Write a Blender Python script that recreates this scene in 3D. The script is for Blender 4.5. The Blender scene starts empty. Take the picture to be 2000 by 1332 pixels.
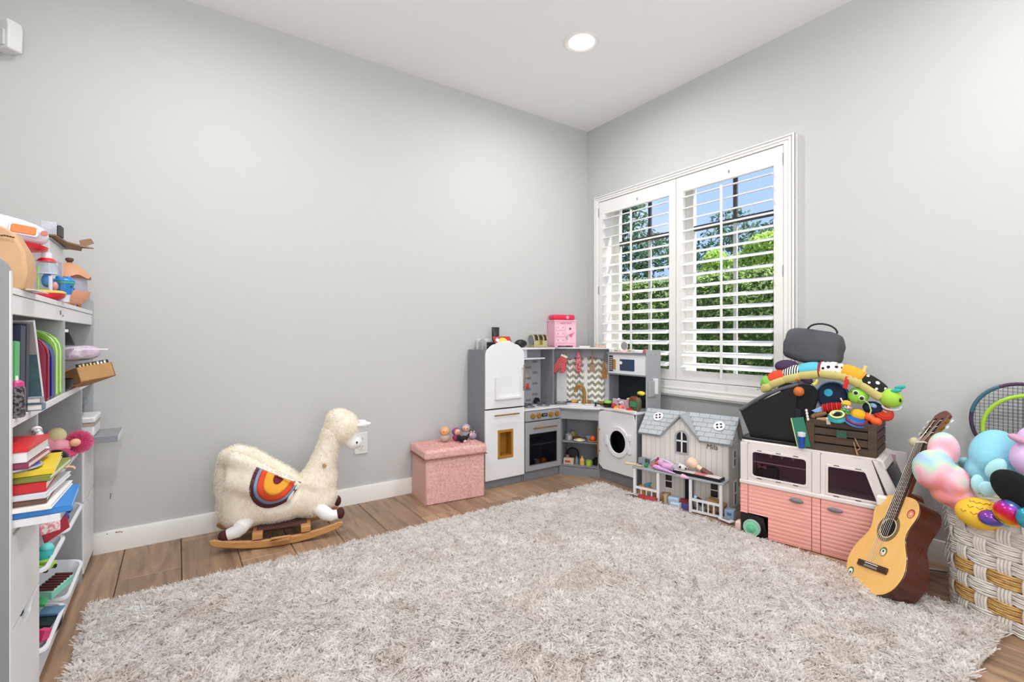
import bpy, bmesh, math, random
import numpy as np
from mathutils import Matrix, Vector, Euler
random.seed(7); rng = np.random.default_rng(7)
PI = math.pi; R = math.radians
scene = bpy.context.scene; COL = scene.collection
X0, Y0, CH = 2.526, 2.653, 2.44          # window wall, long wall, ceiling height
XS, YB = -0.57, -1.7                      # side wall, rear wall

# ---------------- camera, world, sun, fills, exposure ----------------
cd = bpy.data.cameras.new('camera'); cam = bpy.data.objects.new('camera', cd); COL.objects.link(cam)
cd.sensor_width = 36; cd.lens = 17.0; cd.shift_y = -0.0045; cd.clip_start = 0.05
cam.location = (0, 0, 0.91)
cam.rotation_euler = (R(90), 0, -math.atan2(.5698, .8218))
scene.camera = cam
scene.view_settings.view_transform = 'Standard'; scene.view_settings.look = 'None'
scene.view_settings.gamma = 1; scene.view_settings.use_curve_mapping = False
scene.view_settings.exposure = 0.06
try:
    scene.cycles.diffuse_bounces = 6; scene.cycles.max_bounces = 12; scene.cycles.transparent_max_bounces = 24
    scene.cycles.sample_clamp_indirect = 6
except Exception: pass
W = bpy.data.worlds.new('sky'); scene.world = W; W.use_nodes = True
nt = W.node_tree; nt.nodes.clear()
wo = nt.nodes.new('ShaderNodeOutputWorld'); bg = nt.nodes.new('ShaderNodeBackground')
tc = nt.nodes.new('ShaderNodeTexCoord'); nz = nt.nodes.new('ShaderNodeTexNoise'); cr = nt.nodes.new('ShaderNodeValToRGB')
nz.inputs['Scale'].default_value = 3.2; nz.inputs['Detail'].default_value = 5
cr.color_ramp.elements[0].position = .42; cr.color_ramp.elements[0].color = (.40, .55, 1, 1)
cr.color_ramp.elements[1].position = .68; cr.color_ramp.elements[1].color = (.95, .95, 1, 1)
nt.links.new(tc.outputs['Generated'], nz.inputs['Vector']); nt.links.new(nz.outputs['Fac'], cr.inputs['Fac'])
nt.links.new(cr.outputs['Color'], bg.inputs['Color']); nt.links.new(bg.outputs['Background'], wo.inputs['Surface'])
bg.inputs['Strength'].default_value = 1.25

def light(name, kind, loc, energy, color=(1, 1, 1), **k):
    l = bpy.data.lights.new(name, kind); l.energy = energy; l.color = color
    for a, b in k.items():
        if a not in ('rot', 'target'): setattr(l, a, b)
    o = bpy.data.objects.new(name, l); COL.objects.link(o); o.location = loc
    if 'rot' in k: o.rotation_euler = k['rot']
    if 'target' in k: o.rotation_euler = (Vector(k['target']) - Vector(loc)).to_track_quat('-Z', 'Y').to_euler()
    return o
light('sun', 'SUN', (4, -1, 6), 11, (1, .96, .9), angle=R(1), target=(4 - .35, -1 + .42, 6 - .95))
light('rear_fill_light', 'AREA', (0.0, -1.3, 1.0), 26, (.975, .985, 1), shape='RECTANGLE', size=2.4, size_y=1.6, target=(1.1, 2.2, .9))  # added fill lamp behind the camera, stands for no known source
light('bounce_fill_light', 'AREA', (0.2, -.9, 1.2), 34, (.965, .98, 1), shape='RECTANGLE', size=1.2, size_y=1.2, target=(0.5, -.3, 2.44))  # added upward fill lamp, brightens the ceiling

# ---------------- helpers ----------------
def lin(h):
    h = h.lstrip('#'); c = [int(h[i:i + 2], 16) / 255 for i in (0, 2, 4)]
    return tuple(x / 12.92 if x <= .04045 else ((x + .055) / 1.055) ** 2.4 for x in c) + (1,)
MATS = {}
def mat(name, hx, rough=.5, metal=0, bump=None, var=None, hx2=None, coat=0, trans=0, emis=0, spec=None, sub=0, vscale=None, coords='Object', ior=None):
    """bump=(scale,strength[,dist]); var=(scale,contrast) mixes hx -> hx2 by noise"""
    if name in MATS: return MATS[name]
    m = bpy.data.materials.new(name); m.use_nodes = True; n = m.node_tree; p = n.nodes['Principled BSDF']
    p.inputs['Base Color'].default_value = lin(hx); p.inputs['Roughness'].default_value = rough
    p.inputs['Metallic'].default_value = metal
    if coat: p.inputs['Coat Weight'].default_value = coat
    if trans: p.inputs['Transmission Weight'].default_value = trans
    if ior: p.inputs['IOR'].default_value = ior
    if spec is not None: p.inputs['Specular IOR Level'].default_value = spec
    if emis: p.inputs['Emission Color'].default_value = lin(hx); p.inputs['Emission Strength'].default_value = emis
    if bump or var:
        t = n.nodes.new('ShaderNodeTexCoord'); mp = n.nodes.new('ShaderNodeMapping')
        n.links.new(t.outputs[coords], mp.inputs['Vector'])
        if vscale: mp.inputs['Scale'].default_value = vscale
    if var:
        z = n.nodes.new('ShaderNodeTexNoise'); z.inputs['Scale'].default_value = var[0]; z.inputs['Detail'].default_value = 4
        r = n.nodes.new('ShaderNodeValToRGB'); c = var[1]
        r.color_ramp.elements[0].position = .5 - c; r.color_ramp.elements[1].position = .5 + c
        r.color_ramp.elements[0].color = lin(hx); r.color_ramp.elements[1].color = lin(hx2)
        n.links.new(mp.outputs[0], z.inputs['Vector']); n.links.new(z.outputs['Fac'], r.inputs['Fac'])
        n.links.new(r.outputs['Color'], p.inputs['Base Color'])
    if bump:
        z = n.nodes.new('ShaderNodeTexNoise'); z.inputs['Scale'].default_value = bump[0]; z.inputs['Detail'].default_value = 3
        b = n.nodes.new('ShaderNodeBump'); b.inputs['Strength'].default_value = bump[1]
        b.inputs['Distance'].default_value = bump[2] if len(bump) > 2 else .002
        n.links.new(mp.outputs[0], z.inputs['Vector']); n.links.new(z.outputs['Fac'], b.inputs['Height'])
        n.links.new(b.outputs['Normal'], p.inputs['Normal'])
    MATS[name] = m; return m
def glassmat(name, hx='#ffffff', refl=.08, tint=1.0):
    if name in MATS: return MATS[name]
    m = bpy.data.materials.new(name); m.use_nodes = True; n = m.node_tree; n.nodes.clear()
    o = n.nodes.new('ShaderNodeOutputMaterial'); t = n.nodes.new('ShaderNodeBsdfTransparent'); g = n.nodes.new('ShaderNodeBsdfGlossy')
    mx = n.nodes.new('ShaderNodeMixShader'); lw = n.nodes.new('ShaderNodeLayerWeight'); lw.inputs['Blend'].default_value = refl
    t.inputs['Color'].default_value = lin(hx); g.inputs['Roughness'].default_value = .03
    mn = n.nodes.new('ShaderNodeMath'); mn.operation = 'MINIMUM'; mn.inputs[1].default_value = .3; n.links.new(lw.outputs['Fresnel'], mn.inputs[0]); n.links.new(mn.outputs[0], mx.inputs[0]); n.links.new(t.outputs[0], mx.inputs[1]); n.links.new(g.outputs[0], mx.inputs[2])
    n.links.new(mx.outputs[0], o.inputs[0]); MATS[name] = m; return m

class B:
    def __init__(s): s.v = []; s.f = []; s.m = []; s.M = None
    def add(s, vs, fs, mi=0):
        k = len(s.v)
        s.v += [tuple(s.M @ Vector(v)) for v in vs] if s.M is not None else [tuple(v) for v in vs]
        s.f += [tuple(i + k for i in f) for f in fs]; s.m += [mi] * len(fs); return s
    def box(s, x0, x1, y0, y1, z0, z1, mi=0):
        v = [(x, y, z) for z in (z0, z1) for y in (y0, y1) for x in (x0, x1)]
        return s.add(v, [(0, 2, 3, 1), (4, 5, 7, 6), (0, 1, 5, 4), (2, 6, 7, 3), (0, 4, 6, 2), (1, 3, 7, 5)], mi)
    def obox(s, c, sz, rot=(0, 0, 0), mi=0):
        o = s.M; m = Matrix.Translation(c) @ Euler(rot).to_matrix().to_4x4(); s.M = o @ m if o is not None else m
        a, b, d = sz[0] / 2, sz[1] / 2, sz[2] / 2; s.box(-a, a, -b, b, -d, d, mi); s.M = o; return s
    def tube(s, pts, r, n=10, mi=0, caps=True, closed=False, flat=None):
        pts = [Vector(p) for p in pts]; k = len(pts); rs = r if isinstance(r, (list, tuple)) else [r] * k
        vs = []; up = None
        for i, p in enumerate(pts):
            if closed: t = pts[(i + 1) % k] - pts[i - 1]
            else: t = pts[min(i + 1, k - 1)] - pts[max(i - 1, 0)]
            t.normalize()
            if up is None:
                a = Vector((0, 0, 1)) if abs(t.z) < .9 else Vector((1, 0, 0)); up = (a - t * a.dot(t)).normalized()
            else:
                up = up - t * up.dot(t)
                if up.length < 1e-5: up = Vector((1, 0, 0)) - t * t.x
                up.normalize()
            sd = t.cross(up); fy = flat or 1
            for j in range(n):
                a = 2 * PI * j / n; vs.append(p + (sd * math.cos(a) + up * math.sin(a) * fy) * rs[i])
        fs = []
        for i in range(k if closed else k - 1):
            for j in range(n):
                a = i * n + j; b = i * n + (j + 1) % n; c = ((i + 1) % k) * n
                fs.append((a, b, c + (j + 1) % n, c + j))
        if caps and not closed: fs += [tuple(range(n))[::-1], tuple((k - 1) * n + j for j in range(n))]
        return s.add(vs, fs, mi)
    def cyl(s, p0, p1, r0, r1=None, n=16, mi=0): return s.tube([p0, p1], [r0, r1 if r1 is not None else r0], n, mi)
    def lathe(s, prof, n=24, mi=0, c=(0, 0, 0)):
        vs = []; k = len(prof)
        for (r, z) in prof:
            for j in range(n):
                a = 2 * PI * j / n; vs.append((c[0] + r * math.cos(a), c[1] + r * math.sin(a), c[2] + z))
        fs = [(i * n + j, i * n + (j + 1) % n, (i + 1) * n + (j + 1) % n, (i + 1) * n + j) for i in range(k - 1) for j in range(n)]
        fs += [tuple(range(n))[::-1], tuple((k - 1) * n + j for j in range(n))]
        return s.add(vs, fs, mi)
    def sph(s, c, r, n=14, m=9, mi=0, rot=None, e=1.0):
        if not isinstance(r, (tuple, list)): r = (r, r, r)
        Rm = Euler(rot).to_matrix() if rot else Matrix.Identity(3); vs = []
        pw = lambda x: math.copysign(abs(x) ** e, x)
        for i in range(m + 1):
            ph = PI * i / m - PI / 2; cr_ = max(math.cos(ph), .0)
            for j in range(n):
                a = 2 * PI * j / n
                p = Vector((r[0] * pw(cr_) * pw(math.cos(a)), r[1] * pw(cr_) * pw(math.sin(a)), r[2] * pw(math.sin(ph))))
                vs.append(Rm @ p + Vector(c))
        fs = [(i * n + j, i * n + (j + 1) % n, (i + 1) * n + (j + 1) % n, (i + 1) * n + j) for i in range(m) for j in range(n)]
        return s.add(vs, fs, mi)
    def prism(s, poly, a0, a1, axis='z', mi=0):
        """poly of (u,v); extruded along axis: z->(u,v,a) y->(u,a,v) x->(a,u,v)"""
        n = len(poly)
        f = {'z': lambda p, a: (p[0], p[1], a), 'y': lambda p, a: (p[0], a, p[1]), 'x': lambda p, a: (a, p[0], p[1])}[axis]
        vs = [f(p, a0) for p in poly] + [f(p, a1) for p in poly]
        fs = [(i, (i + 1) % n, n + (i + 1) % n, n + i) for i in range(n)] + [tuple(range(n))[::-1], tuple(range(n, 2 * n))]
        return s.add(vs, fs, mi)
    def ring(s, outer, inner, a0, a1, axis='z', mi=0):
        """frame between two loops with the same count"""
        n = len(outer)
        f = {'z': lambda p, a: (p[0], p[1], a), 'y': lambda p, a: (p[0], a, p[1]), 'x': lambda p, a: (a, p[0], p[1])}[axis]
        vs = [f(p, a) for a in (a0, a1) for l in (outer, inner) for p in l]; fs = []
        for i in range(n):
            j = (i + 1) % n
            fs += [(i, j, n + j, n + i), (2 * n + i, 3 * n + i, 3 * n + j, 2 * n + j), (i, 2 * n + i, 2 * n + j, j), (n + i, n + j, 3 * n + j, 3 * n + i)]
        return s.add(vs, fs, mi)
def rrect(x0, x1, z0, z1, r, n=4):
    o = []
    for cx, cz, a in ((x1 - r, z1 - r, 0), (x0 + r, z1 - r, 90), (x0 + r, z0 + r, 180), (x1 - r, z0 + r, 270)):
        for i in range(n + 1):
            t = R(a + 90 * i / n); o.append((cx + r * math.cos(t), cz + r * math.sin(t)))
    return o
def circ(cx, cz, r, n=24, rz=None): return [(cx + r * math.cos(2 * PI * i / n), cz + (rz or r) * math.sin(2 * PI * i / n)) for i in range(n)]

def mesh(name, b, mats, smooth=True, ang=35):
    me = bpy.data.meshes.new(name); me.from_pydata(b.v, [], b.f)
    for m in (mats if isinstance(mats, (list, tuple)) else [mats]): me.materials.append(m)
    me.polygons.foreach_set('material_index', b.m)
    bm = bmesh.new(); bm.from_mesh(me)
    bmesh.ops.remove_doubles(bm, verts=bm.verts, dist=1e-6)
    bmesh.ops.recalc_face_normals(bm, faces=bm.faces); bm.to_mesh(me); bm.free()
    if smooth:
        me.polygons.foreach_set('use_smooth', [True] * len(me.polygons)); me.set_sharp_from_angle(angle=R(ang))
    me.update(); return me
def obj(name, b, mats, parent=None, bevel=0, seg=2, smooth=True, ang=35, sub=0, label=None, remesh=0, loc=None, rot=None, smoothit=0, disp=None):
    o = bpy.data.objects.new(name, mesh(name, b, mats, smooth, ang)); COL.objects.link(o)
    if parent: o.parent = parent
    if loc: o.location = loc
    if rot: o.rotation_euler = rot
    if label: o['label'] = label
    if remesh:
        r = o.modifiers.new('r', 'REMESH'); r.mode = 'VOXEL'; r.voxel_size = remesh; r.use_smooth_shade = True
    if smoothit:
        sm = o.modifiers.new('s', 'SMOOTH'); sm.iterations = smoothit; sm.factor = .6
    if sub:
        sb = o.modifiers.new('s', 'SUBSURF'); sb.levels = sub; sb.render_levels = sub
    if disp:
        t = bpy.data.textures.new('d', 'CLOUDS'); t.noise_scale = disp[0]; d = o.modifiers.new('d', 'DISPLACE'); d.texture = t; d.strength = disp[1]; d.mid_level = .5
    if bevel:
        bv = o.modifiers.new('b', 'BEVEL'); bv.width = bevel; bv.segments = seg; bv.limit_method = 'ANGLE'; bv.angle_limit = R(40); bv.harden_normals = False
    return o
def tag(o, label, cat, group=None, kind=None):
    o['label'] = label; o['category'] = cat
    if group: o['group'] = group
    if kind: o['kind'] = kind
    return o
def thing(name, label, cat, loc=(0, 0, 0), rz=0, group=None, rot=None):
    o = bpy.data.objects.new(name, None); COL.objects.link(o); o.empty_display_size = .05
    o.location = loc; o.rotation_euler = rot if rot else (0, 0, rz); return tag(o, label, cat, group)
def struct(o): o['kind'] = 'structure'; return o
def text(body, size, m, parent, loc, rot, name='lettering', ext=.0004, label=None, shear=0):
    c = bpy.data.curves.new('t', 'FONT'); c.body = body; c.size = size; c.extrude = ext; c.align_x = 'CENTER'; c.align_y = 'CENTER'; c.shear = shear; c.resolution_u = 2
    o = bpy.data.objects.new('t', c); COL.objects.link(o); dg = bpy.context.evaluated_depsgraph_get()
    me = bpy.data.meshes.new_from_object(o.evaluated_get(dg)); bpy.data.objects.remove(o); me.materials.clear(); me.materials.append(m)
    n = bpy.data.objects.new(name, me); COL.objects.link(n); n.parent = parent; n.location = loc; n.rotation_euler = rot
    if label: n['label'] = label
    return n
Rv = Vector((.8218, -.5698, 0)); Fv = Vector((.5698, .8218, 0))
def at(px, py, x=None, y=None, z=None):
    """3D point where a sight line of the photograph meets the plane x=, y= or z="""
    d = Rv * ((px - 1000) / 944.4) + Fv + Vector((0, 0, -(py - 657) / 944.4)); o = Vector((0, 0, .91))
    t = (x - o.x) / d.x if x is not None else (y - o.y) / d.y if y is not None else (z - o.z) / d.z
    return o + d * t

def strands(name, P, N, L, Wd, m, parent=None, lean=.8, leandir=None, jitter=.5, seg=2, curl=.25, kind='stuff', tipw=.12):
    """ribbon strands rooted at P (n,3) with normals N; L,Wd arrays or floats. Attribute 't' runs root->tip, 'r' is per strand"""
    n = len(P); L = np.broadcast_to(L, (n,))[:, None]; Wd = np.broadcast_to(Wd, (n,))[:, None]
    rd = rng.normal(size=(n, 3)); rd -= N * (rd * N).sum(1)[:, None]; rd /= np.linalg.norm(rd, axis=1)[:, None] + 1e-9
    ld = rd * jitter + (leandir if leandir is not None else 0); ld = ld - N * (ld * N).sum(1)[:, None]
    side = np.cross(N, rd + .01); side /= np.linalg.norm(side, axis=1)[:, None] + 1e-9
    side = np.cross(ld / (np.linalg.norm(ld, axis=1)[:, None] + 1e-9), N) * .6 + side * .6
    side /= np.linalg.norm(side, axis=1)[:, None] + 1e-9
    rows = []; ws = [1, .95, .75, tipw] if seg == 3 else [.8, 1, tipw]
    for k in range(seg + 1):
        t = k / seg; c = P + N * L * t * (1 - .35 * lean * t) + ld * L * lean * t * t + np.cross(N, ld) * L * curl * math.sin(t * 3) * rng.normal(size=(n, 1)) * .6
        rows += [c - side * Wd * .5 * ws[k], c + side * Wd * .5 * ws[k]]
    V = np.stack(rows, 1).reshape(-1, 3); q = 2 * (seg + 1)
    base = (np.arange(n) * q)[:, None]
    F = np.concatenate([base + np.array([2 * k, 2 * k + 1, 2 * k + 3, 2 * k + 2]) for k in range(seg)], 1).reshape(-1, 4)
    me = bpy.data.meshes.new(name); me.vertices.add(len(V)); me.vertices.foreach_set('co', V.astype(np.float32).ravel())
    me.loops.add(F.size); me.loops.foreach_set('vertex_index', F.ravel().astype(np.int32))
    me.polygons.add(len(F)); me.polygons.foreach_set('loop_start', (np.arange(len(F)) * 4).astype(np.int32))
    me.update(calc_edges=True); me.validate()
    me.polygons.foreach_set('use_smooth', [True] * len(me.polygons))
    a = me.attributes.new('t', 'FLOAT', 'POINT'); a.data.foreach_set('value', np.tile(np.repeat(np.linspace(0, 1, seg + 1), 2), n).astype(np.float32))
    a = me.attributes.new('r', 'FLOAT', 'POINT'); a.data.foreach_set('value', np.repeat(rng.random(n), q).astype(np.float32))
    me.materials.append(m); o = bpy.data.objects.new(name, me); COL.objects.link(o)
    if parent: o.parent = parent
    if kind: o['kind'] = kind
    return o
def sample(o, n):
    """n points and normals on the modified surface of o, in o's local space"""
    dg = bpy.context.evaluated_depsgraph_get(); ev = o.evaluated_get(dg); me = ev.to_mesh(); me.calc_loop_triangles()
    k = len(me.loop_triangles); T = np.empty(k * 3, np.int32); me.loop_triangles.foreach_get('vertices', T); T = T.reshape(-1, 3)
    V = np.empty(len(me.vertices) * 3, np.float32); me.vertices.foreach_get('co', V); V = V.reshape(-1, 3).astype(float)
    VN = np.empty(len(me.vertices) * 3, np.float32); me.vertices.foreach_get('normal', VN); VN = VN.reshape(-1, 3)
    a, b, c = V[T[:, 0]], V[T[:, 1]], V[T[:, 2]]; ar = np.linalg.norm(np.cross(b - a, c - a), axis=1)
    i = rng.choice(k, n, p=ar / ar.sum()); u = rng.random((n, 1)); v = rng.random((n, 1)); f = (u + v) > 1; u = np.where(f, 1 - u, u); v = np.where(f, 1 - v, v)
    P = a[i] + (b[i] - a[i]) * u + (c[i] - a[i]) * v; N = VN[T[i, 0]] * (1 - u - v) + VN[T[i, 1]] * u + VN[T[i, 2]] * v
    N /= np.linalg.norm(N, axis=1)[:, None] + 1e-9; ev.to_mesh_clear(); return P, N
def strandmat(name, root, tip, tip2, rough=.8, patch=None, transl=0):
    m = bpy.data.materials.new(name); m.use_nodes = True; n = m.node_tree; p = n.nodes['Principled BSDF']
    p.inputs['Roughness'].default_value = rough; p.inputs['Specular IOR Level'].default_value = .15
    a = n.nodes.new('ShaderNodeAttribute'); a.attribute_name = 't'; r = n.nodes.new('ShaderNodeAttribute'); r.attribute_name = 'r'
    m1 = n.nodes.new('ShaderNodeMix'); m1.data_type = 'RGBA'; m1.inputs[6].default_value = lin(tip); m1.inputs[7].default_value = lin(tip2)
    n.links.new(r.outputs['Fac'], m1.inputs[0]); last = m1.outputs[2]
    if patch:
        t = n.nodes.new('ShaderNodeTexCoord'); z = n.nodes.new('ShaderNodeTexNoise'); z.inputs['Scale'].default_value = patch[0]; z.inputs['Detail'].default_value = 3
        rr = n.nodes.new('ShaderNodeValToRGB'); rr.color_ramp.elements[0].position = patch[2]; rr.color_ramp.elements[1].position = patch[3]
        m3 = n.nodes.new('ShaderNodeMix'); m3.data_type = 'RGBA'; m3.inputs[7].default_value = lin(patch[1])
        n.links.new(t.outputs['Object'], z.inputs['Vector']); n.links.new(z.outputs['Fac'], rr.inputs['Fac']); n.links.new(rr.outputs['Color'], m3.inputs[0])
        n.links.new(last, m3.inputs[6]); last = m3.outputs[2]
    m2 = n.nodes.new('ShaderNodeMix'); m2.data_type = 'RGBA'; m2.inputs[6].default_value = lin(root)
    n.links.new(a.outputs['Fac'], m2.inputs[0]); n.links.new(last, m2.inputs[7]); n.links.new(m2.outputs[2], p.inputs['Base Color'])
    if transl:
        tr = n.nodes.new('ShaderNodeBsdfTranslucent'); mx = n.nodes.new('ShaderNodeMixShader'); mx.inputs[0].default_value = transl; o = n.nodes['Material Output']
        n.links.new(m2.outputs[2], tr.inputs[0]); n.links.new(p.outputs[0], mx.inputs[1]); n.links.new(tr.outputs[0], mx.inputs[2]); n.links.new(mx.outputs[0], o.inputs[0])
    return m

# common materials
M_wall = mat('wall_paint', '#c2c3c2', .7, bump=(160, .18, .003), coords='Object')
M_ceil = mat('ceiling_paint', '#f0f1f1', .8, bump=(90, .1, .002))
M_trim = mat('trim_white', '#e9e8e4', .35)
M_white = mat('white_board', '#e6e6e8', .4)
M_grey = mat('grey_board', '#8f9097', .45)
M_dgrey = mat('kitchen_grey', '#808289', .45)
M_gold = mat('brass', '#b08a45', .3, metal=.9)
M_blk = mat('black_plastic', '#131316', .35)
M_chrome = mat('chrome', '#c8c8c8', .2, metal=1)
# ---------------- the room ----------------
def plank_mat():
    m = bpy.data.materials.new('oak_plank'); m.use_nodes = True; n = m.node_tree; p = n.nodes['Principled BSDF']; p.inputs['Roughness'].default_value = .42
    t = n.nodes.new('ShaderNodeTexCoord'); oi = n.nodes.new('ShaderNodeObjectInfo'); ad = n.nodes.new('ShaderNodeVectorMath'); ad.operation = 'ADD'
    cx = n.nodes.new('ShaderNodeMath'); cx.operation = 'MULTIPLY'; cx.inputs[1].default_value = 37
    n.links.new(oi.outputs['Random'], cx.inputs[0]); n.links.new(t.outputs['Object'], ad.inputs[0]); n.links.new(cx.outputs[0], ad.inputs[1])
    mp = n.nodes.new('ShaderNodeMapping'); mp.inputs['Scale'].default_value = (14, 1.6, 1); n.links.new(ad.outputs[0], mp.inputs[0])
    z = n.nodes.new('ShaderNodeTexNoise'); z.inputs['Scale'].default_value = 1.6; z.inputs['Detail'].default_value = 8; z.inputs['Distortion'].default_value = 1.6; n.links.new(mp.outputs[0], z.inputs[0])
    r = n.nodes.new('ShaderNodeValToRGB'); e = r.color_ramp.elements
    e[0].position = .3; e[0].color = lin('#8f7763'); e[1].position = .72; e[1].color = lin('#c4a485'); x = e.new(.5); x.color = lin('#ad9078')
    n.links.new(z.outputs['Fac'], r.inputs[0])
    k = n.nodes.new('ShaderNodeMix'); k.data_type = 'RGBA'; k.blend_type = 'MULTIPLY'; k.inputs[0].default_value = 1
    r2 = n.nodes.new('ShaderNodeValToRGB'); r2.color_ramp.elements[0].color = (.66, .63, .62, 1); r2.color_ramp.elements[1].color = (1.0, .94, .86, 1)
    n.links.new(oi.outputs['Random'], r2.inputs[0]); n.links.new(r.outputs[0], k.inputs[6]); n.links.new(r2.outputs[0], k.inputs[7]); n.links.new(k.outputs[2], p.inputs['Base Color'])
    f = n.nodes.new('ShaderNodeTexNoise'); f.inputs['Scale'].default_value = 9; mp2 = n.nodes.new('ShaderNodeMapping'); mp2.inputs['Scale'].default_value = (30, 2, 1)
    n.links.new(t.outputs['Object'], mp2.inputs[0]); n.links.new(mp2.outputs[0], f.inputs[0]); b = n.nodes.new('ShaderNodeBump'); b.inputs['Strength'].default_value = .15; b.inputs['Distance'].default_value = .001
    n.links.new(f.outputs['Fac'], b.inputs['Height']); n.links.new(b.outputs[0], p.inputs['Normal']); return m
M_plank = plank_mat()
floor = struct(obj('floor', B().box(XS, X0 + .1, YB, Y0 + .1, -.06, -.008), mat('floor_gap', '#2b221b', .9)))
floor['label'] = 'brown oak plank floor around the shaggy rug'
PW = .1985; i0 = math.floor((XS - .016) / PW)
for i in range(i0, int((X0 - .016) / PW) + 1):
    xa = .016 + i * PW; xb = xa + PW; y = YB - random.random() * 1.3
    while y < Y0:
        L = random.uniform(1.1, 1.7); ya, yb = max(y, YB), min(y + L, Y0); xa_, xb_ = max(xa, XS), min(xb, X0)
        if yb - ya > .05 and xb_ - xa_ > .02:
            g = .0012; bb = B(); w, l = (xb_ - xa_) / 2 - g, (yb - ya) / 2 - g; c = .002
            bb.add([(-w, -l, -.008), (w, -l, -.008), (w, l, -.008), (-w, l, -.008), (-w, -l, -c), (w, -l, -c), (w, l, -c), (-w, l, -c), (-w + c, -l + c, 0), (w - c, -l + c, 0), (w - c, l - c, 0), (-w + c, l - c, 0)],
                   [(0, 3, 2, 1)] + [(k + j, k + (j + 1) % 4, k + 4 + (j + 1) % 4, k + 4 + j) for k in (0, 4) for j in range(4)] + [(8, 9, 10, 11)])
            obj('plank', bb, M_plank, floor, smooth=False, loc=((xa_ + xb_) / 2, (ya + yb) / 2, 0))
        y += L
struct(obj('ceiling', B().box(XS - .1, X0 + .2, YB - .1, Y0 + .1, CH, CH + .25), M_ceil))
struct(obj('wall_left', B().box(XS - .1, X0 + .12, Y0, Y0 + .1, -.06, CH), M_wall))
struct(obj('wall_side', B().box(XS - .1, XS, YB - .1, Y0, -.06, CH), M_wall))
struct(obj('wall_rear', B().box(XS, X0, YB - .1, YB, -.06, CH), M_wall))
WY0, WY1, WZ0, WZ1 = 1.24, 2.47, .64, 1.86     # hole of the window
struct(obj('wall_right', B().box(X0, X0 + .12, YB, WY0, -.06, CH).box(X0, X0 + .12, WY1, Y0, -.06, CH).box(X0, X0 + .12, WY0, WY1, -.06, WZ0).box(X0, X0 + .12, WY0, WY1, WZ1, CH), M_wall, smooth=False))
def baseb(name, p0, p1, n):
    # profile (distance from wall, z)
    prof = [(0, 0), (.013, 0), (.013, .078), (.009, .088), (0, .089)]
    d = (Vector(p1) - Vector(p0)); b = B(); vs = [Vector(p) + Vector(n) * a + Vector((0, 0, z)) for p in (p0, p1) for a, z in prof]; k = len(prof)
    b.add(vs, [(i, (i + 1) % k, k + (i + 1) % k, k + i) for i in range(k)] + [tuple(range(k)), tuple(range(k, 2 * k))])
    o = struct(obj(name, b, M_trim)); return o
bl = baseb('baseboard_left', (XS, Y0, 0), (X0, Y0, 0), (0, -1, 0)); baseb('baseboard_right', (X0, YB, 0), (X0, Y0 - .013, 0), (-1, 0, 0))
baseb('baseboard_side', (XS, YB, 0), (XS, Y0 - .013, 0), (1, 0, 0))
ch = B()
for (px_, w, h) in ((209, .004, .003), (231, .016, .0022), (226, .006, .0014), (238, .006, .0026)):
    q = at(px_, 1039 if px_ > 215 else 1043, y=Y0 - .013); ch.obox((q.x, Y0 - .0135, q.z), (w, .0012, h), (0, random.uniform(-.2, .2), 0))
obj('chipped_paint', ch, mat('chip', '#7d4a2a', .9), bl, label='brown chips in the white paint')
q = at(216, 970, y=Y0); struct(obj('trim_1', B().obox((q.x, Y0 - .0008, q.z), (.002, .001, .018), (0, .15, 0)).obox((q.x, Y0 - .0008, q.z + .012), (.004, .001, .003)), mat('scuff', '#55524d', .9)))['label'] = 'small dark scuff on the white wall above the baseboard'

# outlet behind the toy llama, motion sensor high in the left corner
M_plate = mat('plate_plastic', '#dededb', .35)
t = thing('wall_outlet', 'white double power outlet on the wall behind the llama rocker', 'outlet', (.83, Y0, .325))
ob = B().prism(rrect(-.036, .036, -.058, .058, .004), -.006, 0, 'y'); obj('cover_plate', ob, M_plate, t, bevel=.002)
for s in (-1, 1):
    o = obj('socket', B().prism(circ(0, s * .0205, .0165, 20), -.0085, -.003, 'y'), M_plate, t, bevel=.001)
    obj('slots', B().box(-.008, -.0055, -.0088, -.008, s * .0205 - .001, s * .0205 + .008).box(.0055, .008, -.0088, -.008, s * .0205 - .001, s * .0205 + .008).box(-.002, .002, -.0088, -.008, s * .0205 - .009, s * .0205 - .005), mat('slot_dark', '#4a4a48', .6), o)
t = thing('motion_sensor', 'small white motion sensor mounted high in the left wall corner', 'sensor', (XS + .035, Y0 - .035, 2.055), R(-45))
obj('housing', B().prism([(-.036, -.055), (.036, -.055), (.04, .03), (.034, .058), (-.034, .058), (-.04, .03)], -.02, .03, 'y'), M_plate, t, bevel=.006, seg=3)
obj('lens', B().prism(rrect(-.024, .024, -.045, .015, .006), -.026, -.018, 'y'), mat('sensor_lens', '#d3d3d0', .25), t, bevel=.002)
obj('indicator', B().sph((0, -.026, 0), .003, 8, 6), mat('led_white', '#ffffff', .3), t)

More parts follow.
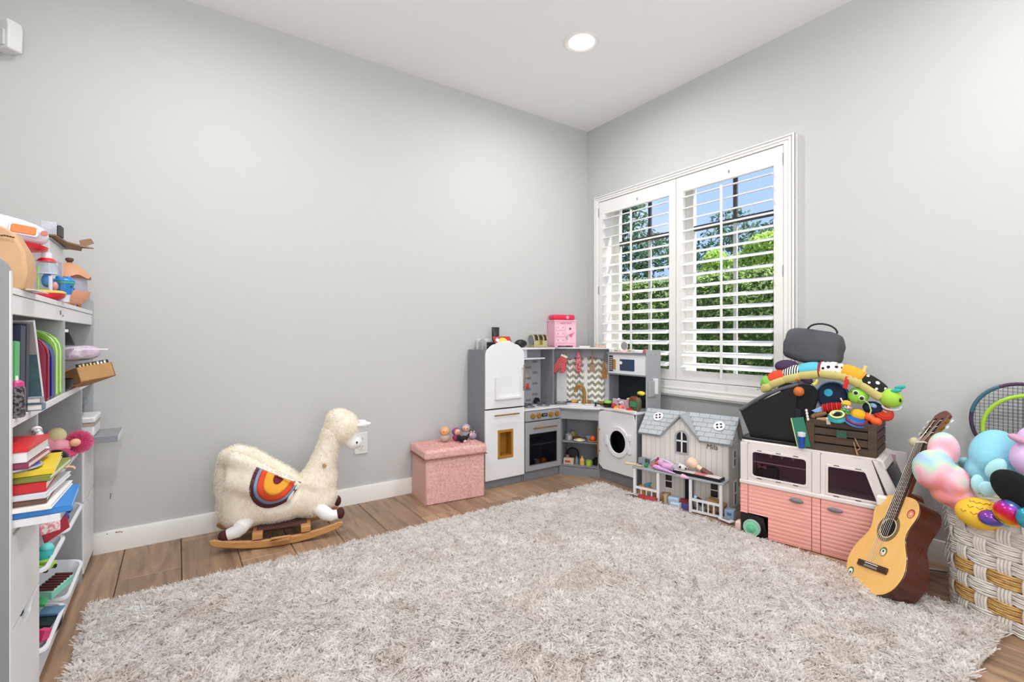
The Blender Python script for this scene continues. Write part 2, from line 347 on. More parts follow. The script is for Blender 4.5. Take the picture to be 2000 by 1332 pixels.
# recessed ceiling lights (one in view, three more over the rest of the room)
M_can = mat('lamp_disc', '#fffdf8', .5, emis=14)
for k, (x, y) in enumerate(((1.729, 1.859), (1.73, .15), (.12, 1.75), (.12, .15))):
    t = thing('ceiling_light', ['round recessed white ceiling light, lit, near the corner', 'round recessed ceiling light over the toy basket', 'round recessed ceiling light over the shelf unit', 'round recessed ceiling light above the middle of the rug'][k], 'ceiling light', (x, y, CH), group='recessed ceiling lights')
    obj('trim_ring', B().lathe([(.066, 0), (.09, 0), (.092, -.003), (.088, -.006), (.07, -.004), (.064, .001)], 32), M_trim, t)
    obj('diffuser', B().lathe([(.0, -.0015), (.064, -.0015), (.064, -.0005), (.0, -.0005)], 32), M_can, t)
    l = light('ceiling_lamp', 'AREA', (x, y, CH - .008), (10.5 if k else 10), (.985, .99, 1), shape='DISK', size=.16, spread=R(172)); l.rotation_euler = (0, 0, 0)

# ---------------- window with plantation shutters ----------------
struct_w = B(); F0 = X0 - .028
win = struct(obj('window_1', B().ring([(1.161, .575), (2.545, .575), (2.545, 1.912), (1.161, 1.912)], [(1.216, .640), (2.510, .640), (2.510, 1.876), (1.216, 1.876)], F0, X0 + .0, 'x')
     .ring([(1.178, .59), (2.53, .59), (2.53, 1.9), (1.178, 1.9)], [(1.19, .60), (2.522, .60), (2.522, 1.89), (1.19, 1.89)], F0 - .006, F0, 'x')
     .ring([(1.161, .575), (2.545, .575), (2.545, 1.912), (1.161, 1.912)], [(1.171, .584), (2.537, .584), (2.537, 1.905), (1.171, 1.905)], F0 - .01, F0, 'x'), M_trim, bevel=.0015, smooth=False))
win['label'] = 'white window with a stepped casing and two louvred shutters'
obj('jamb', B().ring([(WY0 - .012, WZ0 - .012), (WY1 + .012, WZ0 - .012), (WY1 + .012, WZ1 + .012), (WY0 - .012, WZ1 + .012)], [(WY0 + .003, WZ0 + .003), (WY1 - .003, WZ0 + .003), (WY1 - .003, WZ1 - .003), (WY0 + .003, WZ1 - .003)], X0 + .001, X0 + .13, 'x'), M_trim, win, smooth=False)
obj('stool', B().box(F0 - .012, X0 + .01, 1.15, 2.555, .556, .577).box(F0 - .004, X0 + .01, 1.155, 2.55, .546, .556), M_trim, win, bevel=.003)
def shutter(ya, yb, name):
    z0, z1 = .645, 1.872; st = .048; sA = ya + st; sB = yb - st; pz0, pz1 = .705, 1.782; x0, x1 = F0 + .004, F0 + .030
    p = obj('shutter', B().box(x0, x1, ya, sA, z0, z1).box(x0, x1, sB, yb, z0, z1).box(x0 + .001, x1, sA, sB, z0, pz0).box(x0 + .001, x1, sA, sB, pz1, z1), M_trim, win, bevel=.0015)
    n = 16; pitch = (pz1 - pz0) / n; a = R(20); hw = .038
    pr = [(-hw, 0), (-hw * .6, .0038), (0, .0052), (hw * .6, .0038), (hw, 0), (hw * .6, -.0038), (0, -.0052), (-hw * .6, -.0038)]
    ca, sa = math.cos(a), math.sin(a); pr = [(u * ca - v * sa, u * sa + v * ca) for u, v in pr]; xc = (x0 + x1) / 2
    me = None
    for i in range(n):
        zc = pz0 + (i + .5) * pitch
        if me is None:
            b = B(); L = (sB - sA) / 2 - .0015; k = len(pr); vs = [(u, yy, v) for yy in (-L, L) for u, v in pr]
            b.add(vs, [(j, (j + 1) % k, k + (j + 1) % k, k + j) for j in range(k)] + [tuple(range(k)), tuple(range(k, 2 * k))]); me = mesh('louver', b, M_trim)
        o = bpy.data.objects.new('louver', me); COL.objects.link(o); o.parent = p; o.location = (xc, (sA + sB) / 2, zc)
    xr = xc - hw * ca - .008; yc = (sA + sB) / 2
    obj('tilt_rod', B().box(xr - .005, xr + .005, yc - .006, yc + .006, pz0 - .03, pz1 - .035), M_trim, p, bevel=.002)
    obj('magnet_catch', B().box(x0 - .002, x0 + .002, yc - .03, yc - .022, pz1 + .03, pz1 + .045), M_grey, p)
    return p
pR = shutter(1.219, 1.853, 'r'); pL = shutter(1.857, 2.507, 'l')
for zc in (1.80, 1.24):
    for yy, pp in ((1.2175, pR), (2.5085, pL)):
        obj('hinge', B().cyl((F0 + .001, yy, zc - .03), (F0 + .001, yy, zc + .03), .0028, n=8).cyl((F0 + .001, yy, zc - .012), (F0 + .001, yy, zc - .008), .0036, n=8).cyl((F0 + .001, yy, zc + .008), (F0 + .001, yy, zc + .012), .0036, n=8), mat('hinge_grey', '#9a9a9a', .4, metal=.6), pp)
# outer sash: white vinyl frame, bars, glass
xo = X0 + .095
sash = obj('sash_frame', B().ring([(WY0, WZ0), (WY1, WZ0), (WY1, WZ1), (WY0, WZ1)], [(WY0 + .04, WZ0 + .03), (WY1 - .045, WZ0 + .03), (WY1 - .045, WZ1 - .03), (WY0 + .04, WZ1 - .03)], xo, xo + .03, 'x').box(xo, xo + .03, 1.815, 1.885, WZ0 + .03, WZ1 - .03), M_trim, win, smooth=False)
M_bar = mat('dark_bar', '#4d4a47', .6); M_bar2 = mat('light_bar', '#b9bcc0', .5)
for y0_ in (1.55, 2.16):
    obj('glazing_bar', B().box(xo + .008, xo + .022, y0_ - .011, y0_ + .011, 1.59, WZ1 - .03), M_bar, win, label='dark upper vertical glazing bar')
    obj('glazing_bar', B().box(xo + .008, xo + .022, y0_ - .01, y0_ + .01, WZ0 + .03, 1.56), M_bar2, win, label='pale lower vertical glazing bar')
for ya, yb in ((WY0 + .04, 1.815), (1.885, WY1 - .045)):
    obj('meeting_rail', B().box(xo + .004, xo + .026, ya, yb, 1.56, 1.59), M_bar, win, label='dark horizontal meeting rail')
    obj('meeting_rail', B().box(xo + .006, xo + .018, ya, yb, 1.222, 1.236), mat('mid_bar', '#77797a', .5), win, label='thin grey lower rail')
    obj('pane', B().box(xo + .012, xo + .015, ya, yb, WZ0 + .03, WZ1 - .03), glassmat('window_glass', '#fbfdfc', .05), win)

# ---------------- garden outside ----------------
def leaves(name, P, size, m, parent=None, up=.3):
    n = len(P); N = rng.normal(size=(n, 3)); N[:, 2] += up; N /= np.linalg.norm(N, axis=1)[:, None]
    A = np.cross(N, rng.normal(size=(n, 3))); A /= np.linalg.norm(A, axis=1)[:, None]; C = np.cross(N, A); s = (size * (.6 + .8 * rng.random(n)))[:, None]
    V = np.stack([P - A * s, P + C * s * .42 + N * s * .1, P + A * s, P - C * s * .42 + N * s * .1], 1).reshape(-1, 3)
    F = np.arange(n * 4).reshape(-1, 4); me = bpy.data.meshes.new(name); me.from_pydata(V.tolist(), [], F.tolist()); me.materials.append(m)
    a = me.attributes.new('r', 'FLOAT', 'POINT'); a.data.foreach_set('value', np.repeat(rng.random(n), 4).astype(np.float32))
    o = bpy.data.objects.new(name, me); COL.objects.link(o); o['kind'] = 'stuff'
    if parent: o.parent = parent
    return o
def leafmat(name, c1, c2):
    m = bpy.data.materials.new(name); m.use_nodes = True; n = m.node_tree; n.nodes.clear(); o = n.nodes.new('ShaderNodeOutputMaterial')
    a = n.nodes.new('ShaderNodeAttribute'); a.attribute_name = 'r'; mx = n.nodes.new('ShaderNodeMix'); mx.data_type = 'RGBA'; mx.inputs[6].default_value = lin(c1); mx.inputs[7].default_value = lin(c2)
    d = n.nodes.new('ShaderNodeBsdfDiffuse'); tr = n.nodes.new('ShaderNodeBsdfTranslucent'); ms = n.nodes.new('ShaderNodeMixShader'); ms.inputs[0].default_value = .4
    n.links.new(a.outputs['Fac'], mx.inputs[0]); n.links.new(mx.outputs[2], d.inputs[0]); n.links.new(mx.outputs[2], tr.inputs[0]); n.links.new(d.outputs[0], ms.inputs[1]); n.links.new(tr.outputs[0], ms.inputs[2]); n.links.new(ms.outputs[0], o.inputs[0]); return m
ML1 = leafmat('leaf_hedge', '#66854a', '#bccf88'); ML2 = leafmat('leaf_bright', '#a9cb66', '#d8e890'); ML3 = leafmat('leaf_dark', '#4a6652', '#7f9c7a')
struct(obj('ground', B().box(X0 + .13, 16, -4, 14, -.4, -.25), mat('garden_soil', '#8a7158', .95, bump=(8, .8, .05), var=(3, .15), hx2='#6b5a3e')))['label'] = 'bare garden soil outside the window'
def blob(n, c, r): 
    v = rng.normal(size=(n, 3)); v /= np.linalg.norm(v, axis=1)[:, None]; return np.array(c) + v * np.array(r) * (rng.random((n, 1)) ** .35)
t = thing('hedge', 'dense clipped green hedge growing outside the window', 'hedge', (0, 0, 0))
obj('inner_growth', B().box(5.25, 5.8, .9, 7.2, -.25, 1.62), mat('hedge_core', '#4d6538', .95, bump=(14, 1, .1)), t)
n = 52000; P = np.stack([5.12 + rng.random(n) * .3 + .12 * np.sin(rng.random(n) * 6), .8 + rng.random(n) * 6.5, -.25 + rng.random(n) * 1.95], 1)
P[:, 0] += .10 * np.sin(P[:, 1] * 5) * np.sin(P[:, 2] * 6 + P[:, 1]); leaves('foliage', P, .028, ML1, t)
P = np.concatenate([blob(5200, (6.3, y * 1.178, .91 + (z - .91) * 1.178), (.2, r * 1.178, .24)) for y, z, r in ((1.6, 1.75, .4), (2.3, 1.7, .35), (2.75, 1.85, .3), (3.1, 1.66, .25), (3.4, 1.75, .14))]); 
t2 = thing('shrub', 'bright yellow-green shrub top rising above the hedge', 'shrub', (0, 0, 0))
obj('stem', B().cyl((6.3, 3.0, -.25), (6.3, 3.0, 1.7), .03, .015), mat('bark', '#5d4c3c', .9), t2); leaves('foliage', P, .040, ML2, t2)
def tree(c, h, lab, blobs, nl, sz):
    t = thing('tree', lab, 'tree', (0, 0, 0), group='trees beyond the hedge'); b = B(); b.tube([(c[0], c[1], -.25), (c[0] + .1, c[1] + .05, h * .4), (c[0], c[1], h * .75), (c[0] + .1, c[1], h)], [.09, .07, .05, .02], 8)
    Ps = []
    for (dx, dy, z, r) in blobs:
        b.tube([(c[0], c[1], z * .6), (c[0] + dx * .6, c[1] + dy * .6, z * .85), (c[0] + dx, c[1] + dy, z)], [.04, .025, .01], 6); Ps.append(blob(nl, (c[0] + dx, c[1] + dy, z), (r, r, r * .8)))
    obj('trunk', b, mat('bark', '#5d4c3c', .9), t); leaves('foliage', np.concatenate(Ps), sz, ML3, t)
tree((8.0, 7.4), 3.6, 'dark leafy tree seen through the left shutter, beyond the hedge', [(0, 0, 3.3, .7), (0, -.2, 3.9, .5), (.3, -.6, 2.7, .6), (-.2, .5, 2.7, .8), (0, -.2, 2.1, .8), (0, .9, 3.2, .6)], 900, .06)
tree((9.4, 5.6), 3.2, 'loose branching tree left of the mullion, beyond the hedge', [(0, 0, 3.1, .55), (0, .3, 2.7, .6), (.3, -.6, 2.7, .6), (-.2, .6, 2.4, .6), (0, 0, 2.0, .7), (0, -.9, 2.1, .5)], 420, .055)
tree((8.4, 3.6), 3.4, 'thin-crowned tree at the right edge of the window, beyond the hedge', [(0, 0, 3.2, .45), (.3, -.5, 2.9, .5), (-.2, .4, 2.5, .5), (0, -.3, 2.2, .7), (0, .7, 2.2, .5)], 420, .055)
t = thing('garden_plants', 'low spiky garden plants in front of the hedge', 'plant', (0, 0, 0)); P = np.stack([3.9 + rng.random(700) * .5, 1 + rng.random(700) * 5, np.full(700, -.25)], 1)
N = np.tile([0, 0, 1.], (700, 1)); strands('foliage', P, N, rng.uniform(.25, .6, 700), .035, ML1, t, lean=.7, jitter=1, seg=3)
# ---------------- shaggy rug ----------------
RX0, RX1, RY0, RY1 = -.235, 2.11, .355, 2.11
rug = thing('shag_rug', 'large off-white and beige shaggy rug covering the oak floor', 'rug', (0, 0, 0))
nx, ny = 60, 46; b = B()
vs = [(RX0 + .012 + (RX1 - RX0 - .024) * i / nx, RY0 + .012 + (RY1 - RY0 - .024) * j / ny, (.013 if 0 < i < nx and 0 < j < ny else 0.0005) + (.003 * math.sin(i * 1.7) * math.sin(j * 1.3) if 0 < i < nx and 0 < j < ny else 0)) for j in range(ny + 1) for i in range(nx + 1)]
b.add(vs, [(j * (nx + 1) + i, j * (nx + 1) + i + 1, (j + 1) * (nx + 1) + i + 1, (j + 1) * (nx + 1) + i) for j in range(ny) for i in range(nx)])
obj('rug_backing', b, mat('rug_base', '#e2d8d0', .95), rug)
n = 330000; P = np.stack([RX0 + (RX1 - RX0) * rng.random(n), RY0 + (RY1 - RY0) * rng.random(n), np.full(n, .010)], 1)
# drop strands the camera never gets near (hidden under furniture stays), thin out the far half a little
keep = (P[:, 0] * .5698 + P[:, 1] * .8218 > .62) ; P = P[keep]; n = len(P)
def field(x, y, s, ph):
    return np.sin(x * s + ph) * np.cos(y * s * 1.3 + ph * 2) + .6 * np.sin((x + y) * s * 1.9 + ph * 3) + .5 * np.cos((x * 1.4 - y) * s * 2.7 + ph)
fx, fy = field(P[:, 0], P[:, 1], 5.3, 1.1) + .5 * field(P[:, 0], P[:, 1], 17, .3), field(P[:, 0], P[:, 1], 4.7, 4.2) + .5 * field(P[:, 0], P[:, 1], 15, 2.3)
ld = np.stack([fx * .22, fy * .22, np.zeros(n)], 1)
# clumps: strands share a lean inside small cells
cell = (np.floor(P[:, 0] / .021).astype(int) * 7919 + np.floor(P[:, 1] / .021).astype(int) * 104729) % 65536
cx_ = rng.normal(size=(65536, 2)) * .5; ld[:, 0] += cx_[cell, 0]; ld[:, 1] += cx_[cell, 1]
strands('pile', P, np.tile([0, 0, 1.], (n, 1)), rng.uniform(.018, .030, n), rng.uniform(.0040, .0060, n), strandmat('rug_yarn', '#d8cdc5', '#ffffff', '#fcf8f5', patch=(4.2, '#f0e5db', .54, .84), transl=.5), rug, lean=.7, leandir=ld, jitter=.8, tipw=.75)  # beige patches put pile-direction shading into the yarn colour

# ---------------- shelf unit on the left ----------------
SX = -.285; SY = 1.416; SD = .28; SL = Y0 - SY - .003
sh = thing('toy_shelf_unit', 'grey and white toy shelf unit with bins and doors, full of books and toys', 'shelf unit', (SX, SY, 0), R(90))
T = .014
M_sgrey = mat('shelf_grey', '#a7a9ad', .45); M_sdark = mat('shelf_inner', '#8b8c92', .5)
def sidep(x):
    pr = [(0, 0), (SD, 0), (SD, 1.076)] + [(.03 - .03 * math.sin(R(a)), 1.046 + .03 * math.cos(R(a))) for a in range(0, 91, 15)]
    return B().prism(pr, x, x + T, 'x')
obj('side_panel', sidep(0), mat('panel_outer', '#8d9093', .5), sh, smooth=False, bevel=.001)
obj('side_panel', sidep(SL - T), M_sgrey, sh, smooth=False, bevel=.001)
obj('edge_band', B().box(-.0005, T + .0005, -.002, 0, 0, 1.046), M_white, sh)
obj('top_board', B().box(T, SL - T, .002, SD, 1.001, 1.015), M_white, sh, bevel=.001)
fs = obj('fascia', B().box(T, SL - T, .004, .018, .958, .9995), M_white, sh, bevel=.001)
q = at(124, 620, x=SX).y - SY
obj('label_mark', B().box(q - .03, q - .012, .0032, .0045, .975, .988).box(q + .008, q + .026, .0032, .0045, .972, .975), mat('mark_grey', '#6f7073', .6), fs)
obj('shelf_board', B().box(T, SL - T, .002, SD, .715, .733), M_white, sh, bevel=.001)
obj('shelf_board', B().box(T, SL - T, .002, SD, .490, .505), M_white, sh, bevel=.001)
obj('base_board', B().box(T, SL - T, .01, SD, .02, .034), M_white, sh)
obj('back_panel', B().box(T, SL - T, SD - .008, SD - .001, .0, 1.07), M_sdark, sh)
for x, z0, z1 in ((.262, .0, .49), (.952, .0, .49), (.262, .505, .715), (.952, .505, .715), (.618, .733, .958)):
    obj('divider', B().box(x - .006, x + .006, .002, SD - .008, z0, z1), M_sgrey, sh, bevel=.001)
for a, c in ((T + .002, .255), (.959, SL - T - .002)):
    for z0, z1 in ((.296, .487), (.03, .290)):
        m_ = (a + c) / 2; d = obj('door', B().prism([(a, z0), (c, z0), (c, z1)] + ([(m_ + .05, z1), (m_ + .03, z1 - .026), (m_ - .03, z1 - .026), (m_ - .05, z1)] if z0 < .1 else []) + [(a, z1)], -.002, .010, 'y'), M_white, sh, smooth=False, bevel=.001)
        if z0 < .1: obj('finger_notch', B().box(m_ - .05, m_ + .05, .012, .02, z1 - .03, z1), M_dgrey, d)
M_bin = mat('bin_white', '#eef0f4', .35); M_bind = mat('bin_inner', '#dfe2e6', .4)
BINS = {}
def binn(xa, xb, zf):
    # tilted tray: open rim from front (y=-.01,zf) up to back (y=.22,zf+.055)
    def Pt(u, v, dz): return (xa + u * (xb - xa), -.012 + v * .235 + (dz * 1.15 * (1 - v) if dz > .05 else 0), zf + .05 * v - dz)
    b = B(); n = 0; ro = rrect(0, 1, 0, 1, .12, 3)
    rows = []
    for s, dz in ((1.0, .0), (1.0, -.006), (.93, -.006), (.92, .0), (.86, .08)):
        rows.append([Pt(.5 + (u - .5) * s, .5 + (v - .5) * s, dz) for u, v in ro])
    for s, dz in ((.89, .083), (.955, .004)):
        rows.append([Pt(.5 + (u - .5) * s, .5 + (v - .5) * s, dz) for u, v in ro])
    k = len(ro); vs = [p for r in rows for p in r]; fs = []
    order = [0, 1, 2, 3, 4]
    for a_, b_ in zip(order[:-1], order[1:]): fs += [(a_ * k + i, a_ * k + (i + 1) % k, b_ * k + (i + 1) % k, b_ * k + i) for i in range(k)]
    fs += [tuple(4 * k + i for i in range(k)), tuple(5 * k + i for i in range(k))[::-1]]
    fs += [(5 * k + i, 5 * k + (i + 1) % k, 6 * k + (i + 1) % k, 6 * k + i) for i in range(k)] + [(6 * k + i, 6 * k + (i + 1) % k, i + 0, i) if False else (6 * k + i, 6 * k + (i + 1) % k, (i + 1) % k, i) for i in range(k)]
    return obj('bin', b.add(vs, fs), M_bin, sh, ang=50)
for xa, xb in ((.274, .560), (.575, .900)):
    for zf in (.305, .100): binn(xa, xb, zf)
sh_M = Matrix.Translation((SX, SY, 0)) @ Matrix.Rotation(R(90), 4, 'Z')
def S(x, y, z): return tuple(sh_M @ Vector((x, y, z)))       # shelf coords -> world
def sx(px): return at(px, 700, x=SX).y - SY                    # where a pixel column meets the front plane, shelf coords

def book(name, label, c, size, rot, cover, page='#efece4', cat='book', group=None, spine=None, txt=None, txtm=None):
    """size = (width, thickness, height) in local x,y,z; spine on -x side"""
    t = thing(name, label, cat, c, group=group, rot=rot); w, th, h = size; m = mat('cover_' + cover.strip('#'), cover, .45)
    b = B().box(-w / 2, w / 2, -th / 2, -th / 2 + .0022, -h / 2, h / 2).box(-w / 2, w / 2, th / 2 - .0022, th / 2, -h / 2, h / 2).box(-w / 2, -w / 2 + .0022, -th / 2 + .002, th / 2 - .002, -h / 2, h / 2)
    cv = obj('cover', b, m, t, smooth=False, bevel=.0006, seg=1)
    obj('pages', B().box(-w / 2 + .003, w / 2 - .003, -th / 2 + .0022, th / 2 - .0022, -h / 2 + .003, h / 2 - .003), mat('paper_' + page.strip('#'), page, .8, bump=(400, .3, .0005), vscale=(1, .02, .02)), t, smooth=False)
    if txt: text(txt, th * .55, txtm or mat('white_ink', '#f4f4f4', .5), t, (-w / 2 - .0004, 0, 0), (R(90), R(90), R(-90)), 'spine_lettering')
    return t
ZM = .7335
def stand(lab, px0, px1, h, d, col, lean=0, z0=ZM, out=.003, **k):
    x0, x1 = sx(px0), sx(px1)
    return book('picture_book', lab, S((x0 + x1) / 2, out + d / 2, z0 + h / 2 + .0008), (d, (x1 - x0) * math.cos(lean), h), (lean, 0, R(180)), col, group='picture books standing on the middle shelf', **k)
stand('grey-black thin book at the near end of the middle shelf, beside the green one', 20.5, 27.5, .155, .18, '#3b3a3c')
t = stand('bright green spined book on the middle shelf, left of the navy book', 33, 42, .165, .18, '#57b06b', R(3))
obj('spine_picture', B().box(.0902, .0908, -.012, .012, .03, .06), mat('spine_cream', '#e2c989', .5), t)
stand('tall navy book standing on the middle shelf right of the green one', 43.5, 53, .200, .18, '#14223f', R(2.5))
stand('dark blue glossy book beside the tall navy book', 54.5, 60.5, .205, .18, '#101c33', R(4))
book('picture_book', 'small grey-blue book lying flat at the foot of the navy books', S(sx(60), -.004, ZM + .0085), (.04, .016, .03), (R(90), 0, R(180)), '#5f7f92', group='books lying on the middle shelf')
book('picture_book', 'small red and grey book stacked on the grey-blue one', S(sx(60), -.003, ZM + .025), (.036, .014, .028), (R(90), 0, R(180)), '#8f9aa6', group='books lying on the middle shelf')
t = thing('white_folder', 'white edged book with a teal picture cover leaning left in the middle shelf bay', 'book', S(sx(92), .1, ZM), rot=(0, 0, R(90)))
lx = sx(92) - sx(73)
obj('board', B().add([(0, -.094, 0), (0, .09, 0), (-lx, .09, .215), (-lx, -.094, .215), (.009, -.094, 0), (.009, .09, 0), (-lx + .009, .09, .217), (-lx + .009, -.094, .217)], [(0, 1, 2, 3), (4, 7, 6, 5), (0, 4, 5, 1), (3, 2, 6, 7), (0, 3, 7, 4), (1, 5, 6, 2)]), mat('folder_white', '#f2f4f6', .3), t, smooth=False)
def cov(z0, z1, y0, y1): return B().add([(-lx * z0 / .215 - .0008, y0, z0), (-lx * z0 / .215 - .0008, y1, z0), (-lx * z1 / .215 - .0008, y1, z1), (-lx * z1 / .215 - .0008, y0, z1)], [(0, 1, 2, 3)])
obj('cover_picture', cov(.002, .13, -.092, .088), mat('board_teal', '#36525a', .5, var=(30, .2), hx2='#4e727c'), t); obj('cover_picture', cov(.13, .212, -.092, .088), mat('board_grey', '#a39d9a', .5), t, label='grey upper half')
# stacking boards with rounded shoulders
def arch_tray(lab, x0, x1, h, col, inner=None):
    t = thing('storage_tray', lab, 'tray', S((x0 + x1) / 2, .004, ZM), rot=(0, 0, R(90)), group='upright trays in the middle bay'); w = (x1 - x0) / 2; d = .18
    def arch(r, hh, off): return [(off, 0), (d - off, 0), (d - off, hh - .04)] + [(d - off - .04 + .04 * math.cos(R(a)), hh - .04 + .04 * math.sin(R(a))) for a in range(10, 91, 20)] + [(off + r - r * math.sin(R(a)), hh - r + r * math.cos(R(a))) for a in range(0, 91, 18)]
    o = obj('tray_body', B().prism(arch(.06, h, 0), -w, w, 'x'), mat('c_' + col.strip('#'), col, .35), t, bevel=.004, seg=2)
    obj('rim', B().tube([(-w * .9, a - .001 if False else a, b_) for a, b_ in arch(.062, h + .001, -.001)[7:]] + [(-w * .9, -.001, .01)], .0022, 6), mat('rim_' + col.strip('#'), '#c8ee9a' if col not in ('#0c1f7a', '#8c2440') else col, .3), t)
for lab, pa, pb, h, col in (('maroon upright tray beside the leaning white board', 96, 101.5, .185, '#8c2440'), ('deep blue upright tray in the middle bay', 102, 112, .178, '#0c1f7a'), ('lime green upright tray next to the deep blue one', 112.6, 119, .195, '#7fb23c'), ('lime green upright tray nearest the divider', 119.8, 126, .195, '#7fb23c')):
    arch_tray(lab, sx(pa), sx(pb), h, col)
book('notebook', 'white paged notebook tilted up in the far upper bay', S(.70, .04, ZM + .175), (.09, .016, .11), (R(90 + 22), R(0), R(180)), '#3d3f45', '#f6f6f2')
# cardboard tray, bag, bowl in far bay
t = thing('cardboard_tray', 'brown cardboard tray tilting out of the far upper bay', 'box', (-.262, 2.215, ZM + .012), rot=(R(-14), R(-8), R(35)))
M_card = mat('cardboard', '#b98d5f', .85, var=(30, .3), hx2='#ab7f52')
w_, d_, h_ = .105, .17, .05
b = B().box(-w_ / 2, w_ / 2, -.085, -.082, 0, h_).box(-w_ / 2, w_ / 2, d_ - .088, d_ - .085, 0, h_).box(-w_ / 2, -w_ / 2 + .003, -.085, .085, 0, h_).box(w_ / 2 - .003, w_ / 2, -.085, .085, 0, h_).box(-w_ / 2, w_ / 2, -.085, .085, 0, .003)
obj('tray_walls', b, M_card, t, smooth=False)
s_ = obj('label_strip', B().box(-.045, .048, -.078, -.072, h_ - .02, h_ + .012), mat('strip_black', '#191712', .4), t)
for i in range(8): obj('strip_figure', B().box(-.04 + i * .0105, -.034 + i * .0105, -.0788, -.078, h_ + .0, h_ + .008 + .002 * (i % 2)), mat('strip_gold', '#c8bb7a', .4) if i < 5 else mat('strip_pale', '#e8e8e8', .4), s_)
obj('yellow_packet', B().obox((-.02, .03, .036), (.04, .015, .05), (.2, .2, 0)), mat('packet_yellow', '#d9962f', .4), t)
t = thing('pink_plastic_bag', 'pale pink see-through plastic bag of toys on the cardboard tray', 'bag', (-.275, 2.21, ZM + .118), rot=(0, R(-4), R(20)))
obj('bag_film', B().sph((0, .02, 0), (.058, .058, .026), 20, 10, e=.7), mat('bag_pink', '#eadbe4', .25, bump=(40, .9, .008), var=(25, .12), hx2='#c9b2cc'), t)
obj('bag_seal', B().obox((0.02, -.05, .014), (.09, .008, .005), (0, .1, 0)), mat('bag_seal', '#e9dfe6', .2), t)
t = thing('black_bowl', 'matt black bowl standing in the far upper bay', 'bowl', S(.675, .03, ZM)); obj('bowl_body', B().lathe([(.0, 0), (.022, 0), (.036, .010), (.042, .03), (.043, .04), (.040, .04), (.034, .015), (.0, .01)], 24), M_blk, t)
t = thing('tumbler', 'black patterned tumbler with a magenta lid, nearest on the middle shelf', 'bottle', S(sx(35), .004, ZM)); t.scale = (.72, .72, .78)
tb = obj('tumbler_body', B().lathe([(.020, 0), (.0225, .004), (.022, .082), (.019, .086)], 24), mat('tumbler_black', '#26222b', .3, var=(130, .05), hx2='#7d7781'), t)
obj('lid', B().lathe([(.0205, .086), (.019, .098), (.011, .104), (.0, .104)], 20), mat('magenta', '#c23a7d', .35), t); obj('spout', B().cyl((0, 0, .103), (0, 0, .116), .007, .006), mat('cap_white', '#eeeeee', .3), t)

# ---- top of the shelf ----
ZT = 1.0155
t = thing('paper_bag', 'crumpled tan paper bag on top of the shelf unit, near end', 'bag', (at(72, 560, y=1.60).x - .128, 1.58, ZT), rot=(0, 0, R(4))); t.scale = (1, .8, .8)
b = B(); pr = []
rows = [(-.13, .115, 0), (-.135, .12, .05), (-.13, .115, .11), (-.12, .095, .165), (-.10, .05, .20)]
vs = []
for (a, c, z) in rows: vs += [(a, -.075 + z * .15, z), ((a + c) / 2, -.09 + z * .2, z + .006), (c, -.08 + z * .2, z), (c + .01, .0, z * .96), (c, .07, z), (a, .075, z)]
k = 6; fs = [(r * k + i, r * k + (i + 1) % k, (r + 1) * k + (i + 1) % k, (r + 1) * k + i) for r in range(4) for i in range(k)] + [tuple(range(k))[::-1], tuple(24 + i for i in range(k))]
M_tan = mat('paper_tan', '#c79f77', .75, bump=(12, .5, .01)); obj('bag_body', b.add(vs, fs), M_tan, t, bevel=.006, sub=0, ang=20)
sb = B()
for i in range(9): sb.obox((.034 + i * .0028, -.068 - i * .0012, .170 - i * .006), (.003, .006, .005), (0, .4, 0))
for i in range(8): sb.obox((.066 + i * .0045, -.066, .150 - abs(i - 4) * .001), (.0035, .006, .003), (0, .1 * (i - 4), 0))
st_ = obj('stitching', sb, mat('stitch_dark', '#3a2a20', .8), t); st_['kind'] = 'stuff'
t = thing('paper_sheet', 'folded white paper sheet under the tan bag', 'paper', (at(66, 560, y=1.60).x - .12, 1.57, ZT + .0), rot=(0, 0, R(2)))
obj('sheet', B().add([(-.12, -.03, .004), (.13, -.035, .001), (.14, .08, .001), (-.11, .08, .004), (-.12, -.03, .007), (.13, -.035, .003), (.14, .08, .003), (-.11, .08, .007)], [(0, 1, 2, 3), (4, 7, 6, 5), (0, 4, 5, 1), (1, 5, 6, 2), (2, 6, 7, 3), (3, 7, 4, 0)]), mat('paper_grey', '#dcdcda', .7), t, smooth=False)
# white dome toy vehicle on a red foot
t = thing('toy_rocket_ship', 'white toy ship with an orange button and red round foot, on the dome toy', 'toy', (at(93, 470, y=1.90).x - .106, 1.90, ZT + .157), rot=(0, R(6), R(8))); t.scale = (.81,) * 3
M_tw = mat('toy_white', '#e6e2f0', .25); M_red = mat('toy_red', '#cf2230', .3); M_or = mat('toy_orange', '#ee7a1c', .3); M_tb = mat('toy_blue', '#3a9cc4', .35)
obj('hull', B().sph((-.06, 0, .04), (.19, .085, .052), 28, 14, e=.78), M_tw, t)
obj('roof', B().sph((-.13, 0, .072), (.13, .05, .026), 20, 8), M_tb, t)
bt = obj('button_frame', B().prism(rrect(.032, .105, .024, .062, .008), -.083, -.06, 'y'), M_tw, t, bevel=.002)
obj('orange_button', B().prism(rrect(.038, .099, .029, .057, .006), -.0865, -.081, 'y'), M_or, t, bevel=.002)
obj('side_button', B().prism(circ(.118, .046, .009), -.062, -.05, 'y'), mat('btn_rose', '#c8705a', .4), t)
[obj('screw', B().prism(circ(x_, .013, .003, 8), -.078, -.06, 'y'), M_dgrey, t) for x_ in (-.02, .055)]
obj('foot', B().lathe([(0, -.03), (.03, -.03), (.036, -.02), (.075, -.008), (.078, .004), (.05, .012), (0, .012)], 28, c=(.055, 0, 0)), M_red, t)
t = thing('dome_toy', 'clear domed play toy with a red and yellow base, on top of the shelf', 'toy', (-.312, 1.935, ZT)); t.scale = (.52, .52, .78)
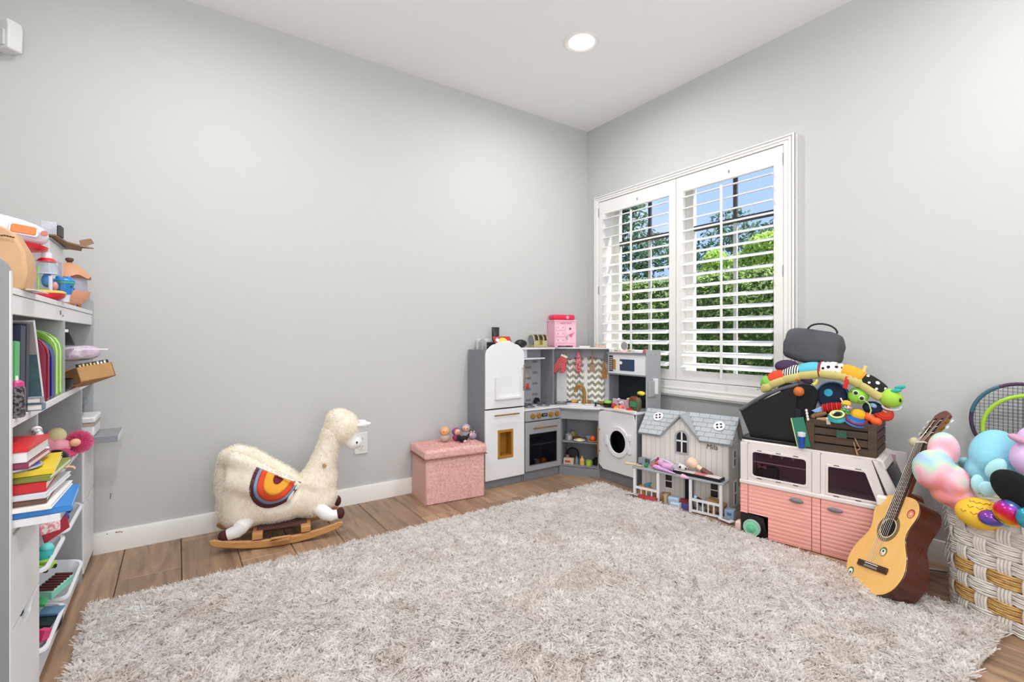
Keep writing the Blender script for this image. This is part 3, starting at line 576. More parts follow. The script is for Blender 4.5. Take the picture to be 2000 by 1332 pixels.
obj('base', B().lathe([(.0, 0), (.05, 0), (.075, .012), (.08, .022), (.074, .028), (0, .028)], 32), M_red, t, bevel=.002)
obj('rim', B().lathe([(.06, .027), (.081, .026), (.082, .032), (.07, .036), (.06, .036)], 32), mat('toy_yellow', '#f0c864', .35), t)
obj('dome', B().lathe([(.0665, .036), (.066, .08), (.056, .118), (.036, .14), (.02, .147), (.0195, .146), ], 32), glassmat('clear_plastic', '#f2f8fb', .12), t)
obj('inner_post', B().cyl((-.03, -.02, .036), (-.03, -.02, .125), .007), mat('post_green', '#b8d48a', .4), t); obj('inner_post', B().cyl((.02, -.03, .036), (.02, -.03, .09), .009), M_tw, t, label='white inner post')
obj('inner_ball', B().sph((.0, .012, .075), .026), mat('ball_blue', '#4f8fd0', .35), t); obj('inner_ball', B().sph((.03, .01, .055), .017), mat('ball_pink', '#e79a9c', .35), t, label='pink inner ball')
obj('inner_floor', B().lathe([(0, .098), (.045, .098), (.045, .102), (0, .102)], 24), M_tw, t)
obj('collar', B().lathe([(.0, .146), (.045, .144), (.03, .156), (.018, .158), (0, .158)], 24), M_red, t); obj('neck', B().lathe([(0, .157), (.022, .157), (.022, .178), (0, .178)], 20), M_tw, t)
# tall white box with torn cardboard and a carton on top
t = thing('white_storage_box', 'tall white box on top of the shelf unit behind the blue frog cup', 'box', S(.69, .102, ZT), R(90)); bx_ = B().box(-.10, .11, -.07, .12, 0, .19)
obj('carton_body', bx_, M_white, t, bevel=.002, smooth=False); obj('top_flap', B().box(-.105, .115, -.075, .125, .19, .195), M_sgrey, t, smooth=False)
obj('front_print', B().box(.02, .09, -.0706, -.07, .05, .14), mat('print_grey', '#c4c6d4', .5), t)
t = thing('torn_cardboard', 'torn brown cardboard sheet sticking out over the white box', 'cardboard', S(.72, .09, ZT + .196), R(88))
pr = [(-.15, -.08), (-.02, -.085), (.05, -.11), (.12, -.13), (.115, -.10), (.19, -.085), (.15, -.06), (.20, -.02), (.12, .02), (.05, .08), (-.15, .10)]
b = B(); n_ = len(pr); vs = [(x, y, .002 + (.025 * ((x - .05) / .15) ** 2 * (1 if y < -.09 else .2) if x > .05 else 0)) for x, y in pr]; vs += [(x, y, z + .004) for x, y, z in vs]
b.add(vs, [tuple(range(n_))[::-1], tuple(range(n_, 2 * n_))] + [(i, (i + 1) % n_, n_ + (i + 1) % n_, n_ + i) for i in range(n_)]); obj('sheet', b, mat('cardboard_dark', '#8d6f50', .85, bump=(40, .5, .003)), t, smooth=False)
obj('curled_flap', B().add([(.08, -.10, .004), (.17, -.12, .035), (.16, -.112, .05), (.09, -.095, .03), (.08, -.104, .004), (.17, -.124, .035), (.16, -.116, .05), (.09, -.099, .03)], [(0, 1, 2, 3), (4, 7, 6, 5), (0, 4, 5, 1), (1, 5, 6, 2), (2, 6, 7, 3), (3, 7, 4, 0)]), mat('cardboard_dark', ''), t, smooth=False)
t = thing('small_carton', 'small silver-grey carton lying on the torn cardboard', 'box', (at(103, 470, y=2.04).x, 2.04, ZT + .2035), 0); obj('carton_body', B().box(-.024, .012, -.02, .03, 0, .042), mat('carton_silver', '#c2c6d0', .4, var=(25, .1), hx2='#a9afbc'), t, smooth=False, bevel=.001); obj('carton_edge', B().box(.0125, .022, -.018, .026, 0, .034), mat('carton_black', '#3c3b38', .6), t, smooth=False, bevel=.002)
t = thing('frog_cup', 'blue frog-faced cup between the dome toy and the jar', 'cup', (at(125, 545, y=2.0).x, 2.0, ZT + .0495)); t.scale = (.62, .62, .66); M_fb = mat('frog_blue', '#2c86d2', .35)
obj('cup_body', B().lathe([(0, -.04), (.028, -.04), (.036, -.01), (.038, .01), (0, .01)], 24), M_fb, t); obj('cup_rim', B().lathe([(.0, .01), (.043, .010), (.044, .018), (0, .018)], 24), mat('frog_green', '#4fae7c', .35), t)
obj('cup_lid', B().sph((0, 0, .022), (.042, .04, .018), 18, 8), M_fb, t); obj('eye_bump', B().sph((.02, -.02, .034), .010).sph((-.018, -.02, .036), .010), M_fb, t); [obj('spot', B().sph(p_, .005), mat('frog_dark', '#15406e', .4), t) for p_ in ((.034, .012, -.012), (.03, -.022, -.004))]
obj('stand', B().cyl((0, 0, -.075), (0, 0, -.04), .02, .024), M_tw, t)
t = thing('cookie_jar', 'peach round toy house jar with a scalloped roof and brown knob', 'jar', S(1.09, .055, ZT), R(-30)); M_peach = mat('jar_peach', '#e3a184', .4)
obj('feet', B().cyl((.02, -.015, 0), (.02, -.015, .02), .007).cyl((.0, -.025, 0), (0, -.025, .02), .007).cyl((-.02, .015, 0), (-.02, .015, .02), .007).cyl((.02, .018, 0), (.02, .018, .02), .007), mat('jar_feet', '#a8704a', .4), t)
obj('bowl', B().lathe([(0, .016), (.03, .018), (.052, .034), (.060, .055), (.062, .068), (0, .068)], 32), M_peach, t)
obj('wall_band', B().lathe([(0, .068), (.054, .068), (.052, .105), (.050, .128), (0, .128)], 32), mat('jar_lilac', '#a9a6b8', .4), t)
b = B(); n_ = 48; vs = []; prof = [(.064, .124, 1), (.055, .140, .5), (.034, .163, 0), (.012, .178, 0), (.0, .18, 0)]
for r_, z_, s_ in prof:
    for j in range(n_): a = 2 * PI * j / n_; vs.append((r_ * math.cos(a) * (1 + .04 * s_ * math.cos(6 * a)), r_ * math.sin(a) * (1 + .04 * s_ * math.cos(6 * a)), z_ - .006 * s_ * math.cos(6 * a)))
b.add(vs, [(i * n_ + j, i * n_ + (j + 1) % n_, (i + 1) * n_ + (j + 1) % n_, (i + 1) * n_ + j) for i in range(4) for j in range(n_)] + [tuple(range(n_))[::-1]]); obj('roof', b, mat('jar_roof', '#d39c78', .45), t)
obj('knob', B().lathe([(.009, .176), (.008, .182), (.013, .188), (.012, .196), (0, .199)], 16), mat('jar_knob', '#5b3d2c', .4), t)
fl = B()
for k_ in range(3):
    a = R(-60 - 55 * k_)
    for j in range(5): fl.sph((.053 * math.cos(a) + .011 * math.cos(j * 1.26) * -math.sin(a), .053 * math.sin(a) + .011 * math.cos(j * 1.26) * math.cos(a), .098 + .011 * math.sin(j * 1.26)), .0075, 8, 6)
obj('flower', fl, mat('jar_flower', '#d8917c', .45), t)

# ---- lower shelf, near bay: stacked books sticking out ----
def flat(lab, xc, out, z, size, rz, cover, page='#efece4', group='books piled in the lower near bay', txt=None, name='picture_book'):
    """book lying flat, sticking out; size=(depth, length along shelf, thickness); spine toward the camera end"""
    d, l, th = size; c = S(xc, -out + d / 2, z + th / 2)
    t = thing(name, lab, 'book', c, group=group, rot=(0, 0, R(90 + rz))); m = mat('cover_' + cover.strip('#'), cover, .4); w = l
    obj('cover', B().box(-w / 2, w / 2, -d / 2, d / 2, -th / 2, -th / 2 + .002).box(-w / 2, w / 2, -d / 2, d / 2, th / 2 - .002, th / 2).box(-w / 2, -w / 2 + .002, -d / 2, d / 2, -th / 2 + .0018, th / 2 - .0018), m, t, smooth=False, bevel=.0006, seg=1)
    obj('pages', B().box(-w / 2 + .002, w / 2 - .003, -d / 2 + .002, d / 2 - .002, -th / 2 + .002, th / 2 - .002), mat('paper_' + page.strip('#'), page, .8), t, smooth=False)
    if txt: text(txt, th * .62, mat('white_ink', '#f4f4f4', .5), t, (-w / 2 - .0004, 0, 0), (R(90), 0, R(-90)), 'spine_lettering')
    return t
z = .5055; st = [
 ('white ring binder at the bottom of the lower near bay', .12, .075, (.26, .20, .016), 0, '#e6e6ea'),
 ('sky blue hardback near the bottom of the lower near stack', .115, .088, (.25, .19, .014), 3, '#2f83cf'),
 ('white cardboard folder in the lower near stack', .12, .066, (.26, .21, .010), -2, '#f1efe9'),
 ('brown covered book in the middle of the lower near stack', .11, .05, (.24, .18, .012), 2, '#6b4b41'),
 ('pale grey picture book in the middle of the lower near stack', .125, .06, (.25, .20, .011), -4, '#d6d8e2'),
 ('red spined book with white lettering in the lower near stack', .12, .048, (.24, .19, .020), 2, '#c4202c'),
 ('olive green book under the yellow book', .135, .062, (.24, .19, .012), -3, '#7f8a3e'),
 ('bright yellow book near the top of the lower near stack', .13, .055, (.24, .19, .013), 4, '#e6c72c')]
for i, (lab, xc, out, size, rz, col) in enumerate(st):
    flat(lab, xc, out, z, size, rz, col, txt='LLUSTE' if i == 5 else None); z += size[2] + .0008
t = thing('toy_paddle', 'round dark blue paddle lying on the yellow book', 'paddle', S(.07, .02, z + .001)); obj('disc', B().lathe([(0, 0), (.055, 0), (.058, .004), (.055, .006), (0, .006)], 28), mat('paddle_blue', '#1f4f9c', .35), t); obj('rim', B().tube([(.057 * math.cos(a * PI / 12), .057 * math.sin(a * PI / 12), .004) for a in range(24)], .0025, 6, closed=True), M_sgrey, t)
flat('thin maroon book under the red box', .11, .03, z + .008, (.22, .17, .012), -3, '#8a3a50'); 
t = thing('red_box', 'red lidded game box on top of the lower near stack', 'box', S(.11, .06, z + .021), R(88)); obj('box_tray', B().box(-.085, .085, -.085, .085, 0, .022), M_white, t, smooth=False, bevel=.001); obj('lid', B().box(-.088, .088, -.088, .088, .0225, .032), mat('box_red', '#d3232c', .35), t, smooth=False, bevel=.001)
t = thing('pencil_tube', 'clear lettered tube leaning over the yellow book', 'tube', (at(80, 884, y=1.62).x, 1.62, z + .035), rot=(R(-52), R(0), R(25))); obj('tube_body', B().cyl((0, 0, -.035), (0, 0, .035), .010), mat('tube_print', '#cfcfd2', .3, var=(90, .05), hx2='#7a787a'), t); obj('cap', B().cyl((0, 0, .035), (0, 0, .042), .0108), mat('cap_clear', '#e9e6e6', .2), t)

# ---- lower shelf, middle bay: doll with pompom, black bowl ----
t = thing('fairy_doll', 'soft pink fairy doll lying in the lower middle bay', 'doll', (-.375, 2.17, .5057), R(25)); t.scale = (.7, .7, .85); M_pk = mat('fairy_pink', '#e59aa6', .8, bump=(60, .4, .002)); M_skin = mat('doll_skin', '#e8b490', .6)
obj('body', B().sph((.0, -.02, .05), (.06, .045, .045)).sph((.07, -.03, .045), (.05, .03, .03)), M_pk, t, remesh=.005, smoothit=3); obj('wing', B().sph((-.05, .0, .09), (.05, .012, .06), rot=(0, .5, 0)).sph((-.03, .02, .14), (.035, .01, .035)), mat('fairy_tulle', '#d87aa2', .7, bump=(90, .8, .003)), t)
obj('head', B().sph((.07, .0, .085), (.04, .035, .032)), mat('doll_hair', '#d9cf9e', .7), t); obj('foot', B().sph((.125, -.05, .055), (.022, .016, .016)), M_skin, t); obj('dress', B().lathe([(.02, 0), (.065, -.01), (.07, -.006), (.03, .02)], 20, c=(.06, -.05, .02)), mat('fairy_magenta', '#b7386a', .7), t)
t = thing('pompom', 'bright pink fluffy pompom in front of the doll', 'pompom', (-.278, 2.225, .5455)); cp = obj('core', B().sph((0, 0, 0), .024), mat('pom_core', '#e8609a', .9), t); P, N = sample(cp, 2600); strands('fluff', P, N, .02, .0016, strandmat('pom_yarn', '#ee6aa4', '#ffa6d2', '#ff8cb4', transl=.4), t, lean=.3, jitter=.6)
t = thing('plastic_case', 'clear plastic case propped upright behind the pompom', 'case', S(.86, .17, .5055), rot=(0, 0, R(74))); obj('case_panel', B().box(-.10, .10, -.002, .002, 0, .16), glassmat('case_clear', '#c9d4d6', .3), t); obj('case_edge', B().ring(rrect(-.10, .10, 0, .16, .008), rrect(-.094, .094, .006, .154, .006), -.004, .004, 'y'), mat('case_edge', '#9db0bb', .3), t)
t = thing('round_bowl', 'glossy black round bowl on the edge of the lower shelf', 'bowl', (-.306, 2.03, .533)); obj('shell', B().sph((0, 0, 0), (.03, .03, .027), 24, 12), mat('gloss_black', '#0f0f12', .08), t)
t = thing('doll_hand', 'small peach toy hand hanging over the shelf edge', 'toy', tuple(at(129, 912, z=.5125)), R(90)); t.scale = (.7, .7, .7); obj('palm', B().sph((0, 0, 0), (.012, .016, .007)), M_skin, t)
for k_ in range(4): obj('finger', B().tube([(-.009 + k_ * .006, -.012, 0), (-.009 + k_ * .006, -.024, -.003), (-.009 + k_ * .006, -.03, -.012)], [.0028, .0026, .002], 6), M_skin, t)
# far bay
t = thing('white_lidded_box', 'white lidded box in the lower far bay', 'box', S(1.06, .055, .532), R(90)); obj('box_body', B().box(-.085, .085, -.085, .10, 0, .05), M_white, t, bevel=.006); obj('lid', B().box(-.088, .088, -.088, .103, .052, .075), M_white, t, bevel=.006); obj('stripe', B().box(-.086, .086, -.0862, .10, .04, .051), mat('stripe_taupe', '#b8a79f', .5), t)
t = thing('silver_book', 'thick grey book jutting out under the white lidded box', 'book', S(1.06, .0, .519), R(90)); obj('cover', B().box(-.09, .10, -.10, .12, -.0125, .0125), mat('cover_gr', '#8e9296', .35), t, bevel=.001); obj('pages', B().box(-.088, .102, -.102, .118, -.0095, .0095), mat('paper_grey2', '#d9dadb', .8), t)
t = thing('clear_tub', 'clear round tub of orange and black pieces on the white lidded box', 'tub', S(1.04, .05, .608), 0); obj('tub_body', B().lathe([(.0, 0), (.042, 0), (.044, .04), (.04, .04), (.04, .003), (0, .003)], 24), glassmat('clear_plastic', ''), t); obj('pieces', B().sph((-.01, 0, .016), (.028, .03, .012)), M_or, t); obj('dark_pieces', B().sph((.02, -.01, .014), (.018, .02, .011)), M_blk, t)
t = thing('clear_box', 'clear box with teal card on top of the clear tub', 'box', S(1.04, .05, .649), R(90)); obj('box_shell', B().box(-.05, .05, -.05, .05, 0, .022), glassmat('clear_plastic', ''), t); obj('card', B().box(-.03, .03, -.035, .035, .003, .012), mat('card_teal', '#3fa08a', .5), t)

# ---- contents of the bins ----
M_nb = mat('gloss_navy', '#1a2f86', .12)
t = thing('toy_whale', 'shiny dark blue toy whale in the upper far bin', 'toy', tuple(at(116, 1008, x=-.305) - Vector((0, 0, .03))), R(70)); t.scale = (.55,) * 3; obj('body', B().sph((-.03, 0, .045), (.075, .055, .045), 24, 12).sph((.06, .01, .075), (.042, .04, .038), 20, 10), M_nb, t, remesh=.005, smoothit=2); obj('tail', B().sph((-.10, 0, .065), (.02, .03, .008)), M_nb, t)
t = thing('red_folder', 'dark red folded card standing in the upper far bin', 'folder', tuple(at(112, 1036, x=-.288)), rot=(R(-8), R(-8), R(62))); t.scale = (.62,) * 3; obj('panel', B().box(-.08, .06, -.004, .0, -.02, .04), mat('folder_red', '#9c2436', .4), t, smooth=False); obj('flap', B().box(.058, .064, -.004, .04, -.02, .04), mat('folder_red2', '#b83244', .4), t, smooth=False)
t = thing('pink_case', 'pink striped soft case in the upper far bin', 'case', tuple(at(91, 1040, x=-.295)), R(40)); t.scale = (.5,) * 3; obj('case_body', B().box(-.05, .05, -.03, .03, 0, .05), mat('case_pink', '#dc8a98', .6, var=(60, .05), hx2='#f2dcd8'), t, bevel=.006)
t = thing('cow_toy', 'small pink and black soft toy at the back of the upper far bin', 'soft toy', tuple(at(89, 982, x=-.31))); t.scale = (.6,) * 3; obj('head', B().sph((0, 0, 0), (.028, .026, .024)), mat('cow_pink', '#dda3bd', .8), t); obj('ear', B().sph((.02, -.01, .02), (.01, .006, .012)), M_blk, t); obj('ear', B().sph((-.02, -.01, .02), (.01, .006, .012)), M_blk, t); obj('body', B().sph((0, .01, -.04), (.03, .03, .035)), mat('cow_white', '#ece6e6', .8), t)
t = thing('toy_cup', 'turquoise plastic cup toy in the upper near bin', 'toy', tuple(at(86, 1092, x=-.297))); t.scale = (.55,) * 3; obj('cup', B().lathe([(.0, 0), (.03, 0), (.04, .05), (.036, .05), (.028, .01), (0, .01)], 20), mat('aqua', '#43c4c4', .35), t); obj('ball', B().sph((.01, 0, .05), .028), mat('aqua2', '#6cd8d2', .35), t)
t = thing('lime_toy', 'lime green toy car in the upper near bin', 'toy', tuple(at(88, 1112, x=-.292)), R(60)); t.scale = (.55,) * 3; obj('body', B().box(-.04, .04, -.025, .025, 0, .03).box(-.02, .025, -.02, .02, .03, .048), mat('lime', '#a8d65c', .35), t, bevel=.006); obj('wheels', B().cyl((-.025, -.028, .004), (-.025, .028, .004), .01).cyl((.025, -.028, .004), (.025, .028, .004), .01), M_blk, t)
t = thing('mint_box', 'mint green box with dark red ribbons in the lower far bin', 'box', tuple(at(108, 1152, x=-.298)), rot=(R(10), R(-10), R(62))); t.scale = (.45, .5, .7); obj('box_body', B().box(-.09, .09, -.04, .06, 0, .036), mat('mint', '#8fd9c4', .4), t, bevel=.003)
for k_ in range(7): obj('ribbon', B().obox((-.08 + k_ * .026, .005, .040), (.012, .085, .008), (0, 0, .25)), mat('ribbon_red', '#5b1c22', .4), t)
t = thing('dark_green_bag', 'dark green lidded box in the lower near bin', 'box', tuple(at(93, 1240, x=-.305)), rot=(R(8), 0, R(80))); t.scale = (.5, .4, .8); obj('box_body', B().box(-.09, .09, -.04, .08, 0, .065), mat('deep_teal', '#12292b', .6), t, bevel=.004); obj('lid', B().box(.0, .09, -.042, .08, .066, .076), mat('steel_blue', '#5f86a6', .4), t, bevel=.002)
t = thing('pink_block', 'bright pink block in the lower near bin', 'block', tuple(at(82, 1243, x=-.292)), rot=(.2, .3, 1.2)); t.scale = (.5,) * 3; obj('block_body', B().box(-.03, .03, -.02, .02, -.02, .035), mat('hot_pink', '#d8336f', .4), t, bevel=.002)
t = thing('green_toy', 'small green toy clip in the lower near bin', 'toy', tuple(at(82, 1176, x=-.296))); t.scale = (.6,) * 3; obj('clip', B().obox((0, 0, 0), (.03, .05, .016), (.2, .3, 0)), mat('clip_green', '#2f9a56', .4), t, bevel=.003)
# ---------------- play kitchen around the corner ----------------
FY = 2.445; FD = .19
M_k = M_dgrey; M_kw = mat('kitchen_white', '#e7e7ea', .35); M_hole = mat('dark_cavity', '#3a3b3f', .6)
M_gp = mat('brass_plastic', '#a5762e', .35, metal=.35); M_dglass = mat('smoked_glass', '#2a2c31', .12)
fr = thing('toy_fridge', 'grey and white toy fridge with an arched door, beside the pink ottoman', 'toy fridge', (1.495, FY, 0), group='play kitchen units')
FW = .29
obj('carcass', B().box(0, .009, .004, FD, 0, .828).box(FW - .009, FW, .004, FD, 0, .828).box(.009, FW - .009, FD - .008, FD, .0, .828).box(.009, FW - .009, .004, FD - .008, .819, .828).box(.009, FW - .009, .004, FD - .008, .45, .458), M_k, fr, smooth=False, bevel=.0008, seg=1)
obj('plinth', B().box(.009, FW - .009, .016, .024, 0, .05), M_k, fr, smooth=False)
arch = [(.004, .478), (FW - .004, .478), (FW - .004, .80)] + [(FW / 2 + (FW / 2 - .004) * c_, .80 + z_) for c_, z_ in ((.96, .022), (.82, .042), (.66, .058), (.58, .062))] + [(FW / 2 + .07 * math.cos(R(a)), .858 + .022 * math.sin(R(a))) for a in range(15, 166, 15)] + [(FW / 2 - (FW / 2 - .004) * c_, .80 + z_) for c_, z_ in ((.58, .062), (.66, .058), (.82, .042), (.96, .022))] + [(.004, .80)]
d1 = obj('door', B().prism(arch, -.010, .0, 'y'), M_kw, fr, smooth=False, bevel=.0012)
ux0, ux1, uz0, uz1 = .068, .262, .532, .665
obj('memo_frame', B().box(ux0, ux0 + .012, -.028, -.0105, uz0, uz1).box(ux1 - .012, ux1, -.028, -.0105, uz0, uz1 - .002).box(ux0 + .012, ux1 - .012, -.028, -.0105, uz0, uz0 + .012), M_kw, d1, smooth=False, bevel=.0008)
hd = obj('handle', B().cyl((.272, -.030, .575), (.272, -.030, .735), .0042, n=12), mat('worn_brass', '#a08c6a', .35, metal=.8), d1)
for z in (.595, .712): obj('handle_post', B().cyl((.272, -.030, z), (.272, -.010, z), .0032, n=10), M_chrome, d1)
d2 = obj('door', B().ring([(.002, .052), (FW - .004, .052), (FW - .004, .470), (.002, .470)], [(.094, .176), (.196, .176), (.196, .340), (.094, .340)], -.010, 0, 'y').box(.0, .0, 0, 0, 0, 0), M_kw, fr, smooth=False)
dsp = obj('dispenser_frame', B().ring([(.089, .171), (.201, .171), (.201, .345), (.089, .345)], [(.103, .187), (.188, .187), (.188, .329), (.103, .329)], -.013, -.004, 'y'), mat('ochre', '#a87a2c', .4), d2, smooth=False, bevel=.001)
obj('dispenser_recess', B().ring([(.096, .178), (.194, .178), (.194, .338), (.096, .338)], [(.104, .188), (.187, .188), (.187, .328), (.104, .328)], -.003, .045, 'y').box(.094, .196, .045, .048, .176, .34), mat('ochre_deep', '#98691f', .45), d2, smooth=False)
hb = obj('handle', B().cyl((.055, -.030, .4375), (.235, -.030, .4375), .0042, n=12), M_gold, d2)
for x in (.085, .205): obj('handle_post', B().cyl((x, -.030, .4375), (x, -.010, .4375), .003, n=10), M_chrome, d2)
text('=', .012, M_sgrey, d2, (.20, -.0104, .462), (R(90), 0, 0), 'smudge') if False else None

# toy cooker
cx0 = 1.787; CW = .298
ck = thing('toy_cooker', 'grey toy cooker with brass knobs between the toy fridge and toy sink', 'toy cooker', (cx0, FY, 0), group='play kitchen units')
obj('carcass', B().box(0, .008, .002, FD, 0, .44).box(CW - .008, CW, .002, FD, 0, .44).box(.008, CW - .008, FD - .006, FD, 0, .826).box(.008, CW - .008, .002, FD - .006, .055, .063).box(.008, CW - .008, .004, FD - .006, .215, .221), M_k, ck, smooth=False)
obj('plinth', B().box(.008, CW - .008, .014, .022, 0, .05).box(0, .01, .004, .014, 0, .05), M_k, ck, smooth=False)
obj('upper_side', B().box(CW - .022, CW - .012, .055, FD - .006, .452, .826), M_k, ck, smooth=False); obj('upper_side', B().box(0, .009, .10, FD - .006, .452, .826), M_k, ck, smooth=False)
obj('top_shelf', B().box(0, CW - .012, .04, FD - .006, .826, .836), M_white, ck, smooth=False, bevel=.001)
obj('worktop', B().box(-.0, CW, -.006, FD - .006, .44, .452), M_white, ck, smooth=False, bevel=.001)
obj('hood', B().box(.012, .09, .09, FD - .006, .772, .826), M_kw, ck, smooth=False); obj('hood_shelf', B().add([(.0, .03, .762), (.215, .06, .762), (.20, .18, .762), (.0, .18, .762), (.0, .03, .770), (.215, .06, .770), (.20, .18, .770), (.0, .18, .770)], [(0, 3, 2, 1), (4, 5, 6, 7), (0, 1, 5, 4), (1, 2, 6, 5), (2, 3, 7, 6), (3, 0, 4, 7)]), M_kw, ck, smooth=False)
sp = obj('splashback', B().box(.010, CW - .024, FD - .0075, FD - .0055, .452, .826), mat('splash', '#a3a4a9', .5), ck, smooth=False)
M_t1 = mat('splash_tile', '#7c7d83', .5)
for r in range(8):
    for c in range(4):
        if (c + (r % 2)) % 2 == 0:
            x = .03 + c * .058
            obj('tile', B().box(x, x + .044, FD - .0085, FD - .0074, .47 + r * .037, .486 + r * .037), M_t1, sp, smooth=False)
pn = obj('control_panel', B().box(.004, CW - .004, -.006, .004, .374, .436), mat('panel_grey', '#9b9ca1', .4), ck, smooth=False, bevel=.001)
for x in (.062, .11, .207, .258):
    kb = obj('knob', B().cyl((x, -.006, .405), (x, -.018, .405), .0165, .0155, 20), M_gp, pn, bevel=.001); obj('grip', B().obox((x, -.022, .405), (.027, .008, .007), (0, R(-40), 0)), M_gold, kb, bevel=.0015)
dp = obj('display', B().box(.136, .182, -.0075, -.006, .394, .416), M_blk, pn, smooth=False); text('12:00', .013, mat('digit_grey', '#aeb0b8', .5), dp, (.159, -.0079, .405), (R(90), 0, 0), 'digits')
dr = obj('oven_door', B().ring([(.004, .062), (CW - .004, .062), (CW - .004, .368), (.004, .368)], [(.034, .095), (CW - .038, .095), (CW - .038, .295), (.034, .295)], -.008, .0, 'y'), mat('panel_grey', ''), ck, smooth=False)
obj('window_pane', B().box(.034, CW - .038, -.005, -.003, .095, .295), glassmat('smoke_pane', '#c4c5ca', .12), dr, smooth=False); obj('window_trim', B().ring([(.0335, .0945), (CW - .0375, .0945), (CW - .0375, .2955), (.0335, .2955)], [(.038, .099), (CW - .042, .099), (CW - .042, .291), (.038, .291)], -.0092, -.0078, 'y'), mat('trim_dgrey', '#5d5e62', .5), dr, smooth=False)
obj('handle', B().cyl((.055, -.030, .330), (CW - .055, -.030, .330), .0045, n=12), M_gold, dr)
for x in (.08, CW - .08): obj('handle_post', B().cyl((x, -.030, .330), (x, -.008, .330), .003, n=10), M_chrome, dr)
for x in (.085, .21):
    bn = obj('burner', B().lathe([(0, 0), (.045, 0), (.045, .004), (.030, .004), (.028, .010), (.012, .014), (0, .014)], 24, c=(x, .07, .453)), mat('burner_grey', '#84888f', .35, metal=.3), ck, bevel=.0005)
    for k in range(4): obj('grate_bar', B().obox((x, .07, .472), (.085, .005, .005), (0, 0, R(45 * k))), mat('grate', '#6d737b', .4, metal=.3), bn)
def dn(i): return ''
t = thing('toy_can', 'dark red toy can inside the toy oven', 'toy food', (cx0 + .075, FY + .05, .064)); obj('can_body', B().cyl((0, 0, 0), (0, 0, .03), .02), mat('can_red', '#a03038', .4), t)
t = thing('toy_cup_cream', 'cream toy cup inside the toy oven', 'toy food', (cx0 + .14, FY + .05, .064)); obj('cup_body', B().lathe([(0, 0), (.016, 0), (.021, .045), (.018, .045), (0, .01)], 18), mat('cream', '#cdbfa2', .5), t)
t = thing('toy_orange', 'orange toy fruit inside the toy oven', 'toy food', (cx0 + .20, FY + .06, .088)); obj('fruit', B().sph((0, 0, 0), .024), M_or, t)
t = thing('toy_moka_pan', 'small black arched toy pan at the back of the cooker top', 'toy pan', (cx0 + .222, FY + .15, .4525)); obj('pan_body', B().prism([(-.022, 0), (.022, 0)] + [(.022 * math.cos(R(a)), .02 + .022 * math.sin(R(a))) for a in range(0, 181, 20)], 0, .015, 'y'), M_blk, t)

# corner toy sink unit, faces the room diagonally
A_ = Vector((2.088, FY)); B_ = Vector((2.235, 2.24)); dd = (B_ - A_); SW = dd.length; rz = math.atan2(dd.y, dd.x)
sk = thing('toy_sink_unit', 'grey corner toy sink with open shelves and an arched back board', 'toy sink', (A_.x, A_.y, 0), rz, group='play kitchen units')
SKM = Matrix.Translation((A_.x, A_.y, 0)) @ Matrix.Rotation(rz, 4, 'Z')
def K(x, y, z): return tuple(SKM @ Vector((x, y, z)))
DP = .15
obj('carcass', B().box(0, .008, .0, DP, 0, .432).box(SW - .008, SW, 0, DP, 0, .432).add([(0, DP, .05), (SW, DP, .05), (SW, DP, .432), (0, DP, .432), (0, DP + .006, .05), (SW, DP + .006, .05), (SW, DP + .006, .432), (0, DP + .006, .432)], [(0, 1, 2, 3), (4, 7, 6, 5), (0, 4, 5, 1), (1, 5, 6, 2), (2, 6, 7, 3), (3, 7, 4, 0)]), M_k, sk, smooth=False)
obj('bottom_board', B().box(.008, SW - .008, 0, DP, .056, .064), M_k, sk, smooth=False); obj('shelf', B().box(.008, SW - .008, .002, DP, .213, .220), M_k, sk, smooth=False)
obj('plinth', B().box(-.006, SW + .004, -.002, .008, 0, .053), M_k, sk, smooth=False); obj('apron', B().box(0, SW, -.006, .006, .368, .43), mat('panel_grey', ''), sk, smooth=False)
tp = [(-.055, .10), (-.05, .02), (-.02, -.012)] + [(SW / 2 + (SW / 2 + .01) * math.sin(R(a)), -.030 * math.cos(R(a * .7)) - .0) for a in range(-70, 71, 20)] + [(SW + .02, -.008), (SW + .05, .03), (SW + .055, .16), (-.055, .16)]
obj('countertop', B().prism(tp, .433, .441, 'z'), M_k, sk, smooth=False, bevel=.001); obj('counter_trim', B().prism([(x * .985 + .002, y * .97 + .001) for x, y in tp], .4412, .452, 'z'), M_white, sk, smooth=False, bevel=.001)
obj('basin', B().ring(rrect(.04, SW - .04, .02, .12, .015), rrect(.048, SW - .048, .028, .112, .012), .452, .456, 'z').prism(rrect(.046, SW - .046, .026, .114, .012), .4521, .4528, 'z'), M_kw, sk, smooth=False)
# faucet
fx_, fy_ = SW / 2 + .005, .128
obj('faucet', B().tube([(fx_, fy_, .452), (fx_, fy_, .53)] + [(fx_ - .0 - .03 + .03 * math.cos(R(a)), fy_ - .0, .545 + .03 * math.sin(R(a))) for a in range(0, 181, 20)] + [(fx_ - .06, fy_, .53)], [.013, .011] + [.009] * 10 + [.012], 12), M_gp, sk)
obj('faucet_base', B().cyl((fx_, fy_, .452), (fx_, fy_, .462), .018), M_gp, sk); obj('tap_lever', B().cyl((fx_ + .035, fy_, .452), (fx_ + .035, fy_, .475), .007).obox((fx_ + .035, fy_, .478), (.03, .008, .006)), M_gp, sk)
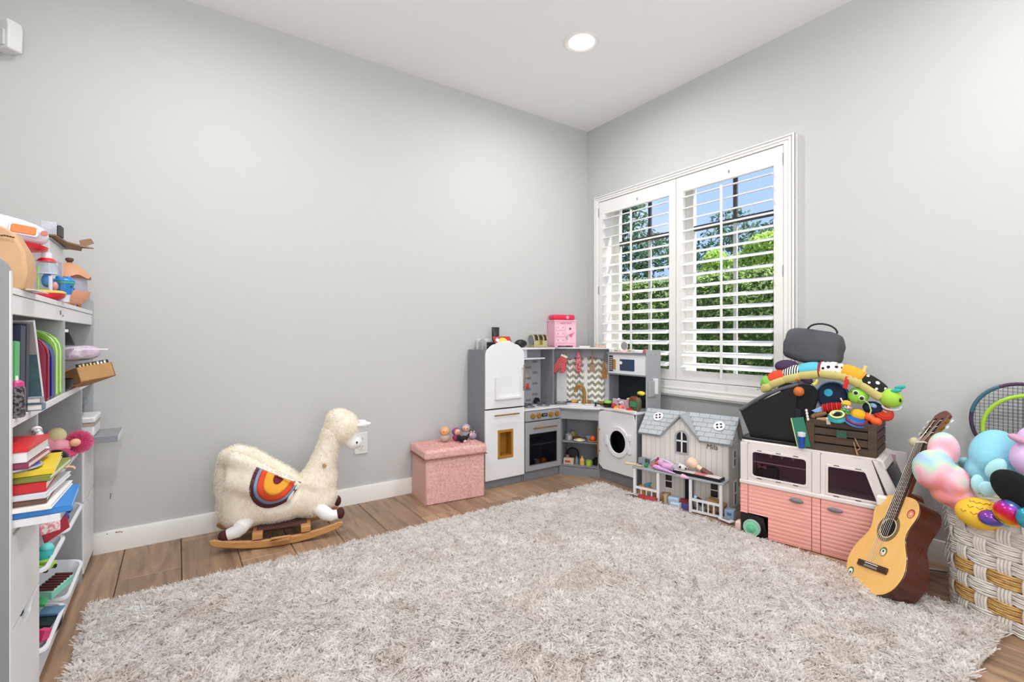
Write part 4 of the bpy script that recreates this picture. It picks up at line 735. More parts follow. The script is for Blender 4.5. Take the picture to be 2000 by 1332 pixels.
# arched back board, plane y = BP
BP = .155; bw0, bw1 = -.075, SW + .095; BH = .826
out = [(bw0, .452), (bw0, BH), (bw1, BH), (bw1, .452)]
ar = [(bw0 + .006, .452), (bw0 + .006, .655)] + [((bw0 + bw1) / 2 + ((bw1 - bw0) / 2 - .006) * math.cos(R(a)), .655 + .118 * math.sin(R(a))) for a in range(170, 5, -10)] + [(bw1 - .006, .655), (bw1 - .006, .452)]
n_ = len(ar)
vs = []; fs = []
for y in (BP, BP + .008):
    vs += [(x, y, z) for x, z in ar]; vs += [(x, y, BH if 0 < i < n_ - 1 else z) for i, (x, z) in enumerate([(bw0 if i < 2 else (bw1 if i > n_ - 3 else p[0]), p[1]) for i, p in enumerate(ar)])]
for i in range(n_ - 1):
    a = i; b_ = i + 1; fs += [(a, b_, n_ + b_, n_ + a), (2 * n_ + a, 3 * n_ + a, 3 * n_ + b_, 2 * n_ + b_), (a, 2 * n_ + a, 2 * n_ + b_, b_), (n_ + a, n_ + b_, 3 * n_ + b_, 3 * n_ + a)]
obj('arch_board', B().add(vs, fs), M_k, sk, smooth=False)
obj('top_ledge', B().box(bw0 - .004, bw1 + .004, BP - .045, BP + .03, BH, BH + .008), M_white, sk, smooth=False, bevel=.001)
obj('back_board', B().box(bw0, bw1, BP + .030, BP + .036, .445, BH), M_kw, sk, smooth=False)
# zigzag curtains: real folded cloth with printed zigzag
def zigmat():
    m = bpy.data.materials.new('zigzag_cloth'); m.use_nodes = True; n = m.node_tree; p = n.nodes['Principled BSDF']; p.inputs['Roughness'].default_value = .9
    t = n.nodes.new('ShaderNodeTexCoord'); s = n.nodes.new('ShaderNodeSeparateXYZ'); n.links.new(t.outputs['Object'], s.inputs[0])
    def mth(op, a, b=None):
        k = n.nodes.new('ShaderNodeMath'); k.operation = op
        for i, v in enumerate((a, b)):
            if v is None: continue
            if isinstance(v, (int, float)): k.inputs[i].default_value = v
            else: n.links.new(v, k.inputs[i])
        return k.outputs[0]
    z = mth('ADD', mth('MULTIPLY', mth('PINGPONG', s.outputs['X'], .022), .9), s.outputs['Z']); w = mth('GREATER_THAN', mth('FRACT', mth('MULTIPLY', z, 23)), .5)
    mx = n.nodes.new('ShaderNodeMix'); mx.data_type = 'RGBA'; mx.inputs[6].default_value = lin('#f4f3ee'); mx.inputs[7].default_value = lin('#a3a08f'); n.links.new(w, mx.inputs[0]); n.links.new(mx.outputs[2], p.inputs['Base Color']); return m
M_zig = zigmat()
def curtain(x0, x1):
    b = B(); nx_ = 30; vs = []
    for zz in (.452, .60, .775):
        for i in range(nx_ + 1): vs.append((x0 + (x1 - x0) * i / nx_, BP + .020 + .004 * math.sin(i * 1.5) * (1.2 - (zz - .45)), zz))
    b.add(vs, [(r * (nx_ + 1) + i, r * (nx_ + 1) + i + 1, (r + 1) * (nx_ + 1) + i + 1, (r + 1) * (nx_ + 1) + i) for r in range(2) for i in range(nx_)]); return obj('curtain', b, M_zig, sk)
curtain(.0, .118); curtain(.145, .262)
hooks = []
for x, z in ((bw0 + .075, .79), (bw0 + .165, .812), (bw0 + .26, .812), (bw0 + .345, .79)):
    obj('hook', B().tube([(x, BP, z), (x, BP - .012, z - .002), (x, BP - .016, z - .010), (x, BP - .014, z + .004)], .0022, 6), M_gold, sk); hooks.append((x, z))
def gingham():
    m = bpy.data.materials.new('gingham'); m.use_nodes = True; n = m.node_tree; p = n.nodes['Principled BSDF']; p.inputs['Roughness'].default_value = .9
    t = n.nodes.new('ShaderNodeTexCoord'); mp = n.nodes.new('ShaderNodeMapping'); mp.inputs['Rotation'].default_value = (R(90), 0, 0); mp.inputs['Scale'].default_value = (1, 1, 1); n.links.new(t.outputs['Object'], mp.inputs[0])
    s = n.nodes.new('ShaderNodeSeparateXYZ'); n.links.new(t.outputs['Object'], s.inputs[0]); o = []
    for ax in ('X', 'Z'):
        a = n.nodes.new('ShaderNodeMath'); a.operation = 'MULTIPLY'; a.inputs[1].default_value = 110; n.links.new(s.outputs[ax], a.inputs[0]); f = n.nodes.new('ShaderNodeMath'); f.operation = 'FRACT'; n.links.new(a.outputs[0], f.inputs[0])
        g = n.nodes.new('ShaderNodeMath'); g.operation = 'GREATER_THAN'; g.inputs[1].default_value = .62; n.links.new(f.outputs[0], g.inputs[0]); o.append(g.outputs[0])
    k = n.nodes.new('ShaderNodeMath'); k.operation = 'MULTIPLY'; n.links.new(o[0], k.inputs[0]); n.links.new(o[1], k.inputs[1])
    mx = n.nodes.new('ShaderNodeMix'); mx.data_type = 'RGBA'; mx.inputs[6].default_value = lin('#c4202e'); mx.inputs[7].default_value = lin('#f3dede'); n.links.new(k.outputs[0], mx.inputs[0]); n.links.new(mx.outputs[2], p.inputs['Base Color']); return m
M_ging = gingham(); hx, hz = hooks[0]
t = thing('oven_mitt', 'red gingham toy oven mitt hanging from the first hook', 'oven mitt', K(hx - .005, BP - .022, hz - .012), rot=(0, R(22), rz))
mit = [(-.022, -.0), (.022, 0), (.03, -.05), (.045, -.085), (.036, -.115), (.018, -.12), (.006, -.095), (0, -.10), (-.006, -.13), (-.028, -.148), (-.044, -.14), (-.048, -.11), (-.038, -.06)]
obj('mitt_body', B().prism(mit, -.009, .009, 'y'), M_ging, t, bevel=.006, seg=3); obj('cuff', B().box(-.024, .024, -.0105, .0105, -.012, .002), mat('mitt_cuff', '#e6dcd8', .9), t, bevel=.002); obj('loop', B().tube([(0, 0, 0), (0, 0, .012)], .003, 6), mat('mitt_tab', '#d8b49a', .8), t)
hx, hz = hooks[1]; t = thing('red_apron', 'narrow red patterned toy apron hanging folded from the second hook', 'apron', K(hx, BP - .022, hz - .008), rz)
obj('cloth', B().prism([(-.008, 0), (.008, 0), (.014, -.03), (.024, -.07), (.016, -.12), (.002, -.155), (-.018, -.125), (-.024, -.08), (-.012, -.035)], -.008, .008, 'y'), mat('apron_red', '#a3223a', .9, var=(160, .06), hx2='#d9919d'), t, bevel=.004)
M_wood = mat('beech', '#a66b3c', .5, var=(20, .2), hx2='#8f5a30')
hx, hz = hooks[2]; t = thing('toy_spatula', 'brown wooden toy slotted spatula hanging from the third hook', 'spatula', K(hx, BP - .02, hz - .006), rz); obj('handle', B().box(-.005, .005, -.003, .003, -.085, -.02), M_wood, t, bevel=.001); obj('blade', B().prism([(-.008, -.085), (.008, -.085), (.017, -.105), (.018, -.135), (-.018, -.135), (-.017, -.105)], -.002, .002, 'y'), mat('blade_brown', '#9b7e66', .5), t); obj('hang_loop', B().cyl((0, 0, -.02), (0, 0, .0), .002, n=6), M_gold, t)
hx, hz = hooks[3]; t = thing('toy_turner', 'brown wooden toy turner hanging from the fourth hook', 'spatula', K(hx - .006, BP - .02, hz - .012), rz); obj('handle', B().box(-.008, .008, -.003, .003, -.075, -.035), M_wood, t, bevel=.001); obj('blade', B().prism([(-.010, -.075), (.010, -.075), (.018, -.09), (.018, -.148), (-.016, -.15)], -.002, .002, 'y'), M_wood, t); obj('hang_loop', B().cyl((0, 0, -.035), (0, 0, .0), .002, n=6), M_gold, t)
# toy food & pans on the counter and shelves
def food(name, lab, p, build, m, pname='body', grp=None):
    t = thing(name, lab, 'toy food', p, group=grp); obj(pname, build, m, t); return t
t = thing('toy_frying_pan', 'dark grey toy pan on the left of the sink counter', 'toy pan', K(-.015, .085, .4525), rz); obj('pan_body', B().lathe([(0, 0), (.036, 0), (.044, .012), (.041, .012), (.034, .003), (0, .003)], 24), M_dgrey, t); obj('handle', B().cyl((0.03, .01, .010), (.05, .05, .014), .004, n=8), M_blk, t)
food('toy_bread', 'tan toy bread roll behind the sink basin', K(.062, .135, .466), B().sph((0, 0, 0), (.026, .016, .014)), mat('bun', '#d29a5e', .6)); food('toy_egg', 'pale toy egg half beside the bread roll', K(.10, .14, .461), B().sph((0, 0, 0), (.014, .012, .009)), mat('eggwhite', '#ece4d6', .5))
food('toy_pepper_mill', 'small black toy bottle right of the sink basin', K(.222, .05, .4525), B().lathe([(0, 0), (.006, 0), (.006, .018), (.003, .026), (0, .028)], 12), M_blk); food('toy_basket', 'small ochre toy cup at the end of the sink counter', K(.262, .09, .4525), B().lathe([(0, 0), (.016, 0), (.022, .028), (.019, .028), (.012, .004), (0, .004)], 18), mat('ochre_cup', '#9a7f3e', .5))
zs = .2205
t = thing('toy_pot', 'steel toy saucepan with lid on the upper sink shelf', 'toy pan', K(.045, .045, zs)); obj('pot_body', B().cyl((0, 0, 0), (0, 0, .034), .026, n=24), mat('steel_soft', '#b5b6b2', .3, metal=.7), t, bevel=.001); obj('lid', B().lathe([(0, .035), (.027, .035), (.02, .042), (.006, .044), (.006, .05), (0, .05)], 24), M_dgrey, t)
t = thing('toy_noodle_plate', 'white toy plate with pale noodles on the upper sink shelf', 'toy food', K(.118, .03, zs)); obj('plate', B().lathe([(0, 0), (.024, 0), (.038, .007), (.036, .009), (.022, .003), (0, .003)], 24), mat('plate_cream', '#e8e2d2', .4), t); obj('noodles', B().sph((0, 0, .006), (.022, .022, .012)), mat('noodle', '#dccf9f', .7, bump=(120, .8, .003)), t)
t = thing('toy_tomato_plate', 'orange toy fruit on a plate at the right of the upper sink shelf', 'toy food', K(.205, .035, zs)); obj('plate', B().lathe([(0, 0), (.024, 0), (.036, .006), (.034, .008), (0, .003)], 24), mat('plate_tan', '#b38a66', .4), t); obj('fruit', B().sph((0, 0, .022), .019), mat('tomato', '#e0562a', .35), t)
food('toy_steak', 'dark red toy steak behind the noodle plate', K(.09, .085, zs + .010), B().sph((0, 0, 0), (.030, .02, .010)), mat('steak', '#7e3328', .6)); food('toy_potato', 'tan toy potato at the back of the upper sink shelf', K(.06, .11, zs + .026), B().sph((0, 0, 0), (.028, .02, .026)), mat('potato', '#8d8058', .6)); food('toy_bowl', 'grey-white toy bowl at the back right of the upper sink shelf', K(.175, .09, zs), B().lathe([(0, 0), (.014, 0), (.028, .022), (.025, .022), (0, .006)], 20), mat('bowl_gw', '#c9c7c2', .4))
zs = .0645
t = thing('toy_crate', 'small wooden toy crate with a red label on the lower sink shelf', 'crate', K(.045, .012, zs), rz); obj('crate_body', B().box(-.03, .036, 0, .04, 0, .038), mat('crate_tan', '#c3b49d', .6), t, bevel=.001); obj('label_red', B().box(-.02, .016, -.001, 0, .012, .026), mat('label_red', '#b8452e', .5), t)
food('toy_ketchup', 'rose toy bottle standing in the small crate corner', K(.03, .065, zs), B().cyl((0, 0, 0), (0, 0, .05), .012), mat('rose', '#a5606e', .5)); food('toy_milk', 'grey-blue toy bottle on the lower sink shelf', K(.098, .04, zs), B().lathe([(0, 0), (.012, 0), (.012, .034), (.006, .044), (.006, .052), (0, .052)], 14), mat('milk_grey', '#73787c', .4)); food('toy_juice', 'yellow toy bottle on the lower sink shelf', K(.135, .035, zs), B().lathe([(0, 0), (.017, 0), (.017, .032), (.006, .046), (.007, .056), (0, .056)], 16), mat('juice', '#cdaa5e', .45))
t = thing('toy_green_mug', 'lime green toy mug on the lower sink shelf', 'mug', K(.18, .03, zs)); obj('mug_body', B().lathe([(0, 0), (.018, 0), (.020, .034), (.017, .034), (.015, .004), (0, .004)], 20), mat('mug_green', '#a4c14a', .4), t); obj('mug_handle', B().tube([(.018 + .012 * math.sin(R(a)), 0, .018 + .011 * math.cos(R(a))) for a in range(0, 181, 30)], .0028, 6), mat('mug_green', ''), t)
t = thing('toy_black_pan', 'black toy pan standing at the back of the lower sink shelf', 'toy pan', K(.06, .10, zs + .05), rot=(R(80), 0, rz)); obj('pan_body', B().lathe([(0, 0), (.04, 0), (.046, .012), (.043, .012), (.036, .003), (0, .003)], 24), M_blk, t)
t = thing('toy_black_kettle', 'black toy kettle at the right of the lower sink shelf', 'toy pan', K(.225, .07, zs)); obj('kettle_body', B().lathe([(0, 0), (.024, 0), (.024, .03), (.012, .046), (0, .05)], 20), M_blk, t)

# toy washer with microwave tower
wx, wy = 2.235, 2.238; WW = wy - 1.93; WD = .20
ws = thing('toy_washer_tower', 'white toy washing machine with toy microwave tower under the window', 'toy washing machine', (wx, wy, 0), R(-90), group='play kitchen units')
def Wp(x, y, z): return (wx + y, wy - x, z)
obj('carcass', B().box(0, .008, .004, WD, 0, .444).box(WW - .008, WW, .004, WD, 0, .444).box(.008, WW - .008, WD - .006, WD, .05, .444).box(.008, WW - .008, .004, WD, .058, .066), M_k, ws, smooth=False)
obj('plinth', B().box(.008, WW - .008, .016, .024, 0, .055), M_k, ws, smooth=False); obj('edge_strip', B().box(WW - .006, WW, -.003, .003, 0, .44), M_white, ws, smooth=False)
obj('worktop', B().box(0, WW, -.008, WD, .444, .455), M_kw, ws, smooth=False, bevel=.002)
c0, c1 = .168, .262
hole = circ(c0, c1, .066, 32, .082)
sq = []
for i in range(32):
    a = 2 * PI * i / 32; dx, dz = math.cos(a), math.sin(a); s_ = min((WW - .006 - c0 if dx > 0 else c0 - .002) / max(abs(dx), 1e-6), (.442 - c1 if dz > 0 else c1 - .07) / max(abs(dz), 1e-6)); sq.append((c0 + dx * s_, c1 + dz * s_))
fd = obj('front_panel', B().ring(sq, hole, -.006, .002, 'y'), M_kw, ws, smooth=False)
pt = obj('porthole_ring', B().ring(circ(c0, c1, .092, 40, .096), circ(c0, c1, .064, 40, .068), -.016, -.0065, 'y'), M_kw, ws, bevel=.003, ang=50); obj('porthole_glass', B().prism(circ(c0, c1, .065, 40, .069), -.011, -.009, 'y'), glassmat('smoke_pane', ''), pt)
obj('latch', B().prism(rrect(.066, .088, .232, .292, .006), -.020, -.008, 'y'), M_kw, pt, bevel=.002); 
for z in (.222, .302): obj('hinge', B().prism(rrect(.252, .275, z - .018, z + .018, .004), -.018, -.007, 'y'), M_kw, pt, bevel=.002)
obj('drum', B().prism(circ(c0, c1, .075, 32), .06, .065, 'y'), M_hole, ws)
obj('handle', B().cyl((.012, -.026, .155), (.012, -.026, .335), .004, n=12), M_gold, ws)
for z in (.18, .315): obj('handle_post', B().cyl((.012, -.026, z), (.012, -.006, z), .003, n=8), M_gold, ws)
# tower
TX = .10
obj('tower_side', B().box(WW - .008, WW, TX - .01, WD + .02, .455, .826), M_sgrey, ws, smooth=False, bevel=.0008, seg=1)
for yy in (TX + .03, TX + .07): obj('screw', B().cyl((WW, yy, .795), (WW + .0008, yy, .795), .0035, n=8), M_dgrey, ws)
obj('tower_side', B().box(-.022, -.014, TX + .01, WD, .455, .80), M_k, ws, smooth=False); obj('tower_back', B().box(-.014, WW - .008, WD - .004, WD, .455, .70), mat('navy_black', '#10202a', .5), ws, smooth=False)
obj('tower_top', B().box(-.022, WW - .008, TX - .012, WD, .796, .806), M_k, ws, smooth=False); obj('tower_floor', B().box(-.022, WW - .008, TX - .012, WD, .664, .672), M_k, ws, smooth=False)
mw = obj('microwave_front', B().box(-.014, WW - .010, TX - .004, TX + .004, .672, .796), M_kw, ws, smooth=False, bevel=.001)
kp = obj('keypad', B().box(-.006, .028, TX - .0062, TX - .004, .684, .786), mat('keypad_black', '#1b1c1f', .4), mw, smooth=False)
for r in range(7):
    for c in range(3): obj('key', B().prism(rrect(-.002 + c * .010, .005 + c * .010, .692 + r * .0125, .700 + r * .0125, .002, 2), TX - .0072, TX - .0062, 'y'), mat('key_grey', '#b5b6ba', .4), kp)
obj('pull', B().box(.036, .054, TX - .014, TX - .004, .698, .762), mat('ochre', ''), mw, smooth=False, bevel=.003)
wn = obj('window_pane', B().prism(rrect(.088, .208, .692, .765, .004, 2), TX - .0055, TX - .004, 'y'), mat('mw_blue', '#3f4c66', .1), mw); obj('round_sticker', B().prism(circ(.098, .742, .0105, 20), TX - .0065, TX - .0055, 'y'), mat('label_white', '#f6f6f6', .4), wn)
obj('phone_box', B().box(WW, WW + .016, TX - .0, TX + .05, .545, .64), M_sgrey, ws, smooth=False, bevel=.002); obj('phone_pad', B().box(WW + .0005, WW + .030, TX + .045, TX + .062, .56, .655), M_kw, ws, smooth=False, bevel=.003)

# things on the washer top
z = .4555
t = thing('pink_tray_board', 'pale pink board standing at the back of the toy washer top', 'tray', Wp(.13, .115, z), R(-90)); obj('board', B().box(-.12, .09, -.004, .004, 0, .05), mat('pale_pink', '#e3c9d2', .5), t, smooth=False, bevel=.002)
food('toy_lime', 'bright green toy lettuce in a dark pan, on the toy washer', Wp(.03, .05, z + .03), B().sph((0, 0, 0), (.028, .024, .012)), mat('lettuce', '#8fd34a', .5, bump=(60, .6, .004)))
t = thing('toy_dark_pan', 'dark toy pan at the left end of the toy washer top', 'toy pan', Wp(.03, .05, z), R(-90)); obj('pan_body', B().lathe([(0, 0), (.03, 0), (.040, .018), (.037, .018), (.03, .004), (0, .004)], 24), M_blk, t); obj('handle', B().cyl((-.03, -.02, .014), (-.07, -.05, .02), .004, n=8), M_blk, t)
food('toy_tomato', 'red toy tomato on the toy washer top', Wp(.085, .045, z + .015), B().sph((0, 0, 0), (.018, .018, .015)), mat('tomato_red', '#c8202a', .35)); food('toy_cheese', 'orange-yellow toy cheese wedge at the front of the toy washer top', Wp(.13, .01, z), B().prism([(-.03, -.015), (.035, -.015), (.03, .02)], 0, .02, 'z'), mat('cheese', '#f0b45c', .45)); food('toy_shrimp', 'coral toy shrimp on the toy washer top', Wp(.17, .035, z + .012), B().tube([(-.02, 0, -.004), (-.012, .01, .006), (.002, .012, .01), (.014, .004, .006), (.018, -.008, -.002)], [.006, .010, .012, .010, .004], 10), mat('coral', '#f0807a', .45))
food('toy_white_pony', 'small white and black toy animal on the toy washer top', Wp(.12, .075, z + .03), B().sph((0, 0, 0), (.014, .024, .016)).sph((0, .02, .02), (.010, .013, .013)).cyl((0, -.012, -.028), (0, -.012, 0), .006).cyl((0, .014, -.028), (0, .014, 0), .006), mat('pony', '#ded6e6', .5, var=(40, .05), hx2='#6f6a80')); food('toy_tray', 'long pale toy tray sticking out over the toy washer front', Wp(.20, -.008, z), B().box(-.015, .03, -.09, .07, 0, .008), mat('tray_pale', '#f0e4da', .5))
t = thing('bean_pouch', 'green and brown patterned pouch at the right end of the toy washer top', 'pouch', Wp(.245, .06, z), R(-90)); obj('pouch_body', B().sph((0, 0, .045), (.045, .022, .046), 18, 10, e=.7), mat('pouch_brown', '#7a3324', .5, var=(18, .1), hx2='#3c6a44'), t); obj('pouch_label', B().obox((.004, -.022, .045), (.05, .003, .032)), mat('pouch_green', '#2f8a58', .4), t); obj('pouch_seal', B().box(-.03, .03, -.006, .006, .085, .10), M_blk, t)
food('toy_lemon', 'yellow toy lemon on top of the patterned pouch', Wp(.27, .085, z + .108), B().sph((0, 0, 0), (.02, .028, .014)), mat('lemon', '#e2d648', .4)); food('toy_red_pieces', 'red toy pepper in front of the patterned pouch', Wp(.235, .02, z + .009), B().sph((0, 0, 0), (.012, .028, .009)), mat('tomato_red', '')); food('toy_banana', 'pale yellow toy loaf at the back of the toy washer top', Wp(.19, .10, z + .06), B().sph((0, 0, 0), (.016, .05, .012)), mat('loaf', '#e8c98a', .5))

# ---- on top of the kitchen ----
zf = .8285
t = thing('clear_gable_box', 'clear little gable-topped box on the left of the toy fridge top', 'box', (1.535, 2.53, zf)); obj('box_shell', B().prism([(-.018, 0), (.018, 0), (.018, .045), (0, .065), (-.018, .045)], -.02, .02, 'y'), mat('frosty', '#c9cac8', .3, trans=.5), t); obj('tiny_figure', B().cyl((0, -.021, .004), (0, -.021, .022), .004), M_dgrey, t)
t = thing('black_console', 'black boxy game console on the toy fridge top', 'console', (1.60, 2.56, zf), R(-4)); obj('body', B().box(-.045, .07, -.04, .04, 0, .025).box(-.03, .07, -.035, .04, .026, .046), M_blk, t, bevel=.003)
t = thing('white_carton', 'white carton lying behind the clear gable box', 'box', (1.60, 2.605, zf)); obj('carton_body', B().box(-.05, .05, -.0, .025, 0, .066), M_white, t, bevel=.002, smooth=False)
t = thing('picture_book', 'red picture book with a yellow disc leaning on the toy fridge top', 'book', (1.668, 2.50, zf + .022), rot=(R(52), 0, R(-6))); obj('cover', B().prism([(-.05, -.03), (.07, -.03), (.07, .075), (-.05, .075)], -.006, 0, 'z'), mat('cover_redp', '#b3252b', .4), t, smooth=False); obj('disc', B().prism(circ(.012, .035, .030), .0, .001, 'z'), mat('disc_yellow', '#e8cf55', .4), t); obj('picture_patch', B().prism(circ(-.025, .045, .014), .0, .001, 'z'), mat('patch_white', '#e3ddd6', .5), t); obj('picture_patch', B().prism(circ(.05, .03, .012), .0, .001, 'z'), mat('patch_white', ''), t)
t = thing('lotion_tube', 'black squeeze tube standing upside down above the toy fridge', 'tube', (1.652, 2.565, zf + .0475)); b = B(); vs = []; 
for z_, rx, ry in ((0, .020, .020), (.012, .020, .020), (.013, .024, .022), (.06, .027, .014), (.088, .029, .003), (.092, .029, .002)):
    vs += [(rx * math.cos(2 * PI * j / 20), ry * math.sin(2 * PI * j / 20), z_) for j in range(20)]
b.add(vs, [(i * 20 + j, i * 20 + (j + 1) % 20, (i + 1) * 20 + (j + 1) % 20, (i + 1) * 20 + j) for i in range(5) for j in range(20)] + [tuple(range(20))[::-1], tuple(range(100, 120))]); tb = obj('tube_body', b, mat('tube_black', '#25262a', .3), t)
for k in range(4): obj('print_line', B().box(-.012, .014 - .004 * k, -.0225 + .0035 * 0, -.0215, .018 + .008 * k, .0205 + .008 * k), mat('print_w', '#a7a9ad', .5), tb) if k < 2 else None
t = thing('round_tin', 'black round tin lying behind the chest on the cooker shelf', 'tin', (1.845, 2.56, .8365), rot=(0, 0, 0)); obj('tin_body', B().sph((0, 0, .027), (.045, .03, .027)), M_blk, t)
M_gc = mat('chest_gold', '#d8cf9a', .18, metal=.9)
t = thing('treasure_chest', 'shiny gold and black toy treasure chest on the cooker shelf', 'chest', (1.985, 2.56, .8365), R(-5)); obj('chest_body', B().box(-.05, .055, -.035, .035, .004, .048), M_gc, t, bevel=.003); obj('lid', B().prism([(-.035, .049), (.035, .049)] + [(.035 * math.cos(R(a)), .049 + .036 * math.sin(R(a))) for a in range(15, 166, 15)], -.05, .055, 'x'), mat('chest_dark', '#4a4436', .25, metal=.8), t)
for x in (-.05, -.015, .022, .052): obj('lid_band', B().prism([(-.038, .046), (.038, .046)] + [(.038 * math.cos(R(a)), .049 + .039 * math.sin(R(a))) for a in range(15, 166, 15)], x - .005, x + .005, 'x'), M_gc, t)
obj('hasp', B().box(-.008, .012, -.042, -.034, .018, .05), M_gold, t, bevel=.002); obj('end_cap', B().prism(circ(0, .05, .032), -.057, -.052, 'x'), M_dgrey, t)
for x in (-.042, .047): obj('foot', B().box(x - .01, x + .01, -.038, -.024, 0, .008), M_gc, t)
# pink toy wardrobe with red roll on top
pc = K(-.035, BP + .022, BH + .0085); t = thing('pink_cabinet', 'pink toy cabinet box printed with drawers, in the corner above the toy sink', 'box', pc, R(-12)); M_pc = mat('cab_pink', '#eeb3c4', .4)
obj('cabinet_body', B().box(-.085, .085, -.05, .055, .012, .182), M_pc, t, bevel=.001, smooth=False); obj('cabinet_foot', B().box(-.083, -.06, -.049, .05, 0, .012).box(.06, .083, -.049, .05, 0, .012), M_pc, t, smooth=False); obj('top_lip', B().box(-.089, .089, -.054, .058, .182, .188), mat('cab_pink2', '#f3c6d2', .4), t, smooth=False)
for z in (.03, .075, .118): obj('drawer_front', B().box(-.076, -.006, -.0525, -.0505, z, z + .038), mat('cab_drawer', '#f4c3d0', .4), t, smooth=False, bevel=.001)
dd_ = obj('door_front', B().box(.0, .078, -.0525, -.0505, .03, .156), mat('cab_drawer', ''), t, smooth=False, bevel=.001)
obj('printed_swirl', B().tube([(.026 + .022 * math.cos(R(a)), -.0528, .07 + .02 * math.sin(R(a))) for a in range(20, 260, 24)], [.002 + .0012 * k for k in range(10)], 6, flat=.15), mat('swirl_teal', '#8fc0bf', .5), dd_); obj('printed_body', B().prism([(.03, .09), (.07, .105), (.055, .085), (.045, .065), (.03, .075)], -.0532, -.0526, 'y'), mat('swirl_pink', '#e06f8f', .5), dd_); obj('printed_head', B().prism(circ(.035, .128, .008), -.0532, -.0526, 'y'), mat('swirl_dark', '#5b4a45', .5), dd_)
text('sweet bird', .02, mat('script_rose', '#a75a70', .5), t, (0, -.0503, .168), (R(90), 0, 0), 'printed_script', shear=.3)
for z in (.035, .08, .123):
    for x in (-.06, -.04, -.02): obj('printed_motif', B().prism(circ(x, z + .014, .005, 8), -.0532, -.0526, 'y'), mat('motif', '#c98a9c', .5) if int(x * 100) % 4 else mat('motif2', '#f7f1ee', .5), t)
t = thing('red_roll_case', 'bright red rounded case lying on the pink toy cabinet', 'case', (pc[0] - .002, pc[1], pc[2] + .189), R(-12)); obj('case_body', B().box(-.085, .085, -.045, .045, 0, .036), mat('roll_red', '#e02a4f', .35), t, bevel=.015, seg=4); obj('badge', B().prism(circ(.02, .018, .011, 20), -.0475, -.0445, 'y'), mat('badge_pink', '#f0a8ba', .4), t)
# ledge trinkets
zl = BH + .0085
t = thing('toy_piano', 'tiny toy keyboard on the ledge above the toy sink', 'toy', K(.135, BP - .004, zl), rz); obj('body', B().box(-.04, .03, -.012, .012, 0, .012), mat('trinket_white', '#ded8d2', .5), t, bevel=.001)
for k in range(8): obj('black_key', B().box(-.034 + k * .0075, -.030 + k * .0075, -.010, .002, .012, .015), M_blk, t)
t = thing('rabbit_figurine', 'tiny beige rabbit figurine on the ledge above the toy sink', 'figurine', K(.205, BP - .004, zl)); obj('body', B().sph((0, 0, .010), (.008, .007, .010)), mat('fig_beige', '#d2ac88', .6), t); obj('head', B().sph((0, 0, .024), .007).sph((-.004, 0, .034), (.002, .002, .007)).sph((.004, 0, .034), (.002, .002, .007)), mat('fig_beige', ''), t)
t = thing('pink_bar', 'pale rose toy sofa on the ledge above the toy sink', 'toy', K(.255, BP - .002, zl), rz); obj('seat', B().box(-.035, .02, -.012, .012, 0, .012), mat('fig_rose', '#dba994', .6), t, bevel=.002)
zt = .8065
def Tw(x, y): return Wp(x, y, zt)
t = thing('round_mirror', 'tiny round toy mirror on a pink foot, on the microwave tower', 'toy mirror', Tw(.085, .14), R(-70)); obj('glass_disc', B().prism(circ(0, .042, .022, 24, .026), -.002, .002, 'y'), mat('mirror_grey', '#bfc0c2', .12, metal=.5), t); obj('frame', B().tube([(.023 * math.cos(2 * PI * k / 24), 0, .042 + .027 * math.sin(2 * PI * k / 24)) for k in range(24)], .002, 6, closed=True), mat('cream_plastic', '#ece6d8', .5), t); obj('foot', B().lathe([(0, 0), (.018, 0), (.010, .008), (.004, .016), (0, .016)], 18), mat('foot_pink', '#f3b8be', .4), t)
for lab, x, c in (('cream toy sofa with brown seats, left on the microwave tower', .03, '#ead9c4'), ('cream and brown toy armchair, right of the tiny mirror', .145, '#e7dccb')):
    t = thing('toy_sofa', lab, 'toy', Tw(x, .13), R(-90), group='dollhouse furniture on the microwave tower'); obj('sofa_body', B().box(-.022, .022, -.010, .014, 0, .010).box(-.022, .022, .008, .014, .01, .022).box(-.022, -.016, -.01, .01, .01, .016).box(.016, .022, -.01, .01, .01, .016), mat('sofa_' + c.strip('#'), c, .5), t, bevel=.001); obj('cushion', B().box(-.015, .015, -.011, .004, .010, .013), mat('cush', '#8c6d58', .6), t)
t = thing('red_shell', 'small rose-red shell toy at the right end of the microwave tower', 'toy', Tw(.275, .12), R(-90)); obj('shell', B().prism([(-.018, 0), (.018, 0)] + [(.018 * math.cos(R(a)), .006 + .02 * math.sin(R(a))) for a in range(0, 181, 20)], -.008, .008, 'y'), mat('shell_rose', '#cf6a78', .5), t, bevel=.002)
t = thing('white_trinket_box', 'small white trinket box at the left end of the microwave tower', 'box', Tw(-.005, .12), R(-90)); obj('box_body', B().box(-.014, .018, -.012, .012, 0, .02), M_kw, t, bevel=.001, smooth=False)
t = thing('hanging_ornament', 'small red ornament hanging from the toy fridge handle', 'ornament', (1.772, FY - .040, .61)); obj('ornament_body', B().sph((.012, 0, -.01), (.012, .008, .016)).sph((.012, 0, .004), (.009, .007, .008)), mat('orn_red', '#b5222c', .6), t); obj('cord', B().tube([(-.004, .008, .105), (.003, 0, .06), (.010, 0, .012)], .0012, 5), mat('cord_tan', '#b09a78', .8), t)

